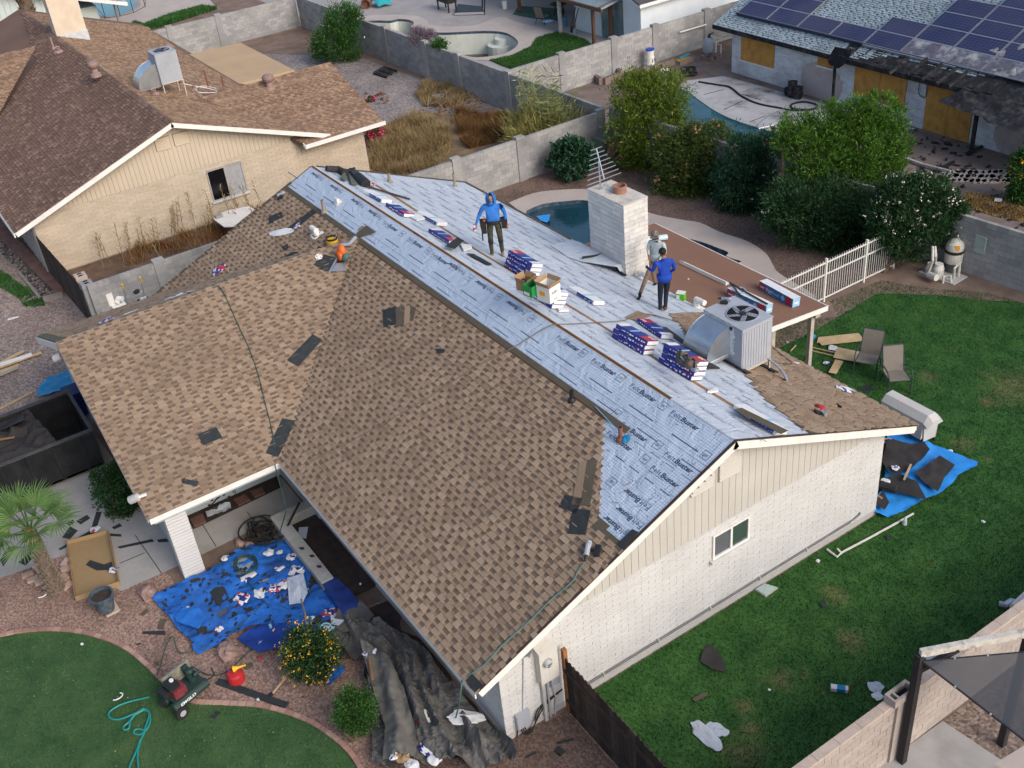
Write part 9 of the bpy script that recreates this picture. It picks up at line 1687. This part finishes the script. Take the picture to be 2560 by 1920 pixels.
HOOD=M('blue_hoodie',(.03,.16,.50),var=.18,scale=4,rough=.9,bump=.8,bscale=11,dirt=(.03,.08,.22),dscale=3,damt=.5);CAMO=M('camo_trousers',None,piece=[(.055,.055,.035),(.055,.055,.035)],var=.5,scale=14,rough=.95,dirt=(.02,.02,.015),dscale=9,damt=.9);ROYAL=M('royal_blue_shirt',(.012,.055,.36),var=.2,scale=4,rough=.8,bump=.8,bscale=11);JEAN=M('dark_jeans',(.017,.022,.035),var=.25,scale=6,rough=.9);KHAKI=M('brown_trousers',(.17,.115,.085),var=.14,scale=5,rough=.95);PALESH=M('pale_grey_shirt',(.42,.48,.48),var=.1,scale=5,rough=.9);BOOTT=M('tan_boot',(.32,.22,.15),rough=.9);BOOTB=M('brown_boot',(.17,.075,.03),rough=.8);SHOEB=M('black_shoe',(.012,.012,.014),rough=.7);GLOVE=M('dark_glove',(.03,.03,.035),rough=.9)
def mo(hands=True,boot=2,glove=False):
 def f(a,b,t,c):
  s={a,b}
  if any(k[:2]in('an','he','to')and k[0]!='e' for k in s)and('he' in(a[:2],b[:2])or 'to' in(a[:2],b[:2])):return 2
  if a[:2]=='kn' and t>.93:return 2
  if a[:3]=='hip' or a[:2]=='kn':return 1
  if a=='pelvis':return 1 if c.z<.99 else 0
  if a in('neck','chin','head')or b=='crown':return 3
  if a[:2]in('pa','ta')or a[0]=='f' or b[:2]in('pa','ta'):return 4 if glove else 3
  return 0
 return f
f0=B_('M',590,1190);sl=-PM
# hooded man walking towards the viewer, arms hanging, bottle in his left hand
fz=B_('M',690,1240);mid=(f0+fz)/2;yaw1=math.atan2(-(CAMP[0]-mid.x),(CAMP[1]-mid.y))+math.pi*0
dirv=Vector((CAMP[0]-mid.x,CAMP[1]-mid.y,0)).normalized();yaw1=math.atan2(dirv.y,dirv.x)-math.pi/2
def loc(t_foot,yaw,p):q=Vector(p)-Vector(t_foot);c,s=math.cos(-yaw),math.sin(-yaw);return Vector((q.x*c-q.y*s,q.x*s+q.y*c,q.z))
lf,rf=loc(mid,yaw1,fz),loc(mid,yaw1,B_('M',520,1110))
core={k:(v[0],v[1]+.0,v[2]+.02)for k,v in CORE.items()};core['head']=(0.01,.075,1.66);core['crown']=(0.0,.05,1.75);core['chin']=(.01,.06,1.58);rc=dict(RC);rc['belly']=(.20,.165);rc['chest']=(.20,.14)
t1,J1=build('roofer in a blue hoodie with hood up and camouflage trousers, walking with a water bottle',mid,yaw1,core,rc,((-.205,0,1.44),(-.30,-.02,1.17),(-.31,.05,.92),(-.10,0,.92),(-.13,.06,rf.z+.50),(-.14,-.02,rf.z+.10),(-.16,.13,rf.z+.045)),((.205,0,1.44),(.33,.0,1.19),(.44,.12,.98),(.10,0,.92),(.12,.12,lf.z+.50),(.12,.14,lf.z+.10),(.13,.29,lf.z+.045)),[HOOD,CAMO,BOOTT,SKIN,SKIN],mo())
face(t1,J1,SKIN)
m=MB();c=Vector(J1['head']);
for i in range(9):
 for k in range(16):
  th=i/8*2.1;ph=k/15*math.pi*1.62-math.pi*.31
  m.v.append((c.x+.128*math.sin(th)*math.cos(ph+math.pi),c.y-.015-.135*math.sin(th)*math.sin(ph),c.z+.005+.15*math.cos(th)-(.06 if th>1.6 else 0)))
for i in range(8):
 for k in range(15):a=i*16+k;m.f.append((a,a+16,a+17,a+1));m.m.append(0)
obj('hood',m,HOOD,t1,False,smooth=True);m=MB().lathe([(.10,-.05),(.13,0),(.11,.05)],(0,.02,1.53),14);obj('hood_collar',m,HOOD,t1,False,smooth=True);m=MB().ball((.0,.11,1.545),(.07,.03,.035),8,5);obj('green_mask',m,M('green_cloth',(.10,.45,.05)),t1,False,smooth=True)
m=MB().lathe([(.205,-.03),(.212,0),(.205,.03)],(0,.01,1.0),18);m.v=[(x,y*.82,z)for x,y,z in m.v];obj('tool_belt',m,BLACK,t1,False)
for s,h in((-1,.2),(1,.3)):m=MB().hexa([(s*.19,-.1,1.0-h),(s*.31,-.1,1.0-h),(s*.31,.12,1.0-h),(s*.19,.12,1.0-h),(s*.18,-.13,1.02),(s*.34,-.13,1.02),(s*.34,.14,1.02),(s*.18,.14,1.02)]);obj('tool_pouch',m,M('black_pouch',(.025,.02,.018),rough=.85)if 'black_pouch' not in bpy.data.materials else bpy.data.materials['black_pouch'],t1,False)
m=MB().tube([(.22,.02,1.06),(.24,.04,.88)],.04,8);obj('red_tool',m,M('red_handle',(.5,.08,.07)),t1,False);m=MB().tube([(.30,-.02,.75),(.31,.0,.45)],.018,5);obj('hanging_strap',m,BLACK,t1,False)
for n in 'LR':k_=Vector(J1['kn'+n]);m=MB().ball(k_+Vector((0,.055,0)),(.07,.03,.10),9,6);obj('knee_pad',m,BLACK,t1,False,smooth=True)
hb=t1.matrix_basis@Vector(J1['paR'])if False else None
M1=TM[t1.name]@Matrix.Diagonal((1.2,1.2,1.12,1));hp=M1@(Vector(J1['paR'])+Vector((.01,.06,.03)));t=thing('water_bottle','clear plastic water bottle in the hand of the hooded roofer','bottle',hp);m=MB().lathe([(.03,-.09),(.034,-.08),(.034,.06),(.015,.10),(.015,.115),(.001,.116)],(0,0,0),12);obj('bottle',m,M('bottle_plastic',(.55,.58,.66),rough=.15,var=.1),t,False);m=MB().lathe([(.0345,-.04),(.035,.03)],(0,0,0),12);obj('label_band',m,WRAPR,t,False);m=MB().lathe([(.017,.112),(.017,.13),(.001,.131)],(0,0,0),10);obj('bottle_cap',m,WRAPB,t,False)
# man in royal blue seen from behind
f2=B_('N',845,1500);d2=Vector((CAMP[0]-f2.x,CAMP[1]-f2.y,0)).normalized();yaw2=math.atan2(d2.y,d2.x)-math.pi/2+math.pi+R(14)
core={k:(v[0]-.0,v[1],v[2])for k,v in CORE.items()};core['head']=(-.03,.06,1.65);core['crown']=(-.03,.05,1.73);core['chest']=(0,.03,1.36)
l_=loc(f2,yaw2,B_('N',790,1420));zl=l_.z
t2,J2=build('man in a royal blue shirt and dark jeans seen from behind, talking on the roof',f2,yaw2,core,RC,((-.205,.02,1.43),(-.27,.10,1.15),(-.33,.36,1.10),(-.09,0,.92),(-.10,.06,zl+.50),(-.11,.06,zl+.10),(-.12,.22,zl+.045)),((.205,.02,1.43),(.27,.02,1.16),(.22,.20,1.0),(.09,0,.92),(.06,.08,.50),(.01,-.01,.10),(-.02,.15,.045)),[ROYAL,JEAN,BOOTB,SKIN,GLOVE],mo(glove=True));face(t2,J2,SKIN)
HAIR=M('black_hair',(.012,.010,.009),rough=.7);m=MB().ball(Vector(J2['head'])+Vector((0,-.02,.045)),(.098,.105,.092),12,8);obj('hair',m,HAIR,t2,False,smooth=True)
m=MB().lathe([(.165,0),(.185,.08),(.20,.2)],(0,.01,.86),16);m.v=[(x,y*.75,z)for x,y,z in m.v];obj('shirt_hem',m,ROYAL,t2,False,smooth=True);m=MB().lathe([(.075,0),(.068,.05)],(0,.015,1.47),12);obj('collar',m,ROYAL,t2,False)
# man in cap, one leg raised on the slope, half hidden
f3=PAT('N',720,1090,.0);d3=Vector((CAMP[0]-f3.x,CAMP[1]-f3.y,0)).normalized();yaw3=math.atan2(d3.y,d3.x)-math.pi/2+R(-28)
fl3=loc(f3,yaw3,B_('N',440,1265));core={k:(v[0],v[1],v[2]-.04)for k,v in CORE.items()};core['head']=(.02,.08,1.60);core['crown']=(.02,.06,1.68);core['chin']=(.02,.065,1.53)
kx=(fl3.x*.55-.06,fl3.y*.5+.12,fl3.z+.40)
t3,J3=build('man in a camouflage cap and pale shirt stepping onto the roof, brown trousers',f3,yaw3,core,RC,((-.2,0,1.40),(-.27,.04,1.13),(-.20,.24,1.0),(-.10,0,.88),kx,(fl3.x,fl3.y-.02,fl3.z+.10),(fl3.x-.03,fl3.y+.15,fl3.z+.04)),((.2,0,1.40),(.26,.03,1.13),(.14,.22,1.05),(.10,0,.88),(.11,.05,.48),(.10,-.03,.10),(.11,.12,.045)),[PALESH,KHAKI,SHOEB,SKIN,GLOVE],mo());face(t3,J3,SKIN)
CAP=M('camo_cap',(.16,.15,.13),var=.6,scale=22,rough=.9,dirt=(.03,.03,.03),dscale=14,damt=.9);m=MB();c=Vector(J3['head']);m.lathe([(.105,.0),(.108,.04),(.09,.10),(.04,.135),(.001,.14)],c+Vector((0,-.005,.03)),16);hat=obj('cap',m,CAP,t3,False,smooth=True);m=MB().hexa([c+Vector(p)for p in((-.075,.08,.03),(.075,.08,.03),(.055,.19,.01),(-.055,.19,.01),(-.075,.08,.04),(.075,.08,.04),(.055,.19,.02),(-.055,.19,.02))]);obj('cap_brim',m,CAP,t3,False);m=MB().lathe([(.10,-.03),(.12,.06)],c+Vector((0,-.03,-.08)),14);m.f=[f for f in m.f if sum(m.v[i][1]for i in f)/len(f)<c.y];m.m=[0]*len(m.f);obj('neck_flap',m,PALESH,t3,False)
m=MB().lathe([(.165,0),(.18,.1),(.19,.2)],(0,.01,.84),16);m.v=[(x,y*.75,z)for x,y,z in m.v];obj('shirt_hem',m,PALESH,t3,False,smooth=True)
for t_,w_ in((t1,1.2),(t2,1.13),(t3,1.12)):t_.scale=(w_,w_,1.12)
